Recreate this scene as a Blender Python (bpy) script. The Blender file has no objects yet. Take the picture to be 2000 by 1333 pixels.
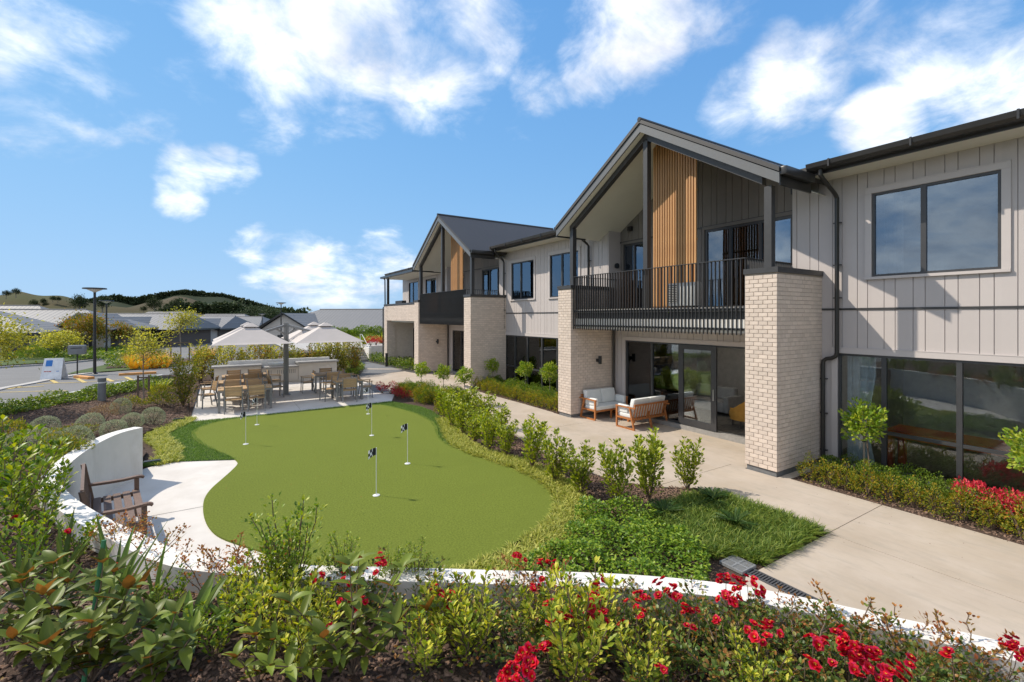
import bpy, math, random
import numpy as np
from mathutils import Vector, Matrix, geometry as mgeo

RND = random.Random(11)
rng = np.random.default_rng(11)
scene = bpy.context.scene
COL = scene.collection

# ------------------------------------------------------------------ camera
FPX, HZ, CAMH = 900.0, 619.0, 3.2
TH = math.atan(569.0 / FPX)
SN, CS = math.sin(TH), math.cos(TH)
cam_d = bpy.data.cameras.new('camera')
cam = bpy.data.objects.new('camera', cam_d)
COL.objects.link(cam)
cam.location = (0, 0, CAMH)
cam.rotation_euler = (math.pi / 2, 0, -TH)
cam_d.sensor_width = 36.0
cam_d.lens = FPX / 2000.0 * 36.0
cam_d.shift_y = -(666.5 - HZ) / 2000.0
cam_d.clip_end = 6000
cam_d.clip_start = 0.05
scene.camera = cam

# ------------------------------------------------------------------ sky + sun
SUN_EL = math.radians(44.5)
SUN_AZ = math.atan2(-0.68, 0.735)          # from +Y towards +X
SUN_DIR = Vector((math.sin(SUN_AZ) * math.cos(SUN_EL), math.cos(SUN_AZ) * math.cos(SUN_EL), math.sin(SUN_EL)))
SKY_STRENGTH, SUN_STRENGTH = 0.15, 3.2


def pix_dir(x, y):
    r = (x - 1000) / FPX
    return Vector((SN + r * CS, CS - r * SN, (HZ - y) / FPX)).normalized()


def build_world():
    w = bpy.data.worlds.new('World')
    scene.world = w
    w.use_nodes = True
    nt = w.node_tree
    nt.nodes.clear()
    N = nt.nodes.new
    L = nt.links.new

    def math_(op, a, b=None, clamp=False):
        n = N('ShaderNodeMath')
        n.operation = op
        n.use_clamp = clamp
        for i, v in enumerate((a, b)):
            if v is None:
                continue
            if isinstance(v, (int, float)):
                n.inputs[i].default_value = v
            else:
                L(v, n.inputs[i])
        return n.outputs[0]

    sky = N('ShaderNodeTexSky')
    sky.sky_type = 'NISHITA'
    sky.sun_disc = False
    sky.sun_elevation = SUN_EL
    sky.sun_rotation = SUN_AZ
    sky.altitude = 50
    sky.air_density = 1.0
    sky.dust_density = 0.0
    sky.ozone_density = 3.0
    tc = N('ShaderNodeTexCoord')
    nrm = N('ShaderNodeVectorMath')
    nrm.operation = 'NORMALIZE'
    L(tc.outputs['Generated'], nrm.inputs[0])
    d = nrm.outputs[0]
    sep = N('ShaderNodeSeparateXYZ')
    L(d, sep.inputs[0])
    zc = math_('MAXIMUM', sep.outputs[2], 0.0)
    inv = math_('DIVIDE', 1.0, math_('ADD', zc, 0.42))
    pv = N('ShaderNodeVectorMath')
    pv.operation = 'SCALE'
    L(d, pv.inputs[0])
    L(inv, pv.inputs['Scale'])

    def noise(vec, scale, detail, rough, dist=0.0):
        n = N('ShaderNodeTexNoise')
        n.inputs['Scale'].default_value = scale
        n.inputs['Detail'].default_value = detail
        n.inputs['Roughness'].default_value = rough
        n.inputs['Distortion'].default_value = dist
        L(vec, n.inputs['Vector'])
        return n.outputs['Fac']

    off = N('ShaderNodeVectorMath')
    off.operation = 'ADD'
    L(pv.outputs[0], off.inputs[0])
    off.inputs[1].default_value = (3.1, 7.7, 0.4)
    n1 = noise(off.outputs[0], 2.1, 8, 0.56, 0.15)
    n2 = noise(off.outputs[0], 6.0, 8, 0.62, 0.35)
    base = math_('ADD', math_('MULTIPLY', n1, 0.62), math_('MULTIPLY', n2, 0.38))
    # where the cumulus of this sky stand (world directions)
    blobs = [(60, 30, 11, .21), (200, 90, 6, .17), (230, 190, 5, .2), (130, 150, 5, .15), (390, 110, 5, .20), (470, 80, 6, .22), (520, 170, 6, .19), (640, 190, 5, .17), (715, 245, 2.2, .14), (620, 265, 2.5, .12),
             (690, 40, 7, .25), (860, 40, 9, .26), (810, 140, 3.4, .25), (990, 20, 7, .17), (1230, 60, 7, .27), (1150, 120, 4, .24), (1340, 20, 6, .2), (1050, 170, 4, .2), (1030, 230, 3, .13),
             (1430, 200, 4, .17), (1560, 150, 5, .23), (1690, 90, 4, .18), (1480, 230, 4, .15), (1720, 250, 4, .3), (1660, 285, 2.5, .2), (1950, 110, 8, .26),
             (1880, 200, 5, .18), (1990, 30, 8, .2), (360, 330, 2.6, .24), (420, 320, 2.6, .24), (470, 335, 2.2, .2), (350, 390, 2.2, .22), (510, 480, 2.6, .18), (560, 495, 2.6, .16), (620, 540, 5, .25), (570, 565, 4, .18),
             (740, 515, 4, .2), (690, 560, 5, .18), (780, 545, 3, .18), (600, 595, 4, .18)]
    acc = None
    for (bx, by, deg, wgt) in blobs:
        c = pix_dir(bx, by)
        dp = N('ShaderNodeVectorMath')
        dp.operation = 'DOT_PRODUCT'
        L(d, dp.inputs[0])
        dp.inputs[1].default_value = c
        mr = N('ShaderNodeMapRange')
        mr.interpolation_type = 'SMOOTHSTEP'
        mr.inputs['From Min'].default_value = math.cos(math.radians(deg * 1.55))
        mr.inputs['From Max'].default_value = math.cos(math.radians(deg * 0.15))
        mr.inputs['To Max'].default_value = wgt
        L(dp.outputs['Value'], mr.inputs['Value'])
        acc = mr.outputs[0] if acc is None else math_('MAXIMUM', acc, mr.outputs[0])
    # out of view the cloud is thickened to lift the fill light
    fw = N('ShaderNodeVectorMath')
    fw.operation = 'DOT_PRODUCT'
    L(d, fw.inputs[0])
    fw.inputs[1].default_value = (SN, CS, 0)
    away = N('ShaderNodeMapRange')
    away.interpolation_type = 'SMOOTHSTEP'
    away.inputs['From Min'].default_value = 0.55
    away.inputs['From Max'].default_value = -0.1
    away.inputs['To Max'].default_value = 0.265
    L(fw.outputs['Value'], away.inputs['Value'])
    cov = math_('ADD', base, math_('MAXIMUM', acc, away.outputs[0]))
    ramp = N('ShaderNodeMapRange')
    ramp.interpolation_type = 'SMOOTHSTEP'
    ramp.inputs['From Min'].default_value = 0.635
    ramp.inputs['From Max'].default_value = 0.90
    L(cov, ramp.inputs['Value'])
    fade = N('ShaderNodeMapRange')
    fade.inputs['From Min'].default_value = 0.0
    fade.inputs['From Max'].default_value = 0.05
    L(sep.outputs[2], fade.inputs['Value'])
    fac = math_('MULTIPLY', ramp.outputs[0], math_('MULTIPLY', fade.outputs[0], 0.92))
    # cloud body: white with greyer cores
    shade = N('ShaderNodeMapRange')
    shade.inputs['From Min'].default_value = 0.40
    shade.inputs['From Max'].default_value = 0.66
    shade.inputs['To Min'].default_value = 0.0
    shade.inputs['To Max'].default_value = 1.0
    L(noise(off.outputs[0], 3.6, 6, 0.55), shade.inputs['Value'])
    ccol = N('ShaderNodeMix')
    ccol.data_type = 'RGBA'
    ccol.inputs['A'].default_value = (7.0, 6.8, 6.5, 1)
    ccol.inputs['B'].default_value = (3.9, 3.9, 4.1, 1)
    L(shade.outputs[0], ccol.inputs['Factor'])
    # a little extra saturation of the blue
    hsv = N('ShaderNodeHueSaturation')
    hsv.inputs['Saturation'].default_value = 1.12
    hsv.inputs['Value'].default_value = 1.42
    L(sky.outputs[0], hsv.inputs['Color'])
    # soft shoulder, so that the band over the horizon keeps its blue
    tint = N('ShaderNodeVectorMath')
    tint.operation = 'MULTIPLY'
    tint.inputs[1].default_value = (0.66, 0.86, 1.08)
    L(hsv.outputs[0], tint.inputs[0])
    den = N('ShaderNodeVectorMath')
    den.operation = 'MULTIPLY_ADD'
    den.inputs[1].default_value = (0.60, 0.50, 0.50)
    den.inputs[2].default_value = (1.0, 1.0, 1.0)
    L(tint.outputs[0], den.inputs[0])
    shl = N('ShaderNodeVectorMath')
    shl.operation = 'DIVIDE'
    L(tint.outputs[0], shl.inputs[0])
    L(den.outputs[0], shl.inputs[1])
    mix = N('ShaderNodeMix')
    mix.data_type = 'RGBA'
    L(fac, mix.inputs['Factor'])
    gain = N('ShaderNodeVectorMath')
    gain.operation = 'MULTIPLY'
    gain.inputs[1].default_value = (1.27, 1.57, 2.19)
    L(shl.outputs[0], gain.inputs[0])
    L(gain.outputs[0], mix.inputs['A'])
    L(ccol.outputs['Result'], mix.inputs['B'])
    bg = N('ShaderNodeBackground')
    bg.inputs['Strength'].default_value = SKY_STRENGTH
    L(mix.outputs['Result'], bg.inputs['Color'])
    out = N('ShaderNodeOutputWorld')
    L(bg.outputs[0], out.inputs['Surface'])


build_world()
sun_d = bpy.data.lights.new('sun', 'SUN')
sun_d.energy = SUN_STRENGTH
sun_d.angle = math.radians(0.53)
sun_d.color = (1.0, 0.91, 0.78)
sun = bpy.data.objects.new('sun', sun_d)
COL.objects.link(sun)
sun.rotation_euler = SUN_DIR.to_track_quat('Z', 'Y').to_euler()
sun.location = (0, 0, 30)

scene.render.engine = 'CYCLES'
scene.view_settings.view_transform = 'Standard'
scene.view_settings.look = 'None'
scene.view_settings.gamma = 1.0
scene.view_settings.exposure = 0.74
scene.cycles.use_denoising = True
scene.cycles.max_bounces = 8
scene.cycles.transparent_max_bounces = 16

# ------------------------------------------------------------------ materials
MATS = {}


def new_mat(name):
    m = bpy.data.materials.new(name)
    m.use_nodes = True
    nt = m.node_tree
    b = nt.nodes['Principled BSDF']
    return m, nt, b


def rgb(c):
    return (c[0], c[1], c[2], 1.0)


def pm(name, col, rough=0.6, col2=None, scale=6.0, detail=5, bump=0.0, bscale=80.0, metal=0.0, spec=0.5,
       objvar=0.0, islvar=0.0, coord='Object', stretch=None, lo=0.35, hi=0.65, stain=None):
    """procedural principled material: two-tone noise colour, fine bump, per-object / per-piece variation"""
    m, nt, b = new_mat(name)
    N, L = nt.nodes.new, nt.links.new
    tc = N('ShaderNodeTexCoord')
    vec = tc.outputs[coord]
    if coord == 'World':
        vec = None
    if stretch:
        mp = N('ShaderNodeMapping')
        mp.inputs['Scale'].default_value = stretch
        L(vec, mp.inputs['Vector'])
        vec = mp.outputs[0]
    c2 = col2 if col2 else tuple(x * 0.82 for x in col)
    no = N('ShaderNodeTexNoise')
    no.inputs['Scale'].default_value = scale
    no.inputs['Detail'].default_value = detail
    no.inputs['Roughness'].default_value = 0.6
    L(vec, no.inputs['Vector'])
    mr = N('ShaderNodeMapRange')
    mr.inputs['From Min'].default_value = lo
    mr.inputs['From Max'].default_value = hi
    L(no.outputs['Fac'], mr.inputs['Value'])
    mx = N('ShaderNodeMix')
    mx.data_type = 'RGBA'
    mx.inputs['A'].default_value = rgb(col)
    mx.inputs['B'].default_value = rgb(c2)
    L(mr.outputs[0], mx.inputs['Factor'])
    out = mx.outputs['Result']
    for (scol, ssc, slo, shi, sstr) in (stain or ()):
        sn = N('ShaderNodeTexNoise')
        sn.inputs['Scale'].default_value = ssc
        sn.inputs['Detail'].default_value = 7
        sn.inputs['Roughness'].default_value = 0.65
        sn.inputs['Distortion'].default_value = 0.6
        sg = N('ShaderNodeNewGeometry')
        sm = N('ShaderNodeMapping')
        sm.inputs['Scale'].default_value = sstr
        L(sg.outputs['Position'], sm.inputs['Vector'])
        L(sm.outputs[0], sn.inputs['Vector'])
        sr = N('ShaderNodeMapRange')
        sr.inputs['From Min'].default_value = slo
        sr.inputs['From Max'].default_value = shi
        L(sn.outputs['Fac'], sr.inputs['Value'])
        sx = N('ShaderNodeMix')
        sx.data_type = 'RGBA'
        sx.inputs['B'].default_value = rgb(scol)
        L(sr.outputs[0], sx.inputs['Factor'])
        L(out, sx.inputs['A'])
        out = sx.outputs['Result']
    if objvar or islvar:
        hs = N('ShaderNodeHueSaturation')
        vm = N('ShaderNodeMapRange')
        k = objvar or islvar
        vm.inputs['To Min'].default_value = 1 - k
        vm.inputs['To Max'].default_value = 1 + k
        if objvar and not islvar:
            oi = N('ShaderNodeObjectInfo')
            L(oi.outputs['Random'], vm.inputs['Value'])
        else:
            ge = N('ShaderNodeNewGeometry')
            L(ge.outputs['Random Per Island'], vm.inputs['Value'])
        L(vm.outputs[0], hs.inputs['Value'])
        L(out, hs.inputs['Color'])
        out = hs.outputs[0]
    L(out, b.inputs['Base Color'])
    b.inputs['Roughness'].default_value = rough
    b.inputs['Metallic'].default_value = metal
    b.inputs['Specular IOR Level'].default_value = spec
    if bump:
        n2 = N('ShaderNodeTexNoise')
        n2.inputs['Scale'].default_value = bscale
        n2.inputs['Detail'].default_value = 4
        L(vec, n2.inputs['Vector'])
        bp = N('ShaderNodeBump')
        bp.inputs['Strength'].default_value = bump
        bp.inputs['Distance'].default_value = 0.02
        L(n2.outputs['Fac'], bp.inputs['Height'])
        L(bp.outputs[0], b.inputs['Normal'])
    MATS[name] = m
    return m


LEAF_GAIN = (2.1, 1.75, 1.3)


def leaf_mat(name, cols, rough=0.42, trans=0.3, objvar=0.12, spec=0.28):
    """leaf colours picked per leaf along a ramp, thin-sheet translucency"""
    m, nt, b = new_mat(name)
    N, L = nt.nodes.new, nt.links.new
    ge = N('ShaderNodeNewGeometry')
    rp = N('ShaderNodeValToRGB')
    el = rp.color_ramp.elements
    while len(el) < len(cols):
        el.new(0.5)
    for i, c in enumerate(cols):
        el[i].position = i / (len(cols) - 1)
        el[i].color = rgb(tuple(min(.62, v * k) for v, k in zip(c, LEAF_GAIN)) if name != 'petal_red' else c)
    L(ge.outputs['Random Per Island'], rp.inputs['Fac'])
    oi = N('ShaderNodeObjectInfo')
    vm = N('ShaderNodeMapRange')
    vm.inputs['To Min'].default_value = 1 - objvar
    vm.inputs['To Max'].default_value = 1 + objvar
    L(oi.outputs['Random'], vm.inputs['Value'])
    hs = N('ShaderNodeHueSaturation')
    L(vm.outputs[0], hs.inputs['Value'])
    L(rp.outputs[0], hs.inputs['Color'])
    L(hs.outputs[0], b.inputs['Base Color'])
    b.inputs['Roughness'].default_value = min(1.0, rough + .12)
    b.inputs['Specular IOR Level'].default_value = spec
    tr = N('ShaderNodeBsdfTranslucent')
    br = N('ShaderNodeHueSaturation')
    br.inputs['Value'].default_value = 1.5
    br.inputs['Saturation'].default_value = 1.1
    L(hs.outputs[0], br.inputs['Color'])
    L(br.outputs[0], tr.inputs['Color'])
    ms = N('ShaderNodeMixShader')
    ms.inputs[0].default_value = trans
    L(b.outputs[0], ms.inputs[1])
    L(tr.outputs[0], ms.inputs[2])
    L(ms.outputs[0], nt.nodes['Material Output'].inputs['Surface'])
    MATS[name] = m
    return m


def glass_mat(name, tint=(0.80, 0.86, 0.86), ior=1.75, extra=0.05, gcol=(0.9, 0.95, 1.0)):
    m, nt, b = new_mat(name)
    nt.nodes.remove(b)
    N, L = nt.nodes.new, nt.links.new
    fr = N('ShaderNodeFresnel')
    fr.inputs['IOR'].default_value = ior
    ad = N('ShaderNodeMath')
    ad.operation = 'ADD'
    ad.use_clamp = True
    ad.inputs[1].default_value = extra
    L(fr.outputs[0], ad.inputs[0])
    t = N('ShaderNodeBsdfTransparent')
    t.inputs[0].default_value = rgb(tint)
    g = N('ShaderNodeBsdfGlossy')
    g.inputs['Roughness'].default_value = 0.0
    g.inputs['Color'].default_value = rgb(gcol)
    tcn = N('ShaderNodeTexCoord')
    nz = N('ShaderNodeTexNoise')
    nz.inputs['Scale'].default_value = 0.9
    nz.inputs['Detail'].default_value = 1
    L(tcn.outputs['Object'], nz.inputs['Vector'])
    bp = N('ShaderNodeBump')
    bp.inputs['Strength'].default_value = 0.05
    bp.inputs['Distance'].default_value = 0.05
    L(nz.outputs['Fac'], bp.inputs['Height'])
    L(bp.outputs[0], g.inputs['Normal'])
    ms = N('ShaderNodeMixShader')
    L(ad.outputs[0], ms.inputs[0])
    L(t.outputs[0], ms.inputs[1])
    L(g.outputs[0], ms.inputs[2])
    L(ms.outputs[0], nt.nodes['Material Output'].inputs['Surface'])
    MATS[name] = m
    return m


M = MATS
pm('concrete', (0.46, 0.39, 0.32), 0.8, (0.385, 0.32, 0.255), scale=1.1, detail=8, bump=0.12, bscale=40, lo=0.38, hi=0.72,
   stain=[((0.34, 0.27, 0.18), .55, .44, .90, (1.0, .6, 1)), ((0.30, 0.27, 0.22), 4.0, .50, .95, (1.8, .5, 1)), ((0.25, 0.21, 0.16), 26.0, .64, .80, (1, 1, 1))])
pm('concrete_white', (0.62, 0.58, 0.53), 0.8, (0.54, 0.50, 0.45), scale=1.6, detail=8, bump=0.08, bscale=50,
   stain=[((0.42, 0.37, 0.30), .9, .54, .95, (1, .7, 1)), ((0.36, 0.32, 0.27), 24.0, .66, .82, (1, 1, 1))])
pm('joint', (0.06, 0.055, 0.05), 0.9)
pm('slate_pad', (0.16, 0.165, 0.17), 0.8, (0.12, 0.12, 0.125), scale=5, bump=0.1)
pm('wall_white', (0.72, 0.69, 0.64), 0.75, (0.66, 0.63, 0.58), scale=2.2, bump=0.04, bscale=60,
   stain=[((0.45, 0.41, 0.34), 2.4, .52, 1.0, (1, 1, .35))])
pm('cladding', (0.465, 0.42, 0.40), 0.55, (0.442, 0.40, 0.38), scale=1.3, objvar=0.025)
pm('trim', (0.485, 0.44, 0.418), 0.5, (0.465, 0.42, 0.40), scale=3)
pm('soffit', (0.70, 0.67, 0.60), 0.6, (0.67, 0.64, 0.57), scale=2)
pm('cladding_dark', (0.195, 0.175, 0.158), 0.55, (0.17, 0.155, 0.14), scale=1.5, objvar=0.06)
pm('steel_dark', (0.042, 0.041, 0.041), 0.42, (0.035, 0.034, 0.034), scale=9, spec=0.5)
pm('barge_grey', (0.12, 0.12, 0.12), 0.4, (0.12, 0.125, 0.13), scale=6)
pm('gutter_metal', (0.030, 0.028, 0.027), 0.32, (0.024, 0.023, 0.022), scale=5)
pm('alu_dark', (0.045, 0.045, 0.047), 0.38, (0.038, 0.038, 0.04), scale=8)
pm('brick', (0.61, 0.51, 0.43), 0.75, (0.545, 0.45, 0.372), scale=9, bump=0.15, bscale=90, objvar=0.09)
pm('brick_mass', (0.61, 0.51, 0.43), 0.75, (0.545, 0.45, 0.372), scale=9, bump=0.15, bscale=90, islvar=0.08)
pm('mortar', (0.40, 0.335, 0.28), 0.9, (0.35, 0.29, 0.24), scale=30, bump=0.2)
pm('plinth', (0.17, 0.17, 0.17), 0.85, (0.13, 0.13, 0.13), scale=12, bump=0.1)
pm('cedar', (0.50, 0.27, 0.105), 0.5, (0.40, 0.20, 0.075), scale=3, stretch=(14, 14, 0.7), objvar=0.14)
pm('teak', (0.42, 0.155, 0.045), 0.5, (0.33, 0.115, 0.03), scale=4, stretch=(3, 3, 3), objvar=0.08)
pm('teak_pale', (0.47, 0.31, 0.155), 0.6, (0.38, 0.24, 0.115), scale=6, objvar=0.14)
pm('bench_wood', (0.155, 0.092, 0.065), 0.65, (0.11, 0.066, 0.047), scale=8, stretch=(2, 9, 9), objvar=0.12)
pm('alu_grey', (0.22, 0.215, 0.205), 0.4, (0.19, 0.185, 0.175), scale=7)
pm('cushion', (0.68, 0.69, 0.67), 0.85, (0.62, 0.63, 0.61), scale=5, bump=0.15, bscale=250)
pm('canopy', (0.47, 0.42, 0.385), 0.8, (0.44, 0.395, 0.36), scale=2, bump=0.05, bscale=300)
pm('stone_grey', (0.30, 0.285, 0.265), 0.6, (0.24, 0.23, 0.215), scale=9)
pm('render_cream', (0.60, 0.56, 0.50), 0.75, (0.56, 0.52, 0.46), scale=3)
pm('steel', (0.55, 0.56, 0.57), 0.3, (0.5, 0.5, 0.51), metal=0.9, scale=6)
pm('asphalt', (0.155, 0.152, 0.148), 0.85, (0.125, 0.122, 0.12), scale=0.6, detail=9, bump=0.15, bscale=120)
pm('paint_white', (0.62, 0.62, 0.60), 0.7, (0.5, 0.5, 0.48), scale=7)
pm('paint_yellow', (0.55, 0.40, 0.10), 0.7, (0.42, 0.31, 0.09), scale=7)
pm('kerb_orange', (0.62, 0.28, 0.07), 0.7, (0.5, 0.24, 0.07), scale=7)
pm('kerb_stone', (0.42, 0.40, 0.37), 0.85, (0.34, 0.32, 0.30), scale=3)
pm('turf_green', (0.195, 0.24, 0.036), 0.95, (0.125, 0.158, 0.022), scale=38, detail=9, bump=1.0, bscale=120, spec=0.15, lo=0.36, hi=0.64,
   stain=[((0.14, 0.175, 0.026), .8, .5, 1.05, (1, 1, 1)), ((0.24, 0.27, 0.06), 3.0, .58, 1.2, (1, 2, 1))])
pm('turf_base', (0.035, 0.07, 0.018), 0.95, (0.028, 0.055, 0.014), scale=60, bump=0.5, bscale=200, spec=0.2)
pm('soil', (0.10, 0.066, 0.048), 0.95, (0.05, 0.034, 0.026), scale=26, detail=8, bump=0.9, bscale=45, spec=0.2)
pm('bark_chip', (0.20, 0.128, 0.09), 0.9, (0.105, 0.066, 0.048), scale=25, islvar=0.5, spec=0.25)
pm('verge', (0.075, 0.11, 0.03), 0.95, (0.055, 0.08, 0.025), scale=1.5, detail=8, bump=0.6, bscale=30, spec=0.2)
pm('stem', (0.16, 0.11, 0.07), 0.85, (0.11, 0.075, 0.05), scale=20)
pm('stem_grey', (0.26, 0.22, 0.17), 0.85, (0.18, 0.15, 0.12), scale=20)
pm('stake_green', (0.03, 0.16, 0.06), 0.6)
pm('stake_wood', (0.14, 0.10, 0.07), 0.85, (0.10, 0.07, 0.05), scale=14)
pm('grate_steel', (0.33, 0.34, 0.35), 0.5, (0.26, 0.27, 0.28), metal=0.4, scale=20)
pm('grate_dark', (0.10, 0.10, 0.105), 0.55, metal=0.3)
pm('black_void', (0.012, 0.012, 0.012), 0.9)
pm('white_plastic', (0.75, 0.75, 0.74), 0.4)
pm('flag_black', (0.012, 0.012, 0.014), 0.8)
pm('flag_white', (0.72, 0.73, 0.75), 0.8)
pm('lamp_black', (0.016, 0.016, 0.017), 0.4)
pm('bollard_grey', (0.17, 0.18, 0.19), 0.5)
pm('sign_white', (0.72, 0.73, 0.75), 0.5)
pm('sign_blue', (0.02, 0.17, 0.52), 0.5)
pm('sign_red', (0.45, 0.08, 0.07), 0.5)
pm('house_brick', (0.135, 0.11, 0.092), 0.85, (0.105, 0.085, 0.07), scale=12)
pm('house_pale', (0.50, 0.46, 0.41), 0.8, (0.45, 0.41, 0.37), scale=5)
pm('room_wall', (0.50, 0.48, 0.45), 0.8)
pm('room_dark', (0.10, 0.085, 0.075), 0.8)
pm('carpet', (0.20, 0.18, 0.15), 0.95, (0.09, 0.085, 0.075), scale=4, bump=0.2, stretch=(1, 6, 1))
pm('curtain', (0.72, 0.74, 0.76), 0.9)
pm('lamp_shade', (0.80, 0.79, 0.76), 0.8)
pm('teal_glaze', (0.16, 0.42, 0.46), 0.2)
pm('armchair_gold', (0.60, 0.30, 0.05), 0.8, (0.52, 0.25, 0.04), scale=8)
pm('red_lacquer', (0.50, 0.07, 0.03), 0.35)
pm('oak', (0.40, 0.24, 0.10), 0.5, (0.33, 0.19, 0.08), scale=8)
pm('sofa_grey', (0.35, 0.34, 0.33), 0.9)
pm('heatpump_white', (0.55, 0.54, 0.51), 0.5)
glass_mat('glass', tint=(0.86, 0.9, 0.9), ior=1.6, extra=0.03)
glass_mat('glass_upper', tint=(0.55, 0.6, 0.63), ior=2.0, extra=0.08, gcol=(0.62, 0.76, 0.92))


def ribbed_roof(name, col, axis, pitch, rough=0.45, depth=1.0):
    m, nt, b = new_mat(name)
    N, L = nt.nodes.new, nt.links.new
    tc = N('ShaderNodeTexCoord')
    sp = N('ShaderNodeSeparateXYZ')
    L(tc.outputs['Object'], sp.inputs[0])
    mu = N('ShaderNodeMath')
    mu.operation = 'MULTIPLY'
    mu.inputs[1].default_value = 1.0 / pitch
    L(sp.outputs[axis], mu.inputs[0])
    fr = N('ShaderNodeMath')
    fr.operation = 'FRACT'
    L(mu.outputs[0], fr.inputs[0])
    pp = N('ShaderNodeMath')
    pp.operation = 'PINGPONG'
    pp.inputs[1].default_value = 0.5
    L(fr.outputs[0], pp.inputs[0])
    mr = N('ShaderNodeMapRange')
    mr.interpolation_type = 'SMOOTHSTEP'
    mr.inputs['From Min'].default_value = 0.02
    mr.inputs['From Max'].default_value = 0.16
    L(pp.outputs[0], mr.inputs['Value'])
    bp = N('ShaderNodeBump')
    bp.invert = True
    bp.inputs['Strength'].default_value = depth
    bp.inputs['Distance'].default_value = 0.04
    L(mr.outputs[0], bp.inputs['Height'])
    L(bp.outputs[0], b.inputs['Normal'])
    nz = N('ShaderNodeTexNoise')
    nz.inputs['Scale'].default_value = 0.8
    L(tc.outputs['Object'], nz.inputs['Vector'])
    mx = N('ShaderNodeMix')
    mx.data_type = 'RGBA'
    mx.inputs['A'].default_value = rgb(col)
    mx.inputs['B'].default_value = rgb(tuple(c * 0.85 for c in col))
    L(nz.outputs['Fac'], mx.inputs['Factor'])
    L(mx.outputs['Result'], b.inputs['Base Color'])
    b.inputs['Roughness'].default_value = rough
    MATS[name] = m
    return m


ribbed_roof('roof_dark_x', (0.045, 0.042, 0.041), 0, 0.30, 0.6, depth=0.12)
ribbed_roof('roof_dark_y', (0.045, 0.042, 0.041), 1, 0.30, 0.6, depth=0.12)
ribbed_roof('roof_grey_x', (0.17, 0.168, 0.168), 0, 0.45, 0.6, depth=0.6)
ribbed_roof('roof_grey_y', (0.17, 0.168, 0.168), 1, 0.45, 0.6, depth=0.6)

leaf_mat('leaf_griselinia', [(0.055, 0.10, 0.014), (0.10, 0.155, 0.02), (0.155, 0.21, 0.028), (0.22, 0.265, 0.045)], 0.32)
leaf_mat('leaf_standard', [(0.045, 0.10, 0.014), (0.085, 0.16, 0.02), (0.14, 0.21, 0.03), (0.21, 0.26, 0.045)], 0.35)
leaf_mat('leaf_hedge', [(0.04, 0.075, 0.010), (0.08, 0.125, 0.014), (0.14, 0.155, 0.018), (0.22, 0.15, 0.015)], 0.45)
leaf_mat('leaf_hedge_green', [(0.025, 0.06, 0.009), (0.045, 0.095, 0.012), (0.075, 0.13, 0.018), (0.11, 0.15, 0.025)], 0.45)
leaf_mat('leaf_red', [(0.16, 0.012, 0.025), (0.34, 0.02, 0.05), (0.48, 0.04, 0.08), (0.30, 0.05, 0.05)], 0.45)
leaf_mat('leaf_crimson', [(0.10, 0.012, 0.02), (0.18, 0.015, 0.03), (0.26, 0.03, 0.045), (0.12, 0.04, 0.03)], 0.5)
leaf_mat('leaf_silver', [(0.075, 0.108, 0.085), (0.125, 0.168, 0.135), (0.185, 0.235, 0.195), (0.25, 0.30, 0.26)], 0.6, trans=0.15)
leaf_mat('leaf_brownbush', [(0.11, 0.075, 0.05), (0.16, 0.12, 0.08), (0.20, 0.18, 0.12)], 0.6, trans=0.15)
leaf_mat('leaf_lime', [(0.085, 0.13, 0.022), (0.16, 0.21, 0.045), (0.24, 0.28, 0.08), (0.33, 0.34, 0.14)], 0.5)
leaf_mat('leaf_mondo', [(0.024, 0.058, 0.010), (0.05, 0.10, 0.018), (0.085, 0.145, 0.028), (0.16, 0.21, 0.055)], 0.4)
leaf_mat('leaf_turf', [(0.035, 0.085, 0.018), (0.055, 0.12, 0.025), (0.08, 0.16, 0.035), (0.14, 0.22, 0.08)], 0.4)
leaf_mat('leaf_jasmine', [(0.025, 0.065, 0.010), (0.05, 0.11, 0.014), (0.085, 0.16, 0.02), (0.16, 0.24, 0.035)], 0.3)
leaf_mat('leaf_cycad', [(0.015, 0.045, 0.012), (0.025, 0.065, 0.016), (0.04, 0.085, 0.022)], 0.35, trans=0.12)
leaf_mat('leaf_rose', [(0.022, 0.055, 0.016), (0.045, 0.085, 0.022), (0.075, 0.115, 0.03), (0.17, 0.08, 0.035)], 0.28)
leaf_mat('leaf_rose_rust', [(0.10, 0.035, 0.018), (0.17, 0.075, 0.03), (0.12, 0.11, 0.035), (0.23, 0.10, 0.04)], 0.4)
leaf_mat('leaf_yellow', [(0.05, 0.10, 0.014), (0.11, 0.17, 0.018), (0.20, 0.24, 0.03), (0.34, 0.33, 0.06)], 0.35)
leaf_mat('leaf_dark', [(0.028, 0.065, 0.010), (0.055, 0.11, 0.014), (0.10, 0.165, 0.02), (0.19, 0.23, 0.03)], 0.3)
leaf_mat('leaf_magnolia', [(0.035, 0.075, 0.022), (0.07, 0.12, 0.03)], 0.22, trans=0.12, objvar=0.35, spec=0.6)
leaf_mat('leaf_magnolia_bronze', [(0.20, 0.085, 0.02), (0.28, 0.14, 0.035)], 0.35, trans=0.2, objvar=0.25)
leaf_mat('leaf_strap', [(0.05, 0.10, 0.025), (0.09, 0.15, 0.04)], 0.32, trans=0.15, objvar=0.25)
leaf_mat('leaf_autumn', [(0.045, 0.08, 0.014), (0.085, 0.10, 0.018), (0.13, 0.105, 0.02), (0.16, 0.08, 0.02)], 0.5)
leaf_mat('leaf_street', [(0.08, 0.11, 0.02), (0.15, 0.18, 0.03), (0.25, 0.26, 0.05), (0.36, 0.34, 0.09)], 0.45)
leaf_mat('leaf_mid', [(0.035, 0.065, 0.012), (0.07, 0.105, 0.018), (0.12, 0.14, 0.025), (0.19, 0.16, 0.03)], 0.5)
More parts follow.
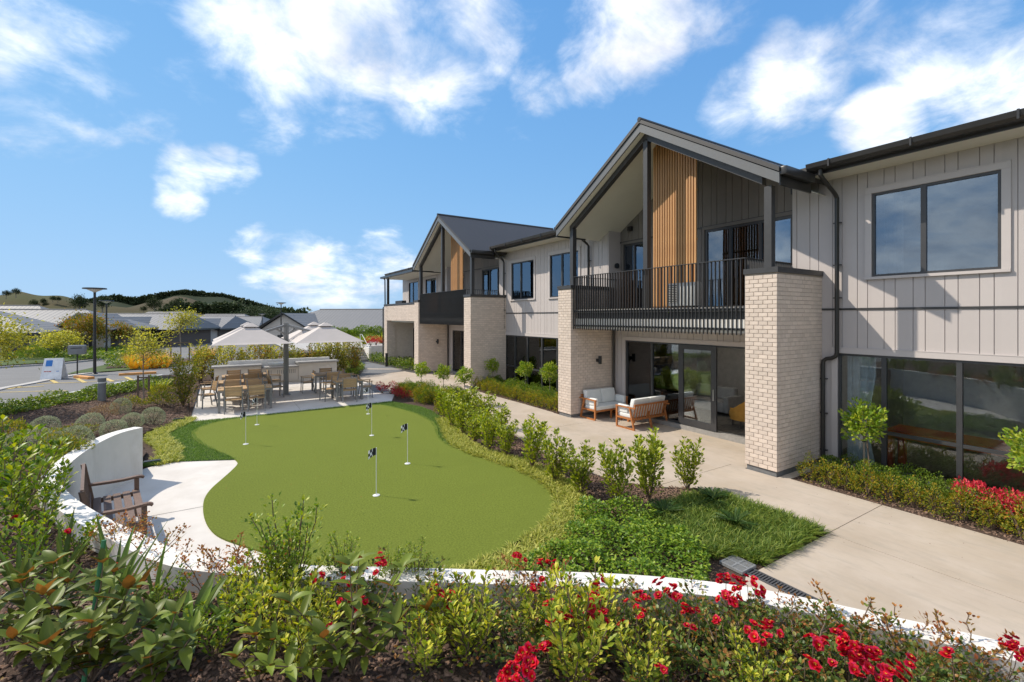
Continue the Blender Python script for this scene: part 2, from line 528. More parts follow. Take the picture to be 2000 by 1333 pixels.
leaf_mat('leaf_ground', [(0.025, 0.06, 0.010), (0.05, 0.10, 0.014), (0.085, 0.14, 0.02), (0.13, 0.17, 0.03)], 0.4)
leaf_mat('leaf_orange', [(0.30, 0.12, 0.015), (0.42, 0.20, 0.03), (0.50, 0.27, 0.05), (0.34, 0.20, 0.06)], 0.5)
leaf_mat('leaf_pine', [(0.010, 0.020, 0.008), (0.018, 0.032, 0.012), (0.028, 0.045, 0.015)], 0.6, trans=0.08)
leaf_mat('leaf_wood', [(0.018, 0.032, 0.020), (0.028, 0.046, 0.026), (0.042, 0.062, 0.032)], 0.7, trans=0.05)
leaf_mat('petal_red', [(0.36, 0.002, 0.008), (0.52, 0.004, 0.012), (0.62, 0.012, 0.03), (0.50, 0.01, 0.08)], 0.45, trans=0.25, objvar=0.2)
pm('pollen', (0.62, 0.34, 0.03), 0.7)

# ------------------------------------------------------------------ helpers
import bmesh
WL = {}


def wl(o):
    return WL.get(o.name, Vector((0, 0, 0))) if o is not None else Vector((0, 0, 0))


def tag(o, label=None, cat=None, group=None, kind=None):
    if label:
        o['label'] = label
    if cat:
        o['category'] = cat
    if group:
        o['group'] = group
    if kind:
        o['kind'] = kind
    return o


def thing(name, loc, label, cat, group=None, rz=0.0):
    o = bpy.data.objects.new(name, None)
    o.empty_display_size = 0.1
    COL.objects.link(o)
    o.location = loc
    o.rotation_euler = (0, 0, rz)
    WL[o.name] = Vector(loc)
    return tag(o, label, cat, group)


def link(name, me, parent=None, loc=None):
    o = bpy.data.objects.new(name, me)
    COL.objects.link(o)
    if parent is not None:
        o.parent = parent
    if loc is not None:
        o.location = loc
    return o


class MB:
    """collects faces; build() links them as ONE mesh object"""

    def __init__(self):
        self.v, self.f, self.m = [], [], []

    def add(self, vs, fs, mi=0):
        b = len(self.v)
        self.v += [tuple(p) for p in vs]
        self.f += [tuple(b + i for i in f) for f in fs]
        self.m += [mi] * len(fs)
        return self

    def box(self, x0, x1, y0, y1, z0, z1, mi=0):
        vs = [(x0, y0, z0), (x1, y0, z0), (x1, y1, z0), (x0, y1, z0), (x0, y0, z1), (x1, y0, z1), (x1, y1, z1), (x0, y1, z1)]
        return self.add(vs, [(0, 3, 2, 1), (4, 5, 6, 7), (0, 1, 5, 4), (1, 2, 6, 5), (2, 3, 7, 6), (3, 0, 4, 7)], mi)

    def hexa(self, p, mi=0):
        return self.add(p, [(0, 3, 2, 1), (4, 5, 6, 7), (0, 1, 5, 4), (1, 2, 6, 5), (2, 3, 7, 6), (3, 0, 4, 7)], mi)

    def beam(self, a, b, w, h, up=(0, 0, 1), mi=0):
        a, b, up = Vector(a), Vector(b), Vector(up)
        d = (b - a).normalized()
        s = d.cross(up)
        if s.length < 1e-5:
            s = d.cross(Vector((1, 0, 0)))
        s.normalize()
        u = s.cross(d).normalized()
        s, u = s * w / 2, u * h / 2
        p = [a - s - u, a + s - u, b + s - u, b - s - u, a - s + u, a + s + u, b + s + u, b - s + u]
        return self.hexa(p, mi)

    def tube(self, pts, r, n=8, mi=0, cap=True):
        pts = [Vector(p) for p in pts]
        rs = r if isinstance(r, (list, tuple)) else [r] * len(pts)
        rings = []
        ref = Vector((0.31, 0.87, 0.12))
        for i, p in enumerate(pts):
            d = (pts[min(i + 1, len(pts) - 1)] - pts[max(i - 1, 0)]).normalized()
            s = d.cross(ref)
            if s.length < 1e-3:
                s = d.cross(Vector((1, 0, 0)))
            s.normalize()
            u = s.cross(d).normalized()
            rings.append([p + (s * math.cos(2 * math.pi * k / n) + u * math.sin(2 * math.pi * k / n)) * rs[i] for k in range(n)])
        vs = [q for ring in rings for q in ring]
        fs = []
        for i in range(len(rings) - 1):
            for k in range(n):
                k2 = (k + 1) % n
                fs.append((i * n + k, i * n + k2, (i + 1) * n + k2, (i + 1) * n + k))
        if cap:
            fs.append(tuple(range(n - 1, -1, -1)))
            fs.append(tuple((len(rings) - 1) * n + k for k in range(n)))
        return self.add(vs, fs, mi)

    def prism(self, poly, z0, z1, mi=0):
        n = len(poly)
        vs = [(x, y, z0) for x, y in poly] + [(x, y, z1) for x, y in poly]
        fs = [(i, (i + 1) % n, n + (i + 1) % n, n + i) for i in range(n)]
        fs += [tuple(range(n - 1, -1, -1)), tuple(range(n, 2 * n))]
        return self.add(vs, fs, mi)

    def lathe(self, prof, cx=0, cy=0, n=16, mi=0):
        vs, fs = [], []
        for r, z in prof:
            for k in range(n):
                a = 2 * math.pi * k / n
                vs.append((cx + r * math.cos(a), cy + r * math.sin(a), z))
        for i in range(len(prof) - 1):
            for k in range(n):
                k2 = (k + 1) % n
                fs.append((i * n + k, i * n + k2, (i + 1) * n + k2, (i + 1) * n + k))
        fs.append(tuple(range(n - 1, -1, -1)))
        fs.append(tuple((len(prof) - 1) * n + k for k in range(n)))
        return self.add(vs, fs, mi)

    def mesh(self, name, mats, off=(0, 0, 0), bevel=0.0, seg=2, smooth=False):
        me = bpy.data.meshes.new(name)
        off = Vector(off)
        me.from_pydata([(x - off.x, y - off.y, z - off.z) for x, y, z in self.v], [], self.f)
        if not isinstance(mats, (list, tuple)):
            mats = [mats]
        for m in mats:
            me.materials.append(MATS[m])
        if len(mats) > 1:
            me.polygons.foreach_set('material_index', self.m)
        bm = bmesh.new()
        bm.from_mesh(me)
        bmesh.ops.recalc_face_normals(bm, faces=bm.faces)
        if bevel:
            bmesh.ops.bevel(bm, geom=bm.edges[:], offset=bevel, segments=seg, affect='EDGES', profile=0.6)
            smooth = True
        bm.to_mesh(me)
        bm.free()
        if smooth:
            me.polygons.foreach_set('use_smooth', [True] * len(me.polygons))
            me.set_sharp_from_angle(angle=math.radians(40))
        me.update()
        return me

    def build(self, name, mats, parent=None, local=False, origin=None, **kw):
        """world coordinates in, object with a sensible origin out (local: coordinates are the parent's)"""
        a = np.array(self.v)
        if origin is None:
            c = (a.min(0) + a.max(0)) / 2
            origin = Vector((c[0], c[1], a[:, 2].min()))
        else:
            origin = Vector(origin)
        me = self.mesh(name, mats, off=origin, **kw)
        o = link(name, me, parent)
        base = Vector((0, 0, 0)) if local else wl(parent)
        o.location = origin - base
        WL[o.name] = origin
        return o


def np_mesh(name, verts, faces_flat, nper, mat, smooth=False):
    """fast mesh from numpy arrays, nper corners per face"""
    me = bpy.data.meshes.new(name)
    nv, nf = len(verts), len(faces_flat) // nper
    me.vertices.add(nv)
    me.vertices.foreach_set('co', np.ascontiguousarray(verts, dtype=np.float32).ravel())
    me.loops.add(nf * nper)
    me.loops.foreach_set('vertex_index', np.ascontiguousarray(faces_flat, dtype=np.int32).ravel())
    me.polygons.add(nf)
    me.polygons.foreach_set('loop_start', np.arange(0, nf * nper, nper, dtype=np.int32))
    me.materials.append(MATS[mat])
    me.update(calc_edges=True)
    if smooth:
        me.polygons.foreach_set('use_smooth', [True] * nf)
    return me


def copy_tree(o, parent=None):
    c = o.copy()
    COL.objects.link(c)
    c.parent = parent
    for ch in o.children:
        copy_tree(ch, c)
    return c


def at(x, y, z=0.0):
    """photo pixel -> point on the level z"""
    t = FPX * (CAMH - z) / (y - HZ)
    r = (x - 1000) / FPX
    return Vector((t * (SN + r * CS), t * (CS - r * SN), z))


def on_y(x, Y):
    r = (x - 1000) / FPX
    return (SN + r * CS) * Y / (CS - r * SN)


def smooth_curve(pts, n=6, closed=False):
    """Catmull-Rom through 2-D points"""
    out = []
    m = len(pts)
    rng_ = range(m) if closed else range(m - 1)
    for i in rng_:
        if closed:
            p = [pts[(i + k - 1) % m] for k in range(4)]
        else:
            p = [pts[max(0, min(m - 1, i + k - 1))] for k in range(4)]
        for k in range(n):
            t = k / n
            q = []
            for c in range(len(p[0])):
                a, b, d, e = p[0][c], p[1][c], p[2][c], p[3][c]
                q.append(0.5 * (2 * b + (d - a) * t + (2 * a - 5 * b + 4 * d - e) * t * t + (3 * b - a - 3 * d + e) * t ** 3))
            out.append(tuple(q))
    if not closed:
        out.append(tuple(pts[-1]))
    return out


def inside(poly, xs, ys):
    xs, ys = np.asarray(xs, float), np.asarray(ys, float)
    r = np.zeros(xs.shape, bool)
    n = len(poly)
    for i in range(n):
        x0, y0 = poly[i]
        x1, y1 = poly[(i + 1) % n]
        if y0 == y1:
            continue
        c = ((y0 > ys) != (y1 > ys)) & (xs < (x1 - x0) * (ys - y0) / (y1 - y0) + x0)
        r ^= c
    return r


def sheet(name, poly, zf, mat, step=0.0, thick=0.0):
    """triangulated sheet over a polygon; zf is a level or a function of x, y"""
    fz = zf if callable(zf) else (lambda x, y: zf)
    n = len(poly)
    pts = [Vector(p) for p in poly]
    if step:
        a = np.array(poly)
        gx, gy = np.meshgrid(np.arange(a[:, 0].min(), a[:, 0].max(), step), np.arange(a[:, 1].min(), a[:, 1].max(), step))
        gx, gy = gx.ravel() + step * .31, gy.ravel() + step * .17
        k = inside(poly, gx, gy)
        pts += [Vector((x, y)) for x, y in zip(gx[k], gy[k])]
    res = mgeo.delaunay_2d_cdt(pts, [(i, (i + 1) % n) for i in range(n)], [], 1, 1e-5)
    b = MB()
    b.add([(p.x, p.y, fz(p.x, p.y)) for p in res[0]], [tuple(f) for f in res[2]])
    me = bpy.data.meshes.new(name)
    me.from_pydata(b.v, [], b.f)
    bm = bmesh.new()
    bm.from_mesh(me)
    bmesh.ops.recalc_face_normals(bm, faces=bm.faces)
    if sum(f.normal.z for f in bm.faces) < 0:
        bmesh.ops.reverse_faces(bm, faces=bm.faces)
    if thick:
        ret = bmesh.ops.extrude_face_region(bm, geom=bm.faces[:])
        bmesh.ops.translate(bm, vec=(0, 0, -thick), verts=[e for e in ret['geom'] if isinstance(e, bmesh.types.BMVert)])
        bmesh.ops.recalc_face_normals(bm, faces=bm.faces)
    bm.to_mesh(me)
    bm.free()
    me.materials.append(MATS[mat])
    return me


def structure(name, me, parent=None):
    o = link(name, me, parent)
    if parent is None:
        o['kind'] = 'structure'
    return o


# ------------------------------------------------------------------ ground levels
def road_z(x, y):
    """village road level: a little above the courtyard, falling away beyond it"""
    d = SN * x + CS * y
    t = min(1.0, max(0.0, (d - 19.0) / 22.0))
    return 0.45 - 0.65 * t * t * (3 - 2 * t)


def at_road(x, y):
    z = 0.3
    for _ in range(12):
        p = at(x, y, z)
        z = 0.6 * z + 0.4 * road_z(p.x, p.y)
    return Vector((p.x, p.y, road_z(p.x, p.y)))


WALL_IN = [(-1.31, 11.66), (-1.60, 11.33), (-1.80, 10.62), (-1.90, 9.75), (-1.89, 8.95), (-1.80, 8.40), (-1.65, 7.95), (-1.45, 7.46),
           (-1.21, 6.95), (-.96, 6.46), (-.70, 6.00), (-.46, 5.56), (-.18, 5.14), (.22, 4.76), (.65, 4.42), (1.18, 4.05), (1.65, 3.72),
           (2.14, 3.37), (2.66, 3.01), (3.08, 2.68), (3.50, 2.29), (3.83, 1.88), (4.10, 1.47), (4.34, 1.10), (4.54, .74), (4.85, 0.0), (5.0, -1.2)]
WALL_IN = smooth_curve(WALL_IN, 4)
WALL_H, WALL_T = 1.0, 0.21


def offset_curve(c, d):
    out = []
    for i, p in enumerate(c):
        a, b = c[max(0, i - 1)], c[min(len(c) - 1, i + 1)]
        dx, dy = b[0] - a[0], b[1] - a[1]
        l = math.hypot(dx, dy)
        out.append((p[0] + dy / l * d, p[1] - dx / l * d))
    return out


WALL_OUT = offset_curve(WALL_IN, -WALL_T) if True else None
# the outer side is away from the green (towards the camera)
if math.hypot(WALL_OUT[60][0], WALL_OUT[60][1]) > math.hypot(WALL_IN[60][0], WALL_IN[60][1]):
    WALL_OUT = offset_curve(WALL_IN, WALL_T)

BANK_CTRL = [(x, y, 0.80) for x, y in WALL_OUT[4::4]] + \
            [(x * 0.8, y * 0.8, 0.86) for x, y in WALL_OUT[40::8]] + \
            [(-1.45, 12.0, .45), (-1.5, 12.7, .12), (-1.45, 13.6, .06), (-1.7, 14.5, .06), (-1.9, 15.5, .06), (-1.6, 16.5, .05), (-.9, 17.2, .03),
             (-.95, 19, .03), (-.95, 22, .03), (-.95, 25, .05), (-2.4, 13.2, .38), (-2.6, 15, .33), (-2.4, 17, .25), (-2.2, 20, .22), (-2.0, 23, .22),
             (-3.4, 14, .48), (-3.3, 11, .72), (-3.2, 9, .85), (-3, 6, .9), (-2.6, 4, .95), (0, 2, .95), (2, 1, .95), (3, 0, .95), (-5, 8, .8), (-6, 12, .6)]
BANK_CTRL += [(x, y, road_z(x, y) - 0.02) for x, y in ((-5.72, 20.35), (-4.03, 23.6), (-2.3, 27.4), (-7.5, 16.8), (-1, 27.5), (2, 27.5), (5, 27.5), (-9, 14))]
_bc = np.array(BANK_CTRL)


def bank_z(x, y):
    d2 = (_bc[:, 0] - x) ** 2 + (_bc[:, 1] - y) ** 2 + 1e-4
    w = 1.0 / d2 ** 1.7
    return float((w * _bc[:, 2]).sum() / w.sum())


def at_bank(x, y):
    z = 0.6
    for _ in range(25):
        p = at(x, y, z)
        z = 0.6 * z + 0.4 * bank_z(p.x, p.y)
    p = at(x, y, z)
    return Vector((p.x, p.y, bank_z(p.x, p.y)))


# ------------------------------------------------------------------ the setting: ground sheets
structure('ground', sheet('ground', [(-3000, -400), (3000, -400), (3000, 3500), (-3000, 3500)], -0.22, 'verge'))
structure('courtyard_base', sheet('courtyard_base', [(-4, -3), (13, -3), (13, 36), (-4, 36)], -0.02, 'joint'))
EDGE = [(-22, -30), (-9.0, 14.0), (-7.5, 16.8), (-5.72, 20.35), (-4.03, 23.6), (-2.3, 27.4), (-1.0, 27.6), (6.5, 27.6), (6.6, 33.7), (8, 36.2), (14, 37), (70, 37),
        (70, 95), (-90, 95), (-90, -30)]
structure('road', sheet('road', EDGE, road_z, 'asphalt', step=2.2))

# ------------------------------------------------------------------ courtyard: slabs, beds, putting green
structure('planting_bed', sheet('planting_bed', [(1.5, 2.6), (5.6, 2.6), (7.75, 3.2), (8.3, 12), (8.3, 19.5), (5.3, 19.5), (5.3, 17), (-2.2, 17.2), (-2.2, 12.2), (-1, 6.5)], -0.012, 'soil'))
structure('window_bed', sheet('window_bed', [(9.5, -2), (11.3, -2), (11.3, 4.8), (9.5, 4.8)], -0.006, 'soil'))
structure('hedge_bed', sheet('hedge_bed', [(9.38, 12), (11.3, 12), (11.3, 18.35), (9.2, 18.35)], -0.006, 'soil'))

PL = [(3.26, 7.6), (5.35, 7.6), (5.9, 6.9), (6.4, 6.6), (7.0, 6.42), (8, 6.38), (9, 6.45), (10, 6.6), (11, 6.85), (12, 7.15), (13, 7.45), (14, 7.7), (15, 7.95),
      (16, 8.1), (16.7, 8.12), (17.5, 8.0), (18.2, 7.75), (18.8, 7.3), (19.2, 6.7), (19.4, 6.1), (27, 6.1)]


def pl_x(y):
    return float(np.interp(y, [p[0] for p in PL], [p[1] for p in PL]))


def edge_pts(y0, y1, n=10):
    return [(pl_x(y0 + (y1 - y0) * k / n), y0 + (y1 - y0) * k / n) for k in range(n + 1)]


path = thing('path', (8, 6, 0), None, None)
path['kind'] = 'structure'


def slab(poly, parent, mat='concrete', name='slab', z=0.0, thick=0.03):
    o = link(name, sheet(name, poly, z, mat, thick=thick), parent)
    o.location = -wl(parent)
    return o


slab([(3.6, 2.3), (5.46, 3.255), (7.586, 3.255), (7.586, -2), (4.9, -2)], path)
slab([(7.598, 3.255), (9.5, 3.255), (9.5, -2), (7.598, -2)], path)
slab([(7.6, 3.267), (9.5, 3.267), (9.5, 4.75), (11.15, 4.75), (11.15, 4.93), (9.36, 4.93), (9.36, 5.9), (6.91, 5.9), (7.6, 5.35)], path)
slab(edge_pts(5.912, 10.6)[::-1] + [(9.36, 5.912), (9.36, 5.6), (11.25, 5.6), (11.25, 10.6)], path)
slab(edge_pts(10.612, 14.2)[::-1] + [(11.25, 10.612), (11.25, 11.4), (9.36, 11.4), (9.36, 12.2), (9.4, 12.3), (9.4, 14.2)], path)
slab(edge_pts(14.212, 18.0)[::-1] + [(9.4, 14.212), (9.3, 18.0)], path)
slab(edge_pts(18.012, 22.0)[::-1] + [(9.3, 18.012), (9.36, 19.0), (11.25, 19.0), (11.25, 22)], path)
slab([(6.12, 22.012), (11.25, 22.012), (11.25, 24.7), (9.36, 24.7), (9.1, 26.2), (6.12, 25.2)], path)
slab([(6.3, 25.3), (9.0, 26.3), (9.2, 28.6), (8.7, 33.6), (7.9, 33.6), (7.4, 28.6)], path, 'slate_pad', 'paving_pad')
slab([(7.4, 28.4), (9.3, 27.2), (9.35, 27.5), (7.6, 28.9)], path, 'concrete', 'concrete_strip', z=0.006)
slab([(5.5, 19.5), (6.1, 18.55), (6.1, 22.5), (5.75, 22.5)], path, 'slate_pad', 'paving_pad', z=0.002)

terrace = thing('terrace', (2.3, 21, 0), None, None)
terrace['kind'] = 'structure'
for (x0, x1, y0, y1) in ((-.8, 2.315, 17.0, 21.4), (2.325, 5.5, 17.05, 21.4), (-.8, 2.315, 21.412, 25.7), (2.325, 6.0, 21.412, 25.7)):
    pts = [(x0, y0), (x1, y0), (x1, y1), (x0, y1)]
    if x1 == 5.5:
        pts = [(x0, y0), (5.44, y0 + .06), (6.0, 18.5), (5.8, y1), (x0, y1)]
    slab(pts, terrace, 'concrete_white')
structure('bench_pad', sheet('bench_pad', [(-1.35, 12.35), (-.98, 12.62), (.30, 11.98), (.6, 11.6), (.6, 11.0), (.4, 10.4), (.2, 9.7), (.1, 9.0), (.2, 8.3), (.5, 7.7), (.9, 7.0),
                                           (1.2, 6.2), (2.0, 5.2), (1.8, 3.4), (-.3, 4.9), (-1.6, 7.4), (-2.0, 9), (-1.95, 10.8)], 0.0, 'concrete_white', thick=0.03))

ja, jb = at(270, 1013, .0), at(402, 989, .0)
jd = (jb - ja).normalized()
jn = Vector((-jd.y, jd.x, 0)) * .005
structure('pad_joint', sheet('pad_joint', [tuple((ja + jn).xy), tuple((jb + jn).xy), tuple((jb - jn).xy), tuple((ja - jn).xy)], .003, 'joint'))
GREEN = [(-0.68, 15.29), (-0.62, 15.75), (-0.38, 16.3), (-0.0, 16.62), (0.45, 16.78), (2.32, 16.93), (4.2, 16.98), (4.9, 16.6), (5.27, 15.56), (5.48, 14.35), (5.47, 13.24), (5.28, 12.38),
         (5.05, 11.8), (4.87, 11.2), (4.79, 10.45), (4.87, 9.65), (5.02, 8.98), (5.16, 8.28), (5.22, 7.55), (5.17, 7.0), (5.02, 6.55), (4.78, 6.2), (4.41, 5.88), (4.01, 5.66),
         (3.57, 5.48), (3.1, 5.36), (2.5, 5.33), (1.9, 5.5), (1.3, 6.0), (0.74, 6.7), (0.28, 7.38), (-.0, 7.86), (-0.14, 8.29), (-0.22, 8.8), (-0.25, 9.32), (-0.23, 9.75),
         (-0.14, 10.19), (0.03, 10.68), (0.2, 11.17), (0.31, 11.6), (0.27, 11.98), (0.14, 12.4), (-0.05, 12.9), (-0.35, 13.7), (-0.58, 14.5)]
GREEN = smooth_curve(GREEN, 4, True)
structure('putting_green', sheet('putting_green', GREEN, 0.026, 'turf_green', thick=0.05))
FR_L = [(-1.40, 15.3), (-1.2, 14.5), (-.98, 13.66), (-1.0, 13.06), (-1.05, 12.64), (.30, 11.98), (-.02, 12.9), (-.3, 13.7), (-.52, 14.6), (-.6, 15.3), (-.5, 15.9), (-.1, 16.5), (.6, 16.75),
        (2.4, 16.86), (2.4, 17.0), (-.75, 17.02), (-1.1, 16.6), (-1.33, 16.1)]
FR_R = [(5.42, 17.1), (5.64, 16.49), (6.0, 15.52), (6.06, 14.61), (5.9, 13.52), (5.57, 12.52), (5.28, 11.94), (5.06, 11.38), (4.92, 10.51), (4.9, 9.8), (4.7, 10.4), (4.8, 11.2), (5.0, 11.85),
        (5.2, 12.4), (5.38, 13.24), (5.4, 14.35), (5.2, 15.5), (4.85, 16.5), (4.2, 16.9), (2.4, 16.86), (2.4, 17.04)]
for nm, pl in (('turf_fringe', FR_L), ('turf_fringe', FR_R)):
    structure(nm, sheet(nm, pl, 0.008, 'turf_base'))

# curved white retaining wall
wall = MB()
n = len(WALL_IN)
vs = [(x, y, -0.05) for x, y in WALL_IN] + [(x, y, WALL_H) for x, y in WALL_IN] + [(x, y, WALL_H) for x, y in WALL_OUT] + [(x, y, -0.05) for x, y in WALL_OUT]
fs = []
for i in range(n - 1):
    for k in range(4):
        k2 = (k + 1) % 4
        fs.append((k * n + i, k * n + i + 1, k2 * n + i + 1, k2 * n + i))
fs += [(0, n, 2 * n, 3 * n), (n - 1, 2 * n - 1, 3 * n - 1, 4 * n - 1)]
wall.add(vs, fs)
tag(wall.build('retaining_wall', 'wall_white', smooth=True), 'low curved white rendered wall holding back the flower bank', 'garden wall')

# bank of mulch behind the wall
BANK = WALL_OUT[1:] + [(5.2, -4), (-6, -4), (-14, 2), (-14, 10), (-9.0, 14.0), (-7.5, 16.8), (-5.72, 20.35), (-4.03, 23.6), (-2.3, 27.4), (-1.0, 27.6), (-.8, 25.7), (-.8, 17.05), (-1.0, 16.95), (-1.6, 16.3),
                   (-1.85, 15.5), (-1.7, 14.5), (-1.45, 13.6), (-1.45, 12.7), (-1.45, 12.0)]
structure('mulch_bank', sheet('mulch_bank', BANK, bank_z, 'soil', step=0.3))
structure('rear_bed', sheet('rear_bed', [(-1.0, 27.7), (-.8, 25.72), (6.1, 25.72), (6.6, 27.7)], lambda x, y: 0.05 + (y - 25.7) * 0.16, 'soil'))

# loose bark on the bank and in the beds (uncountable)


def chips(name, pts, size, mat='bark_chip'):
    p = np.asarray(pts, float)
    k = len(p)
    a = rng.uniform(0, 2 * np.pi, k)
    L_ = rng.uniform(.5, 1.3, k) * size
    W_ = rng.uniform(.3, .6, k) * size
    T_ = rng.uniform(.12, .28, k) * size
    tx, ty = rng.normal(0, .35, k), rng.normal(0, .35, k)
    ux = np.stack([np.cos(a), np.sin(a), tx], 1)
    uy = np.stack([-np.sin(a), np.cos(a), ty], 1)
    uz = np.cross(ux, uy)
    uz /= np.linalg.norm(uz, axis=1)[:, None]
    cor = np.array([(-1, -1, -1), (1, -1, -1), (1, 1, -1), (-1, 1, -1), (-.8, -.8, 1), (.8, -.7, 1), (.7, .8, 1), (-.8, .7, 1)]) * .5
    v = p[:, None, :] + cor[None, :, 0, None] * (ux * L_[:, None])[:, None, :] + cor[None, :, 1, None] * (uy * W_[:, None])[:, None, :] + cor[None, :, 2, None] * (uz * T_[:, None])[:, None, :]
    q = np.array([(4, 5, 6, 7), (0, 1, 5, 4), (1, 2, 6, 5), (2, 3, 7, 6), (3, 0, 4, 7)])
    f = (np.arange(k)[:, None, None] * 8 + q[None]).reshape(-1)
    return np_mesh(name, v.reshape(-1, 3), f, 4, mat)


def scatter_poly(poly, count):
    a = np.array(poly)
    out = []
    lo, hi = a.min(0), a.max(0)
    tot = 0
    while tot < count:
        x = rng.uniform(lo[0], hi[0], count * 2)
        y = rng.uniform(lo[1], hi[1], count * 2)
        k = inside(poly, x, y)
        out.append(np.stack([x[k], y[k]], 1))
        tot += k.sum()
    return np.concatenate(out)[:count]


NEAR_BANK = [p for p in WALL_OUT[10:-4]] + [(3.6, -.2), (1.2, 1.2), (-2.2, 2.2), (-4.5, 5), (-4.5, 10.5), (-2.4, 11.6)]
pts = scatter_poly(NEAR_BANK, 24000)
o = link('bark_mulch', chips('bark_mulch', [(x, y, bank_z(x, y) + .008) for x, y in pts], .045))
tag(o, 'brown bark mulch strewn over the flower bank', 'mulch', kind='stuff')
pts = scatter_poly([(5.0, 5.2), (6.2, 5.0), (7.6, 4.6), (7.55, 5.4), (6.5, 6.4), (6.3, 8), (6.9, 11.5), (7.5, 13.5), (6.4, 13), (5.6, 10), (5.6, 8)], 6000)
o = link('bark_mulch', chips('bark_mulch', [(x, y, .0) for x, y in pts], .05))
tag(o, 'brown bark mulch under the hedge shrubs beside the path', 'mulch', kind='stuff')
pts = np.concatenate([scatter_poly([(9.53, -1), (11.1, -1), (11.1, 4.7), (9.53, 4.7)], 3000), scatter_poly([(9.42, 12.1), (11.1, 12.1), (11.1, 18.1), (9.3, 18.1)], 1500)])
o = link('bark_mulch', chips('bark_mulch', [(x, y, .0) for x, y in pts], .045))
tag(o, 'dark bark mulch in the narrow beds below the windows', 'mulch', kind='stuff')
pts = scatter_poly([(-1.5, 12), (-4.5, 11), (-6, 16), (-4.5, 20), (-2.2, 25), (-.9, 25), (-.9, 17.2), (-1.8, 16), (-1.8, 14)], 9000)
o = link('bark_mulch', chips('bark_mulch', [(x, y, bank_z(x, y) + .008) for x, y in pts], .06))
tag(o, 'reddish bark mulch between the silver bushes', 'mulch', kind='stuff')

# drains
g = thing('drain_grate', (5.615, 3.455, 0), 'square galvanised grate at the corner of the dark grass bed', 'drain')
b = MB()
for k in range(2):
    b.box(5.46, 5.77, 3.30 + k * .29, 3.32 + k * .29, .0, .035)
    b.box(5.46 + k * .29, 5.48 + k * .29, 3.32, 3.59, .0, .035)
b.box(5.48, 5.75, 3.445, 3.465, .0, .034)
b.box(5.605, 5.625, 3.32, 3.445, .0, .034)
b.box(5.605, 5.625, 3.465, 3.59, .0, .034)
b.build('frame', 'grate_steel', g)
MB().box(5.48, 5.75, 3.32, 3.59, -.008, .004).build('pit', 'black_void', g)
for k in range(11):
    b = MB()
    x = 5.492 + k * .0225
    for (y0, y1) in ((3.322, 3.443), (3.467, 3.588)):
        b.box(x, x + .008, y0, y1, .012, .032)
    b.build('bar', 'grate_steel', g)
g = thing('channel_drain', (5.62, 2.7, 0), 'long slotted channel drain crossing the path beside the wall', 'drain')
b = MB()
b.box(5.53, 5.555, 1.9, 3.29, .0, .012)
b.box(5.685, 5.71, 1.9, 3.29, .0, .012)
b.build('frame', 'grate_dark', g)
MB().box(5.555, 5.685, 1.9, 3.29, -.01, .003).build('pit', 'black_void', g)
proto = None
for k in range(38):
    y = 1.92 + k * .036
    if proto is None:
        proto = MB().box(5.555, 5.685, y, y + .018, .001, .011).build('bar', 'grate_dark', g)
    else:
        c = proto.copy()
        COL.objects.link(c)
        c.location.y += k * .036

# golf pins
FLAGS = [((480, 868), 'white putting pin with checkered flag closest to the curved wall end', .82), ((502, 830), 'white putting pin with checkered flag before the long dining tables', .80),
         ((726, 851), 'white putting pin with checkered flag in the middle of the green', .88), ((719, 809), 'white putting pin with checkered flag before the square dining table', .86),
         ((796, 906), 'white putting pin with checkered flag near the hedge shrubs', .87), ((735, 968), 'white putting pin with checkered flag close to the flower bank', .85)]


def flag_mesh():
    b = MB()
    nx, nz = 12, 8
    P_ = {}
    for i in range(nx + 1):
        for k in range(nz + 1):
            u, v = i / nx, k / nz
            droop = .055 * u * u
            P_[i, k] = (-.006 - .135 * u, .022 * math.sin(u * 7 + v * 1.2) * u, -.125 * v - droop - .03 * u * v)
    vs = [P_[i, k] for i in range(nx + 1) for k in range(nz + 1)]
    fs, mi = [], []
    for i in range(nx):
        for k in range(nz):
            fs.append((i * (nz + 1) + k, (i + 1) * (nz + 1) + k, (i + 1) * (nz + 1) + k + 1, i * (nz + 1) + k + 1))
            mi.append(0 if (i < 5 or ((i // 3 + k // 3) % 2 == 0)) else 1)
    b.v, b.f, b.m = vs, fs, mi
    return b.mesh('flag', ['flag_black', 'flag_white'], smooth=True)


FLAG_ME = flag_mesh()
for (px, lab, h) in FLAGS:
    p = at(*px, .026)
    t = thing('golf_pin', p, lab, 'golf flag', 'putting pins standing on the green')
    MB().lathe([(.0, .0), (.062, .0), (.062, .006), (.03, .012), (.012, .016)], 0, 0, 20).build('cup', 'white_plastic', t, local=True)
    MB().tube([(0, 0, .0), (0, 0, h)], .0065, 8).build('pole', 'white_plastic', t, local=True, smooth=True)
    fo = link('flag', FLAG_ME, t, (0, 0, h - .005))
    fo.rotation_euler = (0, 0, TH * -1 + RND.uniform(-.3, .5))

# ------------------------------------------------------------------ the two-storey building
PER = 13.3                       # spacing of the two gabled bays
WX = 11.2                        # face of the main wall
BLD = thing('apartment_building', (11.2, 12, 0), 'long two storey pale building with brick piers, gabled balconies and dark roofs', 'building')


def cells(y0, y1, z0, z1, holes):
    ys = sorted({y0, y1, *[min(max(h[k], y0), y1) for h in holes for k in (0, 1)]})
    zs = sorted({z0, z1, *[min(max(h[k], z0), z1) for h in holes for k in (2, 3)]})
    for a, b_ in zip(ys[:-1], ys[1:]):
        for c, d in zip(zs[:-1], zs[1:]):
            my, mz = (a + b_) / 2, (c + d) / 2
            if not any(h[0] < my < h[1] and h[2] < mz < h[3] for h in holes):
                yield a, b_, c, d


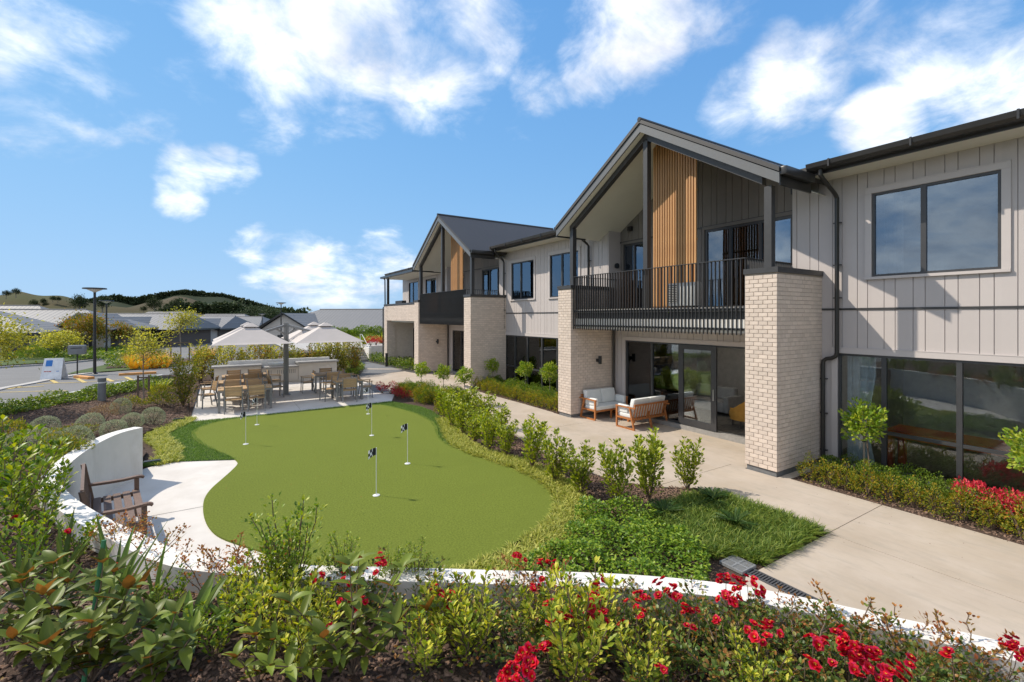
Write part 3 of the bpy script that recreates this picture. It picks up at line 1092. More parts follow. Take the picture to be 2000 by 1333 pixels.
def clad_wall(y0, y1, z0, z1, holes, x=WX, mat='cladding', seams=(3.36,), name='cladding_wall', y_ref=1.98, topf=None):
    """backing wall with openings and separate vertical boards"""
    b = MB()
    for (a, c, d, e) in cells(y0, y1, z0, z1, holes):
        b.box(x + .02, x + .2, a, c, d, e)
    w = b.build(name, mat, BLD)
    k = math.floor((y0 - y_ref) / .457) - 1
    ys = []
    while y_ref + k * .457 < y1 + .5:
        ys += [y_ref + k * .457, y_ref + k * .457 + .278]
        k += 1
    ys = [y for y in ys if y0 < y < y1]
    ys = [y0] + ys + [y1]
    zlev = [z0] + [s for s in seams if z0 < s < z1] + [z1]
    for za, zb in zip(zlev[:-1], zlev[1:]):
        lo, hi = za + (.022 if za in seams else 0), zb - (.022 if zb in seams else 0)
        for a, c in zip(ys[:-1], ys[1:]):
            if c - a < .03:
                continue
            ya, yc = a + .006, c - .006
            hs = [h for h in holes if h[0] < (ya + yc) / 2 + .2 and h[1] > (ya + yc) / 2 - .2]
            for (p, q, r, s) in cells(ya, yc, lo, hi, hs):
                MB().box(x, x + .0195, p, q, r, s).build('cladding_board', mat, w)
    for s in seams:
        if z0 < s < z1:
            bb = MB()
            for (p, q, r, t) in cells(y0, y1, s - .02, s + .02, holes):
                bb.box(x - .018, x + .02, p, q, r, t)
            bb.build('flashing', 'steel_dark', w)
    return w


def window(y0, y1, z0, z1, mull=(), trans=(), x=WX, glass='glass', trim=.115, sill=True, fw=.045, trans_only=None, bottom_trim=False, trim_mat='trim'):
    b = MB()
    xa, xb = x + .0, x + .075
    b.box(xa, xb, y0, y1, z0, z0 + fw)
    b.box(xa, xb, y0, y1, z1 - fw, z1)
    b.box(xa, xb, y0, y0 + fw, z0 + fw, z1 - fw)
    b.box(xa, xb, y1 - fw, y1, z0 + fw, z1 - fw)
    cuts = [y0 + fw] + sorted(mull) + [y1 - fw]
    for m in mull:
        b.box(xa, xb, m - .04, m + .04, z0 + fw, z1 - fw)
    o = b.build('window', 'alu_dark', BLD)
    edges = []
    for i in range(len(cuts) - 1):
        a = cuts[i] + (.04 if i else 0)
        c = cuts[i + 1] - (.04 if i < len(cuts) - 2 else 0)
        zz = [z0 + fw] + [t for t in trans] + [z1 - fw]
        for j in range(len(zz) - 1):
            MB().box(x + .035, x + .041, a, c, zz[j] + (.03 if j else 0), zz[j + 1] - (.03 if j < len(zz) - 2 else 0)).build('pane', glass, o)
        for t in trans:
            MB().box(x + .008, x + .07, a, c, t - .03, t + .03).build('transom', 'alu_dark', o)
    t = MB()
    w = trim
    t.box(x - .03, x + .01, y0 - w, y1 + w, z1 + .002, z1 + w)
    t.box(x - .03, x + .01, y0 - w, y0 - .002, z0, z1)
    t.box(x - .03, x + .01, y1 + .002, y1 + w, z0, z1)
    t.build('trim', trim_mat, o)
    MB().box(x - .035, x - .0, y0 - w, y1 + w, z1 + w + .001, z1 + w + .016).build('head_flashing', trim_mat, o)
    if sill:
        MB().box(x - .055, x + .02, y0 - w, y1 + w, z0 - .055, z0 - .002).build('sill', trim_mat, o)
    return o


WR = [(2.17, 4.01, 4.01, 5.70), (-1.4, 4.62, .12, 2.42)]
clad_wall(-3.0, 5.56, 0, 6.5, WR)
window(2.17, 4.01, 4.01, 5.70, [3.20], glass='glass_upper')
window(-1.4, 4.62, .12, 2.42, [3.815, 2.70, 1.6, .5, -.5], [.88], sill=False)
WM = [(15.97, 17.74, 3.97, 5.62), (13.1, 14.84, 3.97, 5.66), (12.6, 18.31, .2, 2.36)]
clad_wall(11.53, 18.86, 0, 6.5, WM)
window(15.97, 17.74, 3.97, 5.62, [17.0], glass='glass_upper')
window(13.1, 14.84, 3.97, 5.66, [14.1], glass='glass_upper')
window(12.6, 18.31, .2, 2.36, [17.48, 16.49, 15.42, 14.4, 13.5], [.95], sill=False)
WF = [(29.46, 31.26, 4.1, 5.58), (26.4, 28.15, 4.1, 5.6), (25.6, 31.0, .2, 2.42)]
clad_wall(24.83, 32.5, 0, 6.5, WF)
window(29.46, 31.26, 4.1, 5.58, [30.5], glass='glass_upper')
window(26.4, 28.15, 4.1, 5.6, [27.3], glass='glass_upper')
window(25.6, 31.0, .2, 2.42, [29.6, 28.3, 27], [], sill=False)

# rooms behind the glass
MB().box(WX + .2, 16.0, -3, 33, .05, .1).build('room_floor', 'carpet', BLD)
MB().box(WX + .25, 16.0, -3, 33, 2.75, 2.95).build('room_ceiling', 'room_wall', BLD)
MB().box(16.0, 16.2, -3, 33, 0, 6.6).build('room_back_wall', 'room_wall', BLD)
MB().box(12.2, 16.0, -3, 33, 3.3, 3.4).build('room_floor', 'carpet', BLD)
MB().box(12.2, 16.0, -3, 33, 5.95, 6.05).build('room_ceiling', 'room_wall', BLD)
for y in (-3.0, 5.0, 11.55, 18.6, 24.9, 32.4):
    MB().box(WX + .21, 16.0, y, y + .12, .1, 2.75).build('room_partition', 'room_wall', BLD)
    MB().box(12.0, 16.0, y, y + .12, 3.4, 5.95).build('room_partition', 'room_wall', BLD)


m_, nt_, b_ = new_mat('added_ceiling_light')  # glowing panels added on the ceilings to brighten the rooms
b_.inputs['Base Color'].default_value = (.8, .8, .8, 1)
b_.inputs['Emission Color'].default_value = (1.0, .93, .82, 1)
b_.inputs['Emission Strength'].default_value = 14.0
MATS['added_ceiling_light'] = m_
for (x, y, z) in ((12.8, 7.2, 2.745), (12.8, 9.6, 2.745), (14.4, 7.2, 2.745), (14.4, 9.6, 2.745), (13.0, 1.5, 2.745), (13.0, 3.6, 2.745), (12.9, 7.0, 5.94), (12.9, 14.2, 2.745), (12.9, 16.8, 2.745)):
    MB().box(x - .08, x + .08, y - .14, y + .14, z - .012, z).build('added_ceiling_light', 'added_ceiling_light', BLD)


def curtain(y0, y1, z0, z1, x=WX + .22, name='curtain', mat='curtain', gather=.0):
    n_ = int((y1 - y0) / .018)
    vs, fs = [], []
    for i in range(n_ + 1):
        for k in range(7):
            v = k / 6
            pinch = 1 - gather * math.sin(min(1, v * 1.3) * math.pi)
            y = y0 + (y1 - y0) * (i / n_ if not gather else (1 - (1 - i / n_) * pinch))
            vs.append((x + .035 * math.sin(i * .85 + .4 * math.sin(i * .23)), y, z0 + (z1 - z0) * v))
    for i in range(n_):
        for k in range(6):
            fs.append((i * 7 + k, (i + 1) * 7 + k, (i + 1) * 7 + k + 1, i * 7 + k + 1))
    b = MB()
    b.add(vs, fs)
    return b.build(name, mat, BLD, smooth=True)


curtain(4.02, 4.52, .12, 2.36, gather=.25)
curtain(17.55, 18.2, .22, 2.3)
curtain(10.2, 10.68, .15, 2.38)
for (a, c) in ((3.55, 3.95), (15.98, 16.9), (17.2, 17.7), (13.1, 13.6), (14.2, 14.8), (29.5, 30.2), (27.4, 28.1)):
    curtain(a, c, 3.98, 5.6, x=WX + .16)

# ---- brick piers
BL, BH = .1914, .086


def brick_mesh(l, axis):
    g_ = .005
    b = MB()
    if axis == 'y':
        b.box(0, .03, -l / 2 + g_, l / 2 - g_, g_, BH - g_)
    else:
        b.box(-l / 2 + g_, l / 2 - g_, 0, .03, g_, BH - g_)
    me = b.mesh('brick', 'brick', bevel=.002, seg=1)
    return me


BMESH = {}


def pier(x0, x1, y0, y1, z0, z1, budget=0, cap=True, plinth=True, faces=('-x', '-y'), name='brick_pier', far=False):
    zb = z0 + (.1 if plinth else 0)
    p = MB().box(x0 + .01, x1, y0 + .01, y1 - .002, zb, z1).build(name, 'mortar', BLD)
    if plinth:
        MB().box(x0 + .03, x1, y0 + .03, y1 - .03, z0 - .06, zb).build('plinth', 'plinth', p)
    if cap:
        MB().box(x0 - .025, x1, y0 - .025, y1 + .02, z1, z1 + .11).build('cap', 'steel_dark', p)
    rows = int(round((z1 - zb) / BH))
    mass = MB()
    spots = []
    for fc in faces:
        a0, a1 = (y0, y1) if fc == '-x' else (x0 + .03, x1)
        nb = (a1 - a0) / BL
        for r in range(rows):
            edges = [a0]
            t = a0 + (BL / 2 if r % 2 else BL)
            while t < a1 - .03:
                edges.append(t)
                t += BL
            edges.append(a1)
            for e0, e1 in zip(edges[:-1], edges[1:]):
                spots.append((fc, e0, e1, zb + r * BH))
    for i, (fc, e0, e1, z) in enumerate(spots):
        ind = (fc == '-x' or z > z1 - 1.25)
        if budget > 0 and ind:
            budget -= 1
            key = (fc, round(e1 - e0, 3))
            if key not in BMESH:
                BMESH[key] = brick_mesh(e1 - e0, 'y' if fc == '-x' else 'x')
            jit = RND.uniform(-.0015, .0015)
            o_ = link('brick', BMESH[key], p)
            pos = Vector((x0 + jit, (e0 + e1) / 2, z)) if fc == '-x' else Vector(((e0 + e1) / 2, y0 + jit, z))
            o_.location = pos - wl(p)
        else:
            g_ = .005
            j = RND.uniform(-.001, .001)
            if fc == '-x':
                mass.box(x0 + j, x0 + .03, e0 + g_, e1 - g_, z + g_, z + BH - g_)
            else:
                mass.box(e0 + g_, e1 - g_, y0 + j, y0 + .03, z + g_, z + BH - g_)
    if mass.v:
        m_ = mass.build('brickwork', 'brick_mass', p)
        m_['kind'] = 'stuff'
    return p


PX0 = 9.36
pier(PX0, WX, 4.93, 5.60, 0, 4.09, budget=300)
pier(PX0, WX, 11.32, 11.97, 0, 4.09)
pier(PX0, WX, 4.93 + PER, 5.60 + PER, 0, 4.09)
pier(PX0, WX, 11.32 + PER, 11.97 + PER, 0, 4.03)
# far brick balcony: parapet on a deep lintel, end pier
pier(PX0 + .01, PX0 + .3, 11.975 + PER, 30.4, 2.95, 3.92, plinth=False, faces=('-x',), name='brick_parapet')
pier(PX0, PX0 + .6, 30.4, 31.0, 0, 3.92, name='brick_pier')
MB().box(PX0 + .3, WX, 11.98 + PER, 31.0, 2.85, 2.95).build('porch_ceiling', 'soffit', BLD)
MB().box(PX0 + .3, WX, 30.45, 31.0, 0, 2.85).build('porch_side_wall', 'brick_mass', BLD)

# ---- gabled bays
AP, SLP, HALF = 8.38, .62, 3.58


def bay(dy, far=False):
    yc = 8.43 + dy

    def zt(y):
        return AP - SLP * abs(y - yc)

    # roof slopes
    xr0, xr1 = 9.27, 16.6
    roof = MB()
    for s in (-1, 1):
        ye = yc + s * HALF
        ze = zt(ye)
        roof.hexa([(xr0, yc, AP - .1), (xr1, yc, AP - .1), (xr1, ye, ze - .1), (xr0, ye, ze - .1), (xr0, yc, AP), (xr1, yc, AP), (xr1, ye, ze), (xr0, ye, ze)])
    r = roof.build('gable_roof', 'roof_dark_x', BLD)
    MB().tube([(xr0 - .01, yc, AP - .005), (xr1, yc, AP - .005)], .06, 8).build('ridge_cap', 'gutter_metal', r)
    for s in (-1, 1):
        ye = yc + s * (HALF - .01)
        b = MB()
        p = [(9.30, yc, AP - .33), (9.34, yc, AP - .33), (9.34, ye, zt(ye) - .33), (9.30, ye, zt(ye) - .33),
             (9.30, yc, AP - .12), (9.34, yc, AP - .12), (9.34, ye, zt(ye) - .12), (9.30, ye, zt(ye) - .12)]
        b.hexa(p)
        b.build('barge_board', 'barge_grey', r)
        # soffit lining
        b = MB()
        z0 = -.31
        b.hexa([(9.345, yc, AP + z0 - .02), (12.2, yc, AP + z0 - .02), (12.2, ye, zt(ye) + z0 - .02), (9.345, ye, zt(ye) + z0 - .02),
                (9.345, yc, AP + z0), (12.2, yc, AP + z0), (12.2, ye, zt(ye) + z0), (9.345, ye, zt(ye) + z0)])
        b.build('soffit_lining', 'soffit', r)
        # dark rafter over the posts
        b = MB()
        yb = yc + s * 3.12
        b.hexa([(9.5, yc, AP - .50), (9.65, yc, AP - .50), (9.65, yb, zt(yb) - .50), (9.5, yb, zt(yb) - .50),
                (9.5, yc, AP - .335), (9.65, yc, AP - .335), (9.65, yb, zt(yb) - .335), (9.5, yb, zt(yb) - .335)])
        b.build('rafter', 'steel_dark', r)
        # side gutter with fascia
        ye = yc + s * HALF
        ge = zt(ye)
        yo, yi = ye + s * .13, ye
        b = MB()
        b.hexa([(9.30, min(yo, yi), ge - .17), (10.45, min(yo, yi), ge - .17), (10.45, max(yo, yi), ge - .17), (9.30, max(yo, yi), ge - .17),
                (9.30, min(yo, yi), ge + .0), (10.45, min(yo, yi), ge + .0), (10.45, max(yo, yi), ge + .0), (9.30, max(yo, yi), ge + .0)])
        b.build('side_gutter', 'gutter_metal', r, bevel=.03)
        b = MB()
        b.box(9.345, 10.55, min(ye, ye - s * .04), max(ye, ye - s * .04), ge - .35, ge - .05)
        b.build('fascia', 'gutter_metal', r)
    # posts
    for (y0, y1, zb) in ((5.12, 5.27, 4.2), (8.36, 8.50, 3.42), (11.39, 11.54, 4.2)):
        ym = (y0 + y1) / 2 + dy
        MB().box(9.5, 9.65, y0 + dy, y1 + dy, zb, zt(ym) - .49).build('post', 'barge_grey' if False else 'steel_dark', BLD)
    # balcony floor, layered edge
    sl = MB().box(9.5, WX + .75, 5.62 + dy, 11.31 + dy, 3.32, 3.42).build('balcony_floor', 'stone_grey', BLD)
    MB().box(9.62, 9.9, 5.62 + dy, 11.31 + dy, 3.14, 3.319).build('gap_shade_strip', 'steel_dark', sl)  # dark colour stands in for the shaded gap below the floor edge
    MB().box(9.52, 9.60, 5.62 + dy, 11.31 + dy, 2.84, 3.139).build('edge_board', 'wall_white', sl)
    MB().box(9.61, WX, 5.62 + dy, 11.31 + dy, 2.84, 2.90).build('underside', 'soffit', sl)
    # balustrade of flat fins
    bal = MB().box(9.405, 9.475, 5.62 + dy, 11.31 + dy, 4.445, 4.46).build('balustrade', 'steel_dark', BLD)
    MB().box(9.475, 9.50, 5.62 + dy, 11.31 + dy, 3.34, 3.39).build('fixing_rail', 'steel_dark', bal)
    MB().box(9.475, 9.50, 5.62 + dy, 11.31 + dy, 2.90, 2.95).build('fixing_rail', 'steel_dark', bal)
    fin = MB().box(9.429, 9.474, -.006, .006, 2.80, 4.444).mesh('baluster', 'steel_dark')
    nfin = 57
    for k in range(nfin):
        o_ = link('baluster', fin, bal)
        o_.location = Vector((0, 5.64 + dy + k * (11.29 - 5.64) / (nfin - 1), 0)) - wl(bal)
    fin2 = MB().box(-.006, .006, 0, .05, 3.42, 4.444).mesh('baluster', 'steel_dark')
    for yy in (5.63, 11.25):
        MB().box(9.48, WX + .5, yy + dy - .005, yy + dy + .055, 4.445, 4.46).build('return_rail', 'steel_dark', bal)
        for k in range(21):
            o_ = link('baluster', fin2, bal)
            o_.location = Vector((9.58 + k * .1, yy + dy, 0)) - wl(bal)
    # recessed dark wall with doors
    XB = 11.75
    doors = [(5.80 + dy, 8.22 + dy, 3.43, 5.68), (10.35 + dy, 11.38 + dy, 3.43, 5.68)]
    clad_wall(5.56 + dy, 11.53 + dy, 3.42, 5.75, doors, x=XB, mat='cladding_dark', seams=(), name='recessed_wall', y_ref=.1 + dy)
    top = MB()
    y0, y1 = 5.56 + dy, 11.53 + dy
    zz = lambda y: zt(y) - .325
    for (a, c) in ((y0, yc), (yc, y1)):
        top.hexa([(XB + .02, a, 5.75), (XB + .2, a, 5.75), (XB + .2, c, 5.75), (XB + .02, c, 5.75), (XB + .02, a, zz(a)), (XB + .2, a, zz(a)), (XB + .2, c, zz(c)), (XB + .02, c, zz(c))])
    g = top.build('gable_wall', 'cladding_dark', BLD)
    y = y0
    k = 0
    while y < y1 - .02:
        yn = min(y1, y + (.278 if k % 2 else .179))
        if y < yc < yn:
            yn = yc
        a, c = y + .006, yn - .006
        MB().hexa([(XB, a, 5.79), (XB + .0195, a, 5.79), (XB + .0195, c, 5.79), (XB, c, 5.79), (XB, a, zz(a)), (XB + .0195, a, zz(a)), (XB + .0195, c, zz(c)), (XB, c, zz(c))]).build('cladding_board', 'cladding_dark', g)
        y = yn
        k += 1
    MB().box(XB - .02, XB + .02, y0, y1, 5.74, 5.785).build('flashing', 'steel_dark', g)
    window(*doors[0], [7.45 + dy, 6.62 + dy], x=XB, glass='glass_upper', trim=.07, sill=False, fw=.07, trim_mat='cladding_dark')
    window(*doors[1], [10.9 + dy], x=XB, glass='glass_upper', trim=.06, sill=False, fw=.07, trim_mat='cladding_dark')
    curtain(7.75 + dy, 8.12 + dy, 3.45, 5.6, x=XB + .2)
    for (a, c) in ((5.50, 5.56), (11.53, 11.59)):
        MB().box(WX + .2, XB + .02, a + dy, c + dy, 3.42, 6.5).build('return_wall', 'cladding', BLD)
    # timber screen
    xs = 10.15
    scr = MB()
    for zr in (3.6, 5.15, 6.4):
        scr.box(xs + .045, xs + .075, 7.36 + dy, 8.72 + dy, zr, zr + .05)
    scr = scr.build('timber_screen', 'cedar', BLD)
    ns = 17
    for k in range(ns):
        y = 7.36 + dy + k * (1.36 - .05) / (ns - 1)
        t0, t1 = zt(y) - .34, zt(y + .05) - .34
        MB().hexa([(xs, y, 3.43), (xs + .044, y, 3.43), (xs + .044, y + .05, 3.43), (xs, y + .05, 3.43), (xs, y, t0), (xs + .044, y, t0), (xs + .044, y + .05, t1), (xs, y + .05, t1)]).build('slat', 'cedar', scr)
    # ground floor of the bay: clad strip over sliding doors
    hole = [(5.7 + dy, 10.76 + dy, .06, 2.43)]
    clad_wall(5.6 + dy, 11.32 + dy, 0, 2.84, hole, seams=())
    o = MB()
    o.box(WX, WX + .09, 5.7 + dy, 10.76 + dy, 2.385, 2.43)
    o.box(WX, WX + .09, 10.70 + dy, 10.76 + dy, .12, 2.384)
    o.box(WX, WX + .09, 9.65 + dy, 9.71 + dy, .12, 2.384)
    o.box(WX, WX + .09, 8.62 + dy, 8.70 + dy, .12, 2.384)
    o.box(WX, WX + .09, 8.70 + dy, 9.65 + dy, .12, .17)
    o.box(WX, WX + .09, 9.71 + dy, 10.70 + dy, .12, .17)
    d = o.build('sliding_door', 'alu_dark', BLD)
    MB().box(WX + .04, WX + .046, 9.71 + dy, 10.70 + dy, .17, 2.384).build('pane', 'glass', d)
    MB().box(WX + .04, WX + .046, 8.70 + dy, 9.65 + dy, .17, 2.384).build('pane', 'glass', d)
    lf = MB()
    xa = WX - .055
    lf.box(xa, xa + .05, 7.46 + dy, 8.66 + dy, .13, .31)
    lf.box(xa, xa + .05, 7.46 + dy, 8.66 + dy, 2.28, 2.40)
    lf.box(xa, xa + .05, 7.46 + dy, 7.62 + dy, .31, 2.28)
    lf.box(xa, xa + .05, 8.50 + dy, 8.66 + dy, .31, 2.28)
    lf.build('door_leaf', 'alu_dark', d)
    MB().box(xa + .02, xa + .026, 7.62 + dy, 8.50 + dy, .31, 2.28).build('pane', 'glass', d)
    MB().box(xa - .03, xa - .001, 7.52 + dy, 7.545 + dy, .95, 1.25).build('handle', 'steel', d)
    MB().box(WX - .12, WX + .2, 5.62 + dy, 10.9 + dy, .0, .115).build('threshold', 'stone_grey', d)
    t = MB()
    t.box(WX - .03, WX + .01, 5.62 + dy, 10.88 + dy, 2.435, 2.55)
    t.box(WX - .03, WX + .01, 10.765 + dy, 10.88 + dy, .1, 2.434)
    t.build('trim', 'trim', d)
    # wall light on the inner brick face
    s = MB().box(10.42, 10.50, 11.20 + dy, 11.32 + dy, 1.72, 1.82).build('wall_light', 'lamp_black', BLD)
    MB().tube([(10.46, 11.17 + dy, 1.66), (10.46, 11.17 + dy, 1.92)], .055, 14).build('lamp_body', 'lamp_black', s, smooth=True)
    MB().tube([(11.12, 11.22 + dy, 0.02), (11.12, 11.22 + dy, 2.75), (11.0, 11.22 + dy, 2.86)], .04, 10).build('downpipe', 'gutter_metal', BLD, smooth=True)
    # upper lamps
    MB().tube([(WX + .33, 11.50 + dy, 4.95), (WX + .33, 11.44 + dy, 4.95)], .09, 16).build('wall_light', 'lamp_black', BLD, smooth=True)
    MB().box(XB - .12, XB, 10.95 + dy, 11.1 + dy, 6.1, 6.24).build('floodlight', 'lamp_black', BLD)
    MB().box(XB - .14, XB, 5.62 + dy, 5.8 + dy, 6.15, 6.3).build('floodlight', 'lamp_black', BLD)


bay(0)
bay(PER, far=True)

# ---- main eaves, gutters, roof
ML = .26
mr = MB()
for (xa, xb, ya, yb) in ((10.42, 12.2, -3, 5.3), (10.42, 12.2, 11.6, 5.3 + PER), (10.42, 12.2, 11.6 + PER, 34.0), (12.2, 19, -3, 34.0)):
    za, zb = 6.26 + ML * (xa - 10.42), 6.26 + ML * (xb - 10.42)
    mr.hexa([(xa, ya, za), (xb, ya, zb), (xb, yb, zb), (xa, yb, za), (xa, ya, za + .08), (xb, ya, zb + .08), (xb, yb, zb + .08), (xa, yb, za + .08)])
mr = mr.build('main_roof', 'roof_dark_y', BLD)
for (y0, y1) in ((-3.0, 4.84), (12.03, 4.84 + PER), (12.03 + PER, 34.0)):
    prof = [(10.28, 6.36), (10.30, 6.27), (10.35, 6.225), (10.54, 6.215), (10.54, 6.37), (10.52, 6.37), (10.52, 6.25), (10.36, 6.25), (10.32, 6.29), (10.30, 6.365)]
    b = MB()
    m_ = len(prof)
    b.add([(x, y0, z) for x, z in prof] + [(x, y1, z) for x, z in prof], [(i, (i + 1) % m_, m_ + (i + 1) % m_, m_ + i) for i in range(m_)] + [tuple(range(m_)), tuple(range(2 * m_ - 1, m_ - 1, -1))])
    gt = b.build('gutter', 'gutter_metal', BLD)
    yy = y0 + .9
    while yy < y1:
        MB().box(10.272, 10.30, yy, yy + .03, 6.22, 6.372).build('bracket', 'gutter_metal', gt)
        yy += 1.3
    MB().box(10.545, 10.575, y0, y1, 6.165, 6.40).build('fascia', 'gutter_metal', BLD)
    MB().box(10.576, WX + .015, y0 - .1, y1 + .1, 6.17, 6.19).build('soffit', 'soffit', BLD)


def downpipe(pts, name='downpipe', brackets=()):
    sm = smooth_curve(pts, 1)
    o_ = MB().tube(pts, .042, 12).build(name, 'gutter_metal', BLD, smooth=True)
    for (x, y, z) in brackets:
        MB().box(x - .0, x + .06, y - .075, y + .075, z - .012, z + .012).build('bracket', 'gutter_metal', o_)


downpipe([(10.42, 4.62, 6.24), (10.42, 4.62, 6.12), (10.5, 4.61, 6.05), (11.02, 4.6, 5.80), (11.1, 4.6, 5.72), (11.1, 4.6, 2.44), (11.1, 4.62, 2.36), (11.1, 4.70, 2.31), (11.1, 4.80, 2.29), (11.1, 4.86, 2.24), (11.1, 4.87, 2.15), (11.1, 4.87, .02)],
         brackets=[(11.1, 4.6, z) for z in (5.2, 4.3, 3.6)] + [(11.1, 4.87, z) for z in (1.85, 1.1, .3)])
downpipe([(10.42, 17.9, 6.24), (10.42, 17.9, 6.12), (10.5, 17.95, 6.05), (11.02, 18.2, 5.80), (11.1, 18.27, 5.72), (11.1, 18.27, 2.64), (11.1, 18.3, 2.55), (11.1, 18.45, 2.5), (11.1, 18.5, 2.4), (11.1, 18.5, .02)],
         brackets=[(11.1, 18.27, z) for z in (5.2, 4.2, 3.5)])
downpipe([(10.42, 12.35, 6.24), (10.42, 12.35, 6.12), (10.5, 12.37, 6.05), (11.02, 12.45, 5.80), (11.1, 12.45, 5.72), (11.1, 12.45, 3.4)], brackets=[(11.1, 12.45, 5.2)])
downpipe([(9.45, 31.35, 5.85), (9.5, 31.3, 5.7), (9.5, 31.25, 3.95), (9.32, 31.1, 3.8), (9.32, 31.1, .2)])
# lower roof edge over the far balcony
b = MB()
b.hexa([(9.5, 25.6, 5.86), (10.6, 25.6, 6.24), (10.6, 31.9, 6.24), (9.5, 31.9, 5.86), (9.5, 25.6, 5.94), (10.6, 25.6, 6.34), (10.6, 31.9, 6.34), (9.5, 31.9, 5.94)])
lr = b.build('porch_roof', 'roof_dark_y', BLD)
MB().box(9.36, 9.5, 25.6, 31.95, 5.82, 5.95).build('gutter', 'gutter_metal', lr)
MB().box(9.51, WX, 25.65, 31.85, 5.80, 5.83).build('soffit', 'soffit', lr)
MB().box(9.5, 9.64, 30.75, 30.9, 3.92, 5.80).build('post', 'steel_dark', BLD)
MB().box(9.9, 10.2, 29.0, 30.3, 3.95, 4.25).build('planter_box', 'steel_dark', BLD)
# end wall of the building
MB().box(WX + .03, 19, 32.5, 32.7, 0, 6.4).build('end_wall', 'cladding', BLD)
MB().box(WX + .03, 19, -3.2, -3.0, 0, 6.4).build('end_wall', 'cladding', BLD)

# heat pump on the balcony
hp = thing('heat_pump', (9.87, 7.5, 3.42), 'pale heat pump outdoor unit standing on the balcony behind the fins', 'heat pump')
MB().box(9.74, 10.02, 7.1, 7.92, 3.47, 4.05).build('casing', 'heatpump_white', hp, bevel=.015)
MB().box(9.735, 9.74, 7.62, 7.86, 3.55, 4.0).build('grille_panel', 'black_void', hp)
for k in range(10):
    MB().box(9.72, 9.739, 7.61, 7.87, 3.56 + k * .044, 3.575 + k * .044).build('louvre', 'heatpump_white', hp)
for yy in (7.2, 7.78):
    MB().box(9.76, 10.0, yy, yy + .05, 3.42, 3.47).build('foot', 'lamp_black', hp)

# ------------------------------------------------------------------ outdoor lounge
def lounge_seat(name, loc, rz, w, nb, label, cat, group=None, slats=True):
    """timber lounge: front is local -y, width along x"""
    t = thing(name, loc, label, cat, group, rz)
    hw, d0, d1 = w / 2, -.36, .36
    for s in (-1, 1):
        x = s * (hw - .022)
        b = MB()
        b.beam((x, d0 + .02, .022), (x, d1 - .0, .022), .042, .044)
        b.beam((x, d0 + .03, .044), (x, d0 + .03, .60), .042, .05, up=(0, 1, 0))
        b.beam((x, d1 - .03, .044), (x, d1 - .19, .60), .042, .05, up=(0, 1, 0))
        b.beam((x, d0 - .01, .615), (x, d1 + .02, .625), .048, .035)
        b.beam((x, d0 + .05, .30), (x, d1 - .12, .30), .038, .045)
        b.build('side_frame', 'teak', t, local=True)
    b = MB()
    b.box(-hw + .045, hw - .045, d0 + .02, d0 + .06, .25, .31)
    b.box(-hw + .045, hw - .045, d1 - .17, d1 - .13, .25, .31)
    for k in range(int(w / .1)):
        x = -hw + .1 + k * .1
        b.box(x - .03, x + .03, d0 + .06, d1 - .17, .285, .305)
    b.build('seat_frame', 'teak', t, local=True)
    if w > 1.2:
        for x in (-.0,):
            MB().box(x - .022, x + .022, d0 + .02, d0 + .06, 0, .25).build('leg', 'teak', t, local=True)
            MB().beam((x, d1 - .01, 0), (x, d1 - .14, .46), .05, .05, up=(0, 1, 0)).build('leg', 'teak', t, local=True)
    # slatted back
    b = MB()
    b.beam((-hw + .03, d1 - .02, .70), (hw - .03, d1 - .02, .70), .03, .05)
    b.beam((-hw + .03, d1 - .12, .28), (hw - .03, d1 - .12, .28), .03, .05)
    b.build('back_rail', 'teak', t, local=True)
    ns = int(w / .11)
    for k in range(ns):
        x = -hw + .08 + k * (w - .16) / (ns - 1)
        MB().beam((x, d1 - .12, .28), (x, d1 - .02, .70), .034, .016, up=(0, 1, 0)).build('back_slat', 'teak', t, local=True)
    MB().box(-hw + .06, hw - .06, d0 + .0, d1 - .19, .31, .43).build('seat_cushion', 'cushion', t, local=True, bevel=.03, seg=3)
    cw = (w - .14) / nb
    for k in range(nb):
        x0 = -hw + .07 + k * cw
        p = [(x0 + .006, d1 - .30, .435), (x0 + cw - .006, d1 - .30, .435), (x0 + cw - .006, d1 - .16, .435), (x0 + .006, d1 - .16, .435),
             (x0 + .006, d1 - .20, .86), (x0 + cw - .006, d1 - .20, .86), (x0 + cw - .006, d1 - .05, .86), (x0 + .006, d1 - .05, .86)]
        MB().hexa(p).build('back_cushion', 'cushion', t, local=True, bevel=.03, seg=3)
    for s in (-1, 1):
        x = s * (hw - .105)
        MB().box(x - .05, x + .05, d0 + .02, d1 - .31, .435, .66).build('arm_cushion', 'cushion', t, local=True, bevel=.028, seg=3)
    return t


lounge_seat('garden_sofa', (10.40, 10.93, 0), 0, 1.40, 2, 'teak garden sofa with pale grey cushions set against the brick wall', 'sofa', 'teak garden sofas under the balcony')
lounge_seat('garden_sofa', (10.5, 9.42, 0), math.pi, 1.46, 2, 'teak garden sofa with slatted back turned to the path, beside the sliding door', 'sofa', 'teak garden sofas under the balcony')
t = thing('coffee_table', (10.75, 10.12, 0), 'small low teak coffee table between the two garden sofas', 'table')
for k in range(5):
    MB().box(-.3, .3, -.2 + k * .082, -.2 + k * .082 + .074, .37, .40).build('top_slat', 'teak', t, local=True)
MB().box(-.27, .27, -.17, .17, .31, .369).build('apron', 'teak', t, local=True)
for sx in (-1, 1):
    for sy in (-1, 1):
        MB().box(sx * .25 - .025, sx * .25 + .025, sy * .15 - .025, sy * .15 + .025, 0, .31).build('leg', 'teak', t, local=True)

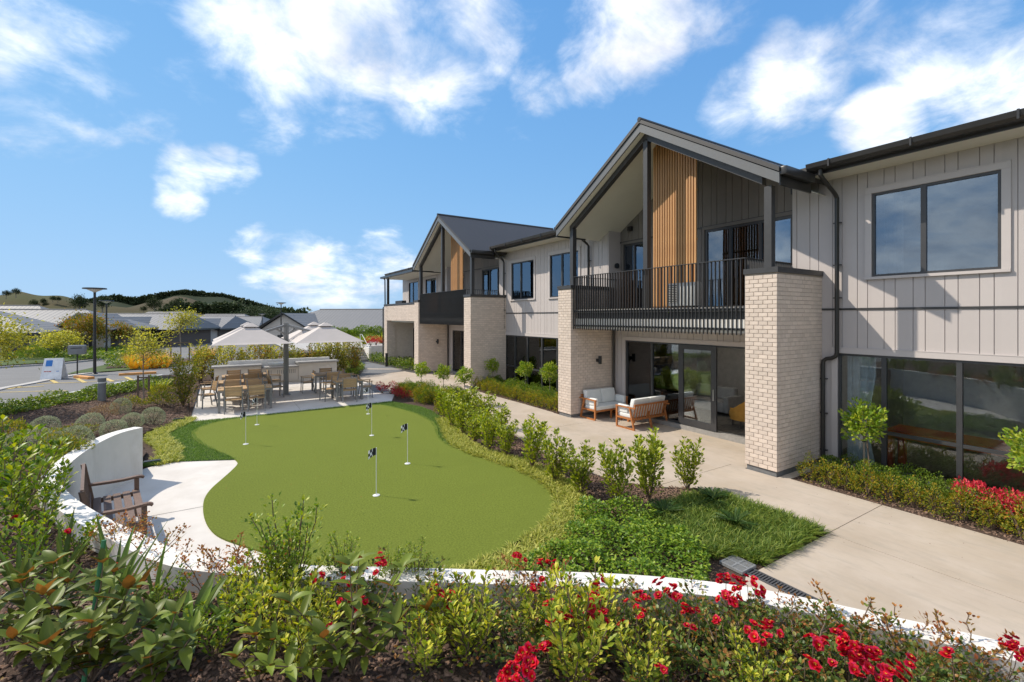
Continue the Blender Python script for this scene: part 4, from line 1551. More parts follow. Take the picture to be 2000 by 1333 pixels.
# ------------------------------------------------------------------ dining terrace
def dining_chair(loc, rz, label, group):
    """front is local -y"""
    loc = (loc[0] + RND.uniform(-.04, .04), loc[1] + RND.uniform(-.05, .05), loc[2])
    t = thing('dining_chair', loc, label, 'chair', group, rz + RND.uniform(-.16, .16))
    for sx in (-1, 1):
        x = sx * .25
        MB().beam((x, -.22, 0), (x, -.20, .64), .032, .032, up=(0, 1, 0)).build('leg', 'alu_grey', t, local=True)
        MB().beam((x, .25, 0), (x, .19, .46), .032, .032, up=(0, 1, 0)).build('leg', 'alu_grey', t, local=True)
        MB().beam((x, .19, .46), (x, .27, .90), .032, .032, up=(0, 1, 0)).build('back_upright', 'alu_grey', t, local=True)
        MB().beam((x, -.24, .655), (x, .22, .655), .05, .025).build('armrest', 'teak_pale', t, local=True)
        MB().beam((x, -.2, .42), (x, .19, .42), .03, .03).build('side_rail', 'alu_grey', t, local=True)
    for k in range(5):
        y = -.20 + k * .085
        MB().box(-.235, .235, y, y + .075, .435, .455).build('seat_slat', 'teak_pale', t, local=True)
    for k in range(4):
        z = .56 + k * .085
        y = .19 + (z - .46) * .18
        MB().beam((-.235, y + .02, z + .036), (.235, y + .02, z + .036), .018, .074).build('back_slat', 'teak_pale', t, local=True)
    return t


def dining_table(loc, lx, ly, label, group):
    t = thing('dining_table', loc, label, 'table', group)
    hx, hy, h = lx / 2, ly / 2, .76
    for sx in (-1, 1):
        for sy in (-1, 1):
            MB().box(sx * (hx - .035) - .035, sx * (hx - .035) + .035, sy * (hy - .035) - .035, sy * (hy - .035) + .035, 0, h - .035).build('leg', 'alu_grey', t, local=True)
    b = MB()
    b.box(-hx + .07, hx - .07, -hy, -hy + .04, h - .1, h - .035)
    b.box(-hx + .07, hx - .07, hy - .04, hy, h - .1, h - .035)
    b.box(-hx, -hx + .04, -hy + .07, hy - .07, h - .1, h - .035)
    b.box(hx - .04, hx, -hy + .07, hy - .07, h - .1, h - .035)
    b.build('apron', 'alu_grey', t, local=True)
    n_ = int(ly / .095)
    for k in range(n_):
        y = -hy + k * ly / n_
        MB().box(-hx, hx, y + .003, y + ly / n_ - .003, h - .034, h).build('top_slat', 'teak_pale', t, local=True)
    return t


PI = math.pi
GL, GR = 'chairs round the long dining tables', 'chairs round the square dining tables'
tabs = [(.72, 18.52, 1.6, .86, 'long slatted dining table at the front of the terrace beside the putting green'),
        (.72, 20.45, 1.62, .86, 'long slatted dining table in the middle of the row of three'),
        (.85, 22.4, 1.62, .86, 'long slatted dining table closest to the barbecue counter')]
for i, (x, y, lx, ly, lab) in enumerate(tabs):
    dining_table((x, y, 0), lx, ly, lab, 'long dining tables under the parasols')
    where = ('front', 'middle', 'rear')[i]
    for dx in (-.37, .34):
        dining_chair((x + dx, y - .52, 0), PI + RND.uniform(-.06, .06), 'slatted chair drawn to the green side of the %s long dining table' % where, GL)
        dining_chair((x + dx + .03, y + .55, 0), RND.uniform(-.06, .06), 'slatted chair drawn to the barbecue side of the %s long dining table' % where, GL)
dining_chair((-.38, 19.6, 0), -PI / 2 + .2, 'slatted chair pulled out by itself between two long tables beside the tall shrub', GL)
dining_chair((-.36, 21.3, 0), -PI / 2 - .15, 'slatted chair at the end of the middle long table beside the tall shrub', GL)
dining_chair((1.85, 20.5, 0), PI / 2 + .1, 'slatted chair at the end of the middle long table facing the parasol post', GL)
dining_chair((2.0, 22.45, 0), PI / 2 - .1, 'slatted chair at the end of the rear long table', GL)
stabs = [(4.17, 18.62, .98, .92, 'square slatted dining table beside the putting green'), (3.95, 21.1, 1.25, .92, 'larger slatted dining table behind the square one')]
for i, (x, y, lx, ly, lab) in enumerate(stabs):
    dining_table((x, y, 0), lx, ly, lab, 'dining tables by the path')
    nm = ('square dining table', 'larger dining table')[i]
    dining_chair((x - .02, y - .62, 0), PI, 'slatted chair on the green side of the %s' % nm, GR)
    dining_chair((x + .05, y + .62, 0), .05, 'slatted chair on the barbecue side of the %s' % nm, GR)
    dining_chair((x - lx / 2 - .22, y + .05, 0), -PI / 2 + .15, 'slatted chair at the parasol end of the %s' % nm, GR)
    dining_chair((x + lx / 2 + .22, y, 0), PI / 2, 'slatted chair at the path end of the %s' % nm, GR)

# parasol with four canopies on one post
um = thing('parasol', (2.27, 20.95, 0), 'grey steel centre post carrying four pale square parasol canopies over the terrace', 'parasol')
ux, uy = 2.27, 20.95
MB().box(ux - .16, ux + .16, uy - .16, uy + .16, 0, .03).build('base_plate', 'alu_grey', um)
b = MB()
for sx in (-1, 1):
    b.box(ux + sx * .055 - .035, ux + sx * .055 + .035, uy - .075, uy + .075, .03, 2.95)
b.box(ux - .02, ux + .02, uy - .05, uy + .05, .03, 2.95)
b.build('post', 'alu_grey', um)
for (cx, cy) in ((.95, 19.6), (3.55, 19.6), (.95, 22.25), (3.55, 22.25)):
    d = Vector((cx - ux, cy - uy, 0))
    arm = MB()
    arm.beam((ux, uy, 2.86), (ux + d.x * .62, uy + d.y * .62, 2.62), .06, .09)
    arm.beam((ux, uy, 2.45), (ux + d.x * .3, uy + d.y * .3, 2.72), .04, .05)
    arm.build('arm', 'alu_grey', um)
    hs, ze, za = 1.23, 2.23, 2.93
    can = MB()
    N_ = 8
    vs, fs = [], []
    # four facets, each a sagging grid from apex to edge
    cor = [(-1, -1), (1, -1), (1, 1), (-1, 1)]
    for q in range(4):
        c0, c1 = cor[q], cor[(q + 1) % 4]
        b0 = len(vs)
        for i in range(N_ + 1):
            u = .09 + .91 * i / N_
            for k in range(N_ + 1):
                w = k / N_
                ex, ey = c0[0] * (1 - w) + c1[0] * w, c0[1] * (1 - w) + c1[1] * w
                sag = .05 * math.sin(math.pi * w) * u
                inset = 1 - .025 * math.sin(math.pi * w) * u
                z = za - (za - ze) * (u ** .94) - sag * (.4 if i < N_ else .0)
                vs.append((cx + ex * hs * u * inset, cy + ey * hs * u * inset, z))
        for i in range(N_):
            for k in range(N_):
                fs.append((b0 + i * (N_ + 1) + k, b0 + i * (N_ + 1) + k + 1, b0 + (i + 1) * (N_ + 1) + k + 1, b0 + (i + 1) * (N_ + 1) + k))
    can.add(vs, fs)
    me_ = can.build('canopy', 'canopy', um)
    top = MB()
    top.add([(cx - .26, cy - .26, za - .10), (cx + .26, cy - .26, za - .10), (cx + .26, cy + .26, za - .10), (cx - .26, cy + .26, za - .10), (cx, cy, za + .06)], [(0, 1, 4), (1, 2, 4), (2, 3, 4), (3, 0, 4)])
    top.build('vent_cap', 'canopy', me_)
    for q in range(4):
        c0 = cor[q]
        MB().tube([(cx, cy, za - .12), (cx + c0[0] * hs * .98, cy + c0[1] * hs * .98, ze - .01)], .012, 6).build('rib', 'alu_grey', me_)
    MB().tube([(cx, cy, za - .35), (cx, cy, za + .05)], .035, 10).build('hub', 'alu_grey', me_)

# barbecue counter
bc = thing('barbecue_counter', (2.3, 25.0, 0), 'long cream outdoor kitchen counter with grey stone tops behind the dining tables', 'counter')
MB().box(-.25, 1.62, 24.7, 25.4, 0, .86).build('cabinet', 'render_cream', bc)
MB().box(1.621, 3.24, 24.75, 25.4, 0, .74).build('cabinet', 'render_cream', bc)
MB().box(3.241, 5.02, 24.7, 25.4, 0, .90).build('cabinet', 'render_cream', bc)
MB().box(-.35, 1.66, 24.6, 25.42, .861, .95).build('counter_top', 'stone_grey', bc, bevel=.008)
MB().box(1.665, 3.22, 24.62, 25.42, .741, .81).build('counter_top', 'stone_grey', bc, bevel=.008)
MB().box(3.16, 5.10, 24.6, 25.42, .901, .98).build('counter_top', 'stone_grey', bc, bevel=.008)
MB().box(.3, 4.8, 25.43, 25.62, 0, 1.10).build('backing_wall', 'wall_white', bc)
for x0 in (1.68, 2.2, 2.72):
    dr = MB().box(x0, x0 + .48, 24.735, 24.75, .08, .70).build('cabinet_door', 'render_cream', bc)
    for k in range(4):
        MB().box(x0 + .1 + k * .08, x0 + .13 + k * .08, 24.728, 24.736, .45, .64).build('vent_slot', 'stone_grey', dr)
MB().box(1.95, 2.65, 24.8, 25.3, .811, .98).build('barbecue_hood', 'steel', bc, bevel=.02)

# ------------------------------------------------------------------ teak bench against the curved wall
bn = thing('garden_bench', (-1.28, 8.72, 0), 'weathered brown slatted bench with arms standing against the curved white wall', 'bench', None, PI / 2 + math.radians(10))
# local: front -y, length x
for sx in (-1, 1):
    x = sx * .74
    MB().beam((x, -.27, 0), (x, -.27, .60), .06, .06, up=(0, 1, 0)).build('leg', 'bench_wood', bn, local=True)
    MB().tube([(x, .27, 0), (x, .27, .42), (x, .36, .96)], .035, 4).build('leg', 'bench_wood', bn, local=True)
    pts = smooth_curve([(-.36, .60), (-.30, .625), (-.1, .615), (.12, .62), (.29, .63)], 4)
    b = MB()
    for p, q in zip(pts[:-1], pts[1:]):
        b.beam((x, p[0], p[1]), (x, q[0], q[1]), .075, .035)
    b.build('armrest', 'bench_wood', bn, local=True)
    MB().beam((x, -.25, .36), (x, .25, .36), .035, .07).build('side_rail', 'bench_wood', bn, local=True)
for k in range(5):
    y = -.30 + k * .115
    MB().box(-.75, .75, y, y + .088, .40 - .004 * k, .425 - .004 * k).build('seat_slat', 'bench_wood', bn, local=True)
MB().beam((-.72, .355, .93), (.72, .355, .93), .035, .085).build('top_rail', 'bench_wood', bn, local=True)
MB().beam((-.72, .285, .50), (.72, .285, .50), .03, .05).build('lower_rail', 'bench_wood', bn, local=True)
for k in range(17):
    x = -.66 + k * 1.32 / 16
    MB().beam((x, .29, .52), (x, .35, .90), .04, .014, up=(0, 1, 0)).build('back_slat', 'bench_wood', bn, local=True)

# ------------------------------------------------------------------ furniture seen through the glass
t = thing('table_lamp', (11.9, 10.55, .66), 'table lamp with white drum shade and teal glazed base inside the glass doors', 'lamp')
MB().lathe([(.0, 0), (.07, 0), (.12, .08), (.125, .16), (.09, .26), (.04, .32), (.02, .36)], 11.9, 10.55, 20).build('lamp_base', 'teal_glaze', t, local=False, smooth=True)
for o_ in t.children:
    o_.location.z = 0
sh = MB().lathe([(.215, 0), (.20, .33), (.195, .33), (.21, .0)], 0, 0, 24).build('lamp_shade', 'lamp_shade', t, local=True, smooth=True)
sh.location = (0, 0, .40)
lp = bpy.data.lights.new('lamp_bulb', 'POINT')
lp.energy = 14
lp.color = (1.0, .86, .68)
lp.shadow_soft_size = .06
lo_ = bpy.data.objects.new('lamp_bulb', lp)
COL.objects.link(lo_)
lo_.parent = t
lo_.location = (0, 0, .55)
t = thing('side_table', (11.9, 10.55, .1), 'small oak side table carrying the teal lamp', 'table')
MB().box(-.28, .28, -.28, .28, .52, .56).build('table_top', 'oak', t, local=True)
for sx in (-1, 1):
    for sy in (-1, 1):
        MB().box(sx * .23 - .02, sx * .23 + .02, sy * .23 - .02, sy * .23 + .02, 0, .52).build('leg', 'oak', t, local=True)
t = thing('armchair', (12.45, 7.45, .1), 'mustard yellow tub armchair inside the open sliding door', 'armchair')
b = MB()
N_ = 14
for i in range(N_):
    a0, a1 = PI * (-.15 + 1.3 * i / N_), PI * (-.15 + 1.3 * (i + 1) / N_)
    f = lambda a: .52 + .30 * max(0, math.sin(a)) ** 1.5
    p = []
    for z in (0.22, None):
        for (r_, a) in ((.30, a0), (.38, a0), (.38, a1), (.30, a1)):
            p.append((r_ * math.cos(a), r_ * math.sin(a), z if z else f(a)))
    b.hexa(p)
b.build('shell', 'armchair_gold', t, local=True)
MB().box(-.29, .29, -.34, .26, .24, .42).build('seat', 'armchair_gold', t, local=True, bevel=.04, seg=3)
for sx in (-1, 1):
    for sy in (-1, 1):
        MB().beam((sx * .24, sy * .22, 0), (sx * .22, sy * .2, .24), .035, .035, up=(0, 1, 0)).build('leg', 'room_dark', t, local=True)
t.rotation_euler = (0, 0, 2.6)
t = thing('indoor_sofa', (13.6, 9.3, .1), 'grey upholstered sofa behind the fixed door glass', 'sofa')
MB().box(-.38, .38, -.7, .7, .1, .42).build('seat', 'sofa_grey', t, local=True, bevel=.05, seg=3)
MB().box(.2, .42, -.7, .7, .42, .82).build('backrest', 'sofa_grey', t, local=True, bevel=.05, seg=3)
for s in (-1, 1):
    MB().box(-.4, .42, s * .78 - .08, s * .78 + .08, .1, .6).build('arm', 'sofa_grey', t, local=True, bevel=.04, seg=3)
t = thing('cabinet', (15.6, 7.2, .1), 'dark sideboard against the back wall of the lounge', 'cabinet')
MB().box(-.25, .3, -.9, .9, .1, .85).build('body', 'room_dark', t, local=True)
for k in range(3):
    MB().box(-.27, -.251, -.88 + k * .6, -.32 + k * .6, .13, .82).build('door', 'oak', t, local=True)
t = thing('red_table', (11.88, 2.9, .1), 'long red lacquered table behind the large ground floor window', 'table')
MB().box(-.38, .38, -1.15, 1.0, .66, .80).build('table_top', 'red_lacquer', t, local=True)
for sx in (-1, 1):
    for y in (-1.08, .93):
        MB().box(sx * .32 - .05, sx * .32 + .05, y - .06, y + .06, 0, .66).build('leg', 'red_lacquer', t, local=True)
t = thing('oak_stool', (11.65, 1.45, .1), 'yellow wooden stool beside the red table behind the window', 'stool')
MB().box(-.2, .2, -.2, .2, .56, .62).build('seat', 'armchair_gold', t, local=True)
for sx in (-1, 1):
    for sy in (-1, 1):
        MB().beam((sx * .19, sy * .19, 0), (sx * .15, sy * .15, .56), .05, .05, up=(0, 1, 0)).build('leg', 'armchair_gold', t, local=True)

# ------------------------------------------------------------------ leaves
T4 = (np.array([(0, 0, 0), (.5, .45, .13), (0, 1, 0), (-.5, .45, .13)]), np.array([(0, 1, 2), (0, 2, 3)]))
T8 = (np.array([(0, 0, 0), (.36, .25, .07), (.5, .6, .08), (0, 1, -.06), (-.5, .6, .08), (-.36, .25, .07), (0, .6, .02), (0, .25, .01)]),
      np.array([(0, 1, 7), (0, 7, 5), (7, 1, 2), (7, 2, 6), (5, 7, 6), (5, 6, 4), (6, 2, 3), (6, 3, 4)]))
TB = (np.array([(-.5, 0, 0), (.5, 0, 0), (-.45, .45, .02), (.45, .45, .02), (-.3, .78, -.08), (.3, .78, -.08), (0, 1, -.25)]), np.array([(0, 1, 3), (0, 3, 2), (2, 3, 5), (2, 5, 4), (4, 5, 6)]))


def unit(a):
    return a / np.maximum(np.linalg.norm(a, axis=-1, keepdims=True), 1e-9)


def leaf_arrays(P_, D_, L_, W_, tmpl, up=None, jitter=.5):
    """place a leaf template at points P_ along directions D_"""
    k = len(P_)
    D_ = unit(np.asarray(D_, float))
    u = np.tile(np.array([0, 0, 1.0]), (k, 1)) if up is None else np.asarray(up, float)
    u = u + rng.normal(0, jitter, (k, 3))
    n_ = unit(u - (u * D_).sum(1, keepdims=True) * D_)
    s_ = np.cross(D_, n_)
    tv, tf = tmpl
    L_ = np.broadcast_to(L_, (k,))
    W_ = np.broadcast_to(W_, (k,))
    v = P_[:, None, :] + tv[None, :, 0, None] * (s_ * W_[:, None])[:, None, :] + tv[None, :, 1, None] * (D_ * L_[:, None])[:, None, :] + tv[None, :, 2, None] * (n_ * L_[:, None])[:, None, :]
    f = (np.arange(k)[:, None, None] * len(tv) + tf[None])
    return v.reshape(-1, 3), f.reshape(-1, 3)


def leaf_mesh(name, parts, mat):
    vs, fs, off = [], [], 0
    for v, f in parts:
        vs.append(v)
        fs.append(f + off)
        off += len(v)
    return np_mesh(name, np.concatenate(vs), np.concatenate(fs).ravel(), 3, mat)


def stem_mesh(name, lines, mat, r0=.008, r1=.003, n=5):
    b = MB()
    for ln in lines:
        m_ = len(ln)
        b.tube(ln, [r0 + (r1 - r0) * i / (m_ - 1) for i in range(m_)], n, cap=False)
    return b.mesh(name, mat, smooth=True)


def rand_dirs(k, zmin=-1.0):
    z = rng.uniform(zmin, 1, k)
    a = rng.uniform(0, 2 * np.pi, k)
    r = np.sqrt(1 - z * z)
    return np.stack([r * np.cos(a), r * np.sin(a), z], 1)


def lumps(d, amp, freq=3.0, seed=0):
    r = np.random.default_rng(seed)
    out = np.ones(len(d))
    for _ in range(5):
        w = r.normal(0, freq, 3)
        out += amp * .5 * np.sin(d @ w + r.uniform(0, 6))
    return out


def mound_plant(seed, rx, ry, h, count, ls, mat, zmin=-.1, amp=.18, tmpl=T4, wid=.5, stem='stem', shell=.35, upb=.4):
    """dense rounded bush: leaves through the outer shell of a lumpy dome"""
    d = rand_dirs(count, zmin)
    rad = lumps(d, amp, 3.2, seed) * (1 - shell * rng.uniform(0, 1, count) ** 2)
    base = .42 * h
    P_ = np.stack([d[:, 0] * rx * rad, d[:, 1] * ry * rad, base + d[:, 2] * (h - base) * rad], 1)
    P_[:, 2] = np.maximum(P_[:, 2], .015)
    D_ = d + rng.normal(0, .55, (count, 3)) + np.array([0, 0, upb])
    fol = leaf_mesh('foliage', [leaf_arrays(P_, D_, ls * rng.uniform(.6, 1.3, count), ls * wid * rng.uniform(.7, 1.2, count), tmpl, up=d + np.array([0, 0, .4]))], mat)
    lines = []
    for k in range(9):
        a = rng.uniform(0, 6.28)
        e = np.array([math.cos(a) * rx * .75, math.sin(a) * ry * .75, h * rng.uniform(.5, .9)])
        lines.append([(0, 0, -.03), tuple(e * .45 + np.array([0, 0, .02])), tuple(e)])
    return fol, stem_mesh('stem', lines, stem, .008, .003)


def upright_plant(seed, h, spread, nst, per, ls, mat, lo=.15, tmpl=T8, wid=.55, stem='stem', twig=.12, r0=.01, droop=0.0):
    """several rising stems, leaves set along them and on side twigs"""
    lines, PP, DD, UU = [], [], [], []
    for s in range(nst):
        a = 2 * math.pi * (s + rng.uniform(-.4, .4)) / nst
        hh = h * rng.uniform(.68, 1.03)
        out = spread * rng.uniform(.35, 1.0)
        pts = []
        bx, by = rng.normal(0, .03, 2)
        for i in range(7):
            t = i / 6
            pts.append((math.cos(a) * out * t ** .8 + bx * t + rng.normal(0, .008), math.sin(a) * out * t ** .8 + by * t + rng.normal(0, .008), hh * t - droop * t * t * hh))
        lines.append(pts)
        pa = np.array(pts)
        for k in range(per):
            t = lo + (1 - lo) * rng.uniform(0, 1) ** .75
            i = min(5, int(t * 6))
            p = pa[i] + (pa[i + 1] - pa[i]) * (t * 6 - i)
            ax = unit(pa[min(6, i + 1)] - pa[max(0, i - 1)])
            b_ = rng.uniform(0, 6.28)
            side = np.array([math.cos(b_), math.sin(b_), rng.uniform(-.1, .5)])
            off = twig * rng.uniform(0, 1) * (1.15 - .65 * t)
            PP.append(p + side * off)
            DD.append(side * .9 + ax * .8 + rng.normal(0, .25, 3))
            UU.append(ax + np.array([0, 0, .5]))
        for k in range(5):                      # terminal rosette
            b_ = rng.uniform(0, 6.28)
            PP.append(pa[-1])
            DD.append(np.array([math.cos(b_) * .7, math.sin(b_) * .7, .9]))
            UU.append(np.array([0, 0, 1.0]))
    PP, DD, UU = map(np.array, (PP, DD, UU))
    k = len(PP)
    fol = leaf_mesh('foliage', [leaf_arrays(PP, DD, ls * rng.uniform(.65, 1.2, k), ls * wid * rng.uniform(.8, 1.15, k), tmpl, up=UU, jitter=.35)], mat)
    return fol, stem_mesh('stem', lines, stem, r0, .003)


def standard_plant(seed, trunk, r, h, count, ls, mat, amp=.25, tr=.014, stem='stem_grey'):
    """small clipped tree: bare stem and a loose ball"""
    d = rand_dirs(count, -.85)
    rad = lumps(d, amp, 3.6, seed) * (1 - .6 * rng.uniform(0, 1, count) ** 1.6)
    P_ = np.stack([d[:, 0] * r * rad, d[:, 1] * r * rad, trunk + h * .46 + d[:, 2] * h * .5 * rad], 1)
    D_ = d + rng.normal(0, .5, (count, 3)) + np.array([0, 0, .45])
    fol = leaf_mesh('crown', [leaf_arrays(P_, D_, ls * rng.uniform(.6, 1.25, count), ls * .45 * rng.uniform(.8, 1.2, count), T8 if ls > .05 else T4, up=d + np.array([0, 0, .6]))], mat)
    lines = [[(0, 0, -.03), (.006, .004, trunk * .5), (0, 0, trunk + h * .3)]]
    for k in range(8):
        e = rand_dirs(1, .0)[0]
        lines.append([(0, 0, trunk * .97), (e[0] * r * .4, e[1] * r * .4, trunk + h * .3), (e[0] * r * .8, e[1] * r * .8, trunk + h * (.4 + .35 * e[2]))])
    b = MB()
    for i, ln in enumerate(lines):
        b.tube(ln, [tr, tr * .85, tr * .6] if i == 0 else [tr * .5, tr * .35, tr * .15], 7, cap=False)
    return fol, b.mesh('trunk', stem, smooth=True)


def tree_plant(seed, trunk, r, h, nclus, per, ls, mat, tr=.06, stem='stem_grey', squash=1.0, lo=-.5, cr=.42):
    """tree: tapered trunk, limbs to leaf clumps spread through the crown volume"""
    d = rand_dirs(nclus, lo)
    rad = rng.uniform(.35, 1, nclus) ** .6 * lumps(d, .22, 2.5, seed)
    C_ = np.stack([d[:, 0] * r * rad, d[:, 1] * r * rad, trunk + h * .5 + d[:, 2] * h * .5 * rad * squash], 1)
    PP, DD = [], []
    for c in C_:
        q = rng.normal(0, 1, (per, 3)) * np.array([r * cr * .5, r * cr * .5, h * cr * .28])
        PP.append(c + q)
        DD.append(unit(q) + rng.normal(0, .6, (per, 3)) + np.array([0, 0, -.05]))
    PP, DD = np.concatenate(PP), np.concatenate(DD)
    k = len(PP)
    fol = leaf_mesh('crown', [leaf_arrays(PP, DD, ls * rng.uniform(.6, 1.3, k), ls * .6 * rng.uniform(.7, 1.2, k), T4, jitter=.6)], mat)
    b = MB()
    top = trunk + h * .62
    b.tube([(0, 0, -.1), (.02, .01, trunk * .5), (-.01, .02, trunk), (.02, 0, top)], [tr * 1.2, tr, tr * .8, tr * .25], 8, cap=False)
    for c in C_[:: max(1, nclus // 22)]:
        z0 = min(top, max(trunk * .8, c[2] - rng.uniform(.2, .5) * h * .6))
        m_ = c * np.array([.45, .45, 0]) + np.array([0, 0, z0 + (c[2] - z0) * .55])
        b.tube([(0, 0, z0), tuple(m_), tuple(c)], [tr * .38, tr * .25, tr * .08], 5, cap=False)
    return fol, b.mesh('trunk', stem, smooth=True)


def plant(name, proto, loc, label, cat, group=None, scale=1.0, rz=None, names=('foliage', 'stem'), sz=None):
    t = thing(name, loc, label, cat, group, RND.uniform(0, 6.28) if rz is None else rz)
    if cat in ('shrub', 'bush', 'rose bush'):
        t.rotation_euler[0] = RND.uniform(-.09, .09)
        t.rotation_euler[1] = RND.uniform(-.09, .09)
    t.scale = (scale, scale, scale * (sz or 1.0))
    link(names[0], proto[0], t)
    link(names[1], proto[1], t)
    return t


TC = ('crown', 'trunk')
ORD = ['first', 'second', 'third', 'fourth', 'fifth', 'sixth', 'seventh', 'eighth', 'ninth', 'tenth', 'eleventh', 'twelfth', 'thirteenth', 'fourteenth', 'fifteenth', 'sixteenth', 'seventeenth', 'eighteenth', 'nineteenth', 'twentieth']
# ---- hedge shrubs between green and path
gris = [upright_plant(s, 1.0, .34, 11, 70, .085, 'leaf_griselinia', lo=.10, twig=.17) for s in range(4)]
GP = [(1342, 958, .95), (1268, 978, 1.0), (1205, 988, 1.05), (1135, 968, 1.0), (1085, 942, 1.0), (1038, 916, .98), (988, 892, .95), (956, 882, .9), (928, 866, .95), (905, 850, 1.0), (882, 836, .95), (948, 838, 1.0), (975, 856, .95), (915, 828, 1.0),
      (868, 818, .9)]
for i, (x, y, s) in enumerate(GP):
    lab = '%s glossy hedge shrub along the path, counted from the dark grass bed' % ORD[i]
    if i == 0:
        lab = 'glossy green hedge shrub at the end of its row beside the dark grass bed'
    plant('hedge_shrub', gris[i % 4], at(x, y), lab, 'shrub', 'glossy hedge shrubs along the path', s * RND.uniform(.84, 1.1), sz=RND.uniform(.9, 1.1))

# ---- small standard trees
std = [standard_plant(3 + s, .70, .26, .62, 900, .075, 'leaf_standard') for s in range(3)]
for (x, y, s, lab) in ((7.09, 18.3, 1.0, 'small standard tree in the low hedge beside the terrace corner'), (7.46, 16.9, 1.0, 'small standard tree in the middle of the low hedge by the path'),
                       (7.5, 15.1, 1.05, 'small standard tree where the low hedge meets the taller shrubs'), (10.2, 17.75, 1.02, 'dense dark standard tree before the far brick pier'),
                       (10.5, 15.6, 1.05, 'small standard tree in the middle of the hedge bed below the windows'), (10.35, 13.75, 1.12, 'small standard tree beside the brick pier of the lounge bay')):
    plant('standard_tree', std[int(x * 7) % 3], (x, y, 0), lab, 'tree', 'small standard trees', s, names=TC)
stdn = standard_plant(9, .84, .29, .74, 1300, .08, 'leaf_standard', amp=.3, tr=.022)
t = plant('standard_tree', stdn, (10.42, 3.86, 0), 'small standard tree tied to a thin stake below the large window', 'tree', 'small standard trees', 1.0, names=TC)
MB().tube([(.05, .13, 0), (.02, .05, .9)], .011, 6).build('stake', 'stake_wood', t, local=True)
MB().tube([(0, 0, .80), (0, 0, .84)], .03, 8).build('tie', 'lamp_black', t, local=True)
plant('standard_tree', stdn, (10.3, 1.62, 0), 'small standard tree growing behind the red leaved bushes', 'tree', 'small standard trees', 1.0, names=TC)

# ---- low hedges of single bushes
hedge_y = [mound_plant(20 + s, .17, .17, .44, 900, .034, 'leaf_hedge', amp=.4, zmin=-.6) for s in range(3)]
hedge_g = [mound_plant(30 + s, .22, .22, .42, 1000, .036, 'leaf_hedge_green', amp=.25, zmin=-.6) for s in range(3)]
for k in range(19):
    y = 4.52 - k * .315
    plant('low_bush', hedge_y[k % 3], (9.80 + RND.uniform(-.05, .05), y, 0), '%s yellow green bush from the brick pier in the row edging the window bed' % ORD[k], 'bush', 'low bushes below the large window', RND.uniform(.9, 1.2))
    if k % 4 != 1 or k > 3:
        plant('low_bush', hedge_g[k % 3], (10.22 + RND.uniform(-.06, .06), y - .14, 0), '%s low green bush from the brick pier in the inner row of the window bed' % ORD[k], 'bush', 'low bushes below the large window', RND.uniform(.9, 1.15))
    if k < 14:
        plant('low_bush', hedge_g[(k + 1) % 3], (10.72 + RND.uniform(-.06, .06), y + .05, 0), '%s low green bush from the downpipe against the wall under the large window' % ORD[k], 'bush', 'low bushes below the large window', RND.uniform(.8, 1.05))
for k in range(19):
    y = 12.35 + k * .32
    plant('low_bush', hedge_y[k % 3], (9.62 + RND.uniform(-.05, .05), y, 0), '%s yellow green bush from the lounge pier edging the far hedge bed' % ORD[k], 'bush', 'low bushes of the far hedge bed', RND.uniform(.95, 1.2))
    for j, x in enumerate((10.05, 10.55)):
        plant('low_bush', hedge_g[(k + j) % 3], (x + RND.uniform(-.06, .06), y + .1, 0), '%s low green bush from the lounge pier, %s row of the far hedge bed' % (ORD[k], ('middle', 'wall side')[j]), 'bush', 'low bushes of the far hedge bed', RND.uniform(1.0, 1.3))
for k in range(46):
    y = RND.uniform(13.6, 18.9)
    x = RND.uniform(max(6.15, 5.9 + (15.5 - y) * .1), min(7.9, pl_x(y) - .2))
    plant('low_bush', (hedge_y if k % 2 else hedge_g)[k % 3], (x, y, 0), 'low bush in the broad hedge between terrace corner and path', 'bush', 'low bushes of the broad hedge by the path', RND.uniform(1.0, 1.3))
red = [mound_plant(40 + s, .24, .24, .46, 420, .06, 'leaf_red', amp=.3) for s in range(2)]
for (x, y) in ((10.35, 2.35), (10.2, 1.95), (10.55, 1.95), (10.15, 1.55), (10.55, 1.5), (10.3, 1.15)):
    plant('red_bush', red[int(x * 10) % 2], (x, y, 0), 'bright crimson leaved bush below the large window', 'bush', 'crimson bushes under the window', RND.uniform(.9, 1.2))
crim = [mound_plant(44, .24, .24, .36, 420, .045, 'leaf_crimson', amp=.3)]
for (x, y, s) in ((5.72, 19.2, 1.1), (5.95, 18.8, 1.2), (6.05, 18.35, 1.1), (5.9, 17.9, 1.0), (5.85, 17.45, .9), (6.1, 17.1, .8), (6.2, 18.0, .9)):
    plant('red_bush', crim[0], (x, y, 0), 'dark wine red bush at the terrace corner', 'bush', 'wine red bushes by the terrace', s)

# ---- uncountable edging, grass and ground cover


def tufts(name, centres, nbl, ln, wd, mat, zf, lean=.8, seg=TB, spread=.05):
    c = np.repeat(np.asarray(centres), nbl, axis=0)
    k = len(c)
    a = rng.uniform(0, 6.28, k)
    r = spread * np.sqrt(rng.uniform(0, 1, k))
    z = np.array([zf(x, y) for x, y in centres]).repeat(nbl)
    P_ = np.stack([c[:, 0] + r * np.cos(a), c[:, 1] + r * np.sin(a), z], 1)
    D_ = np.stack([np.cos(a) * lean * rng.uniform(.2, 1.2, k), np.sin(a) * lean * rng.uniform(.2, 1.2, k), np.ones(k)], 1)
    return leaf_mesh(name, [leaf_arrays(P_, D_, ln * rng.uniform(.6, 1.25, k), wd * rng.uniform(.7, 1.2, k), seg, jitter=.25)], mat)


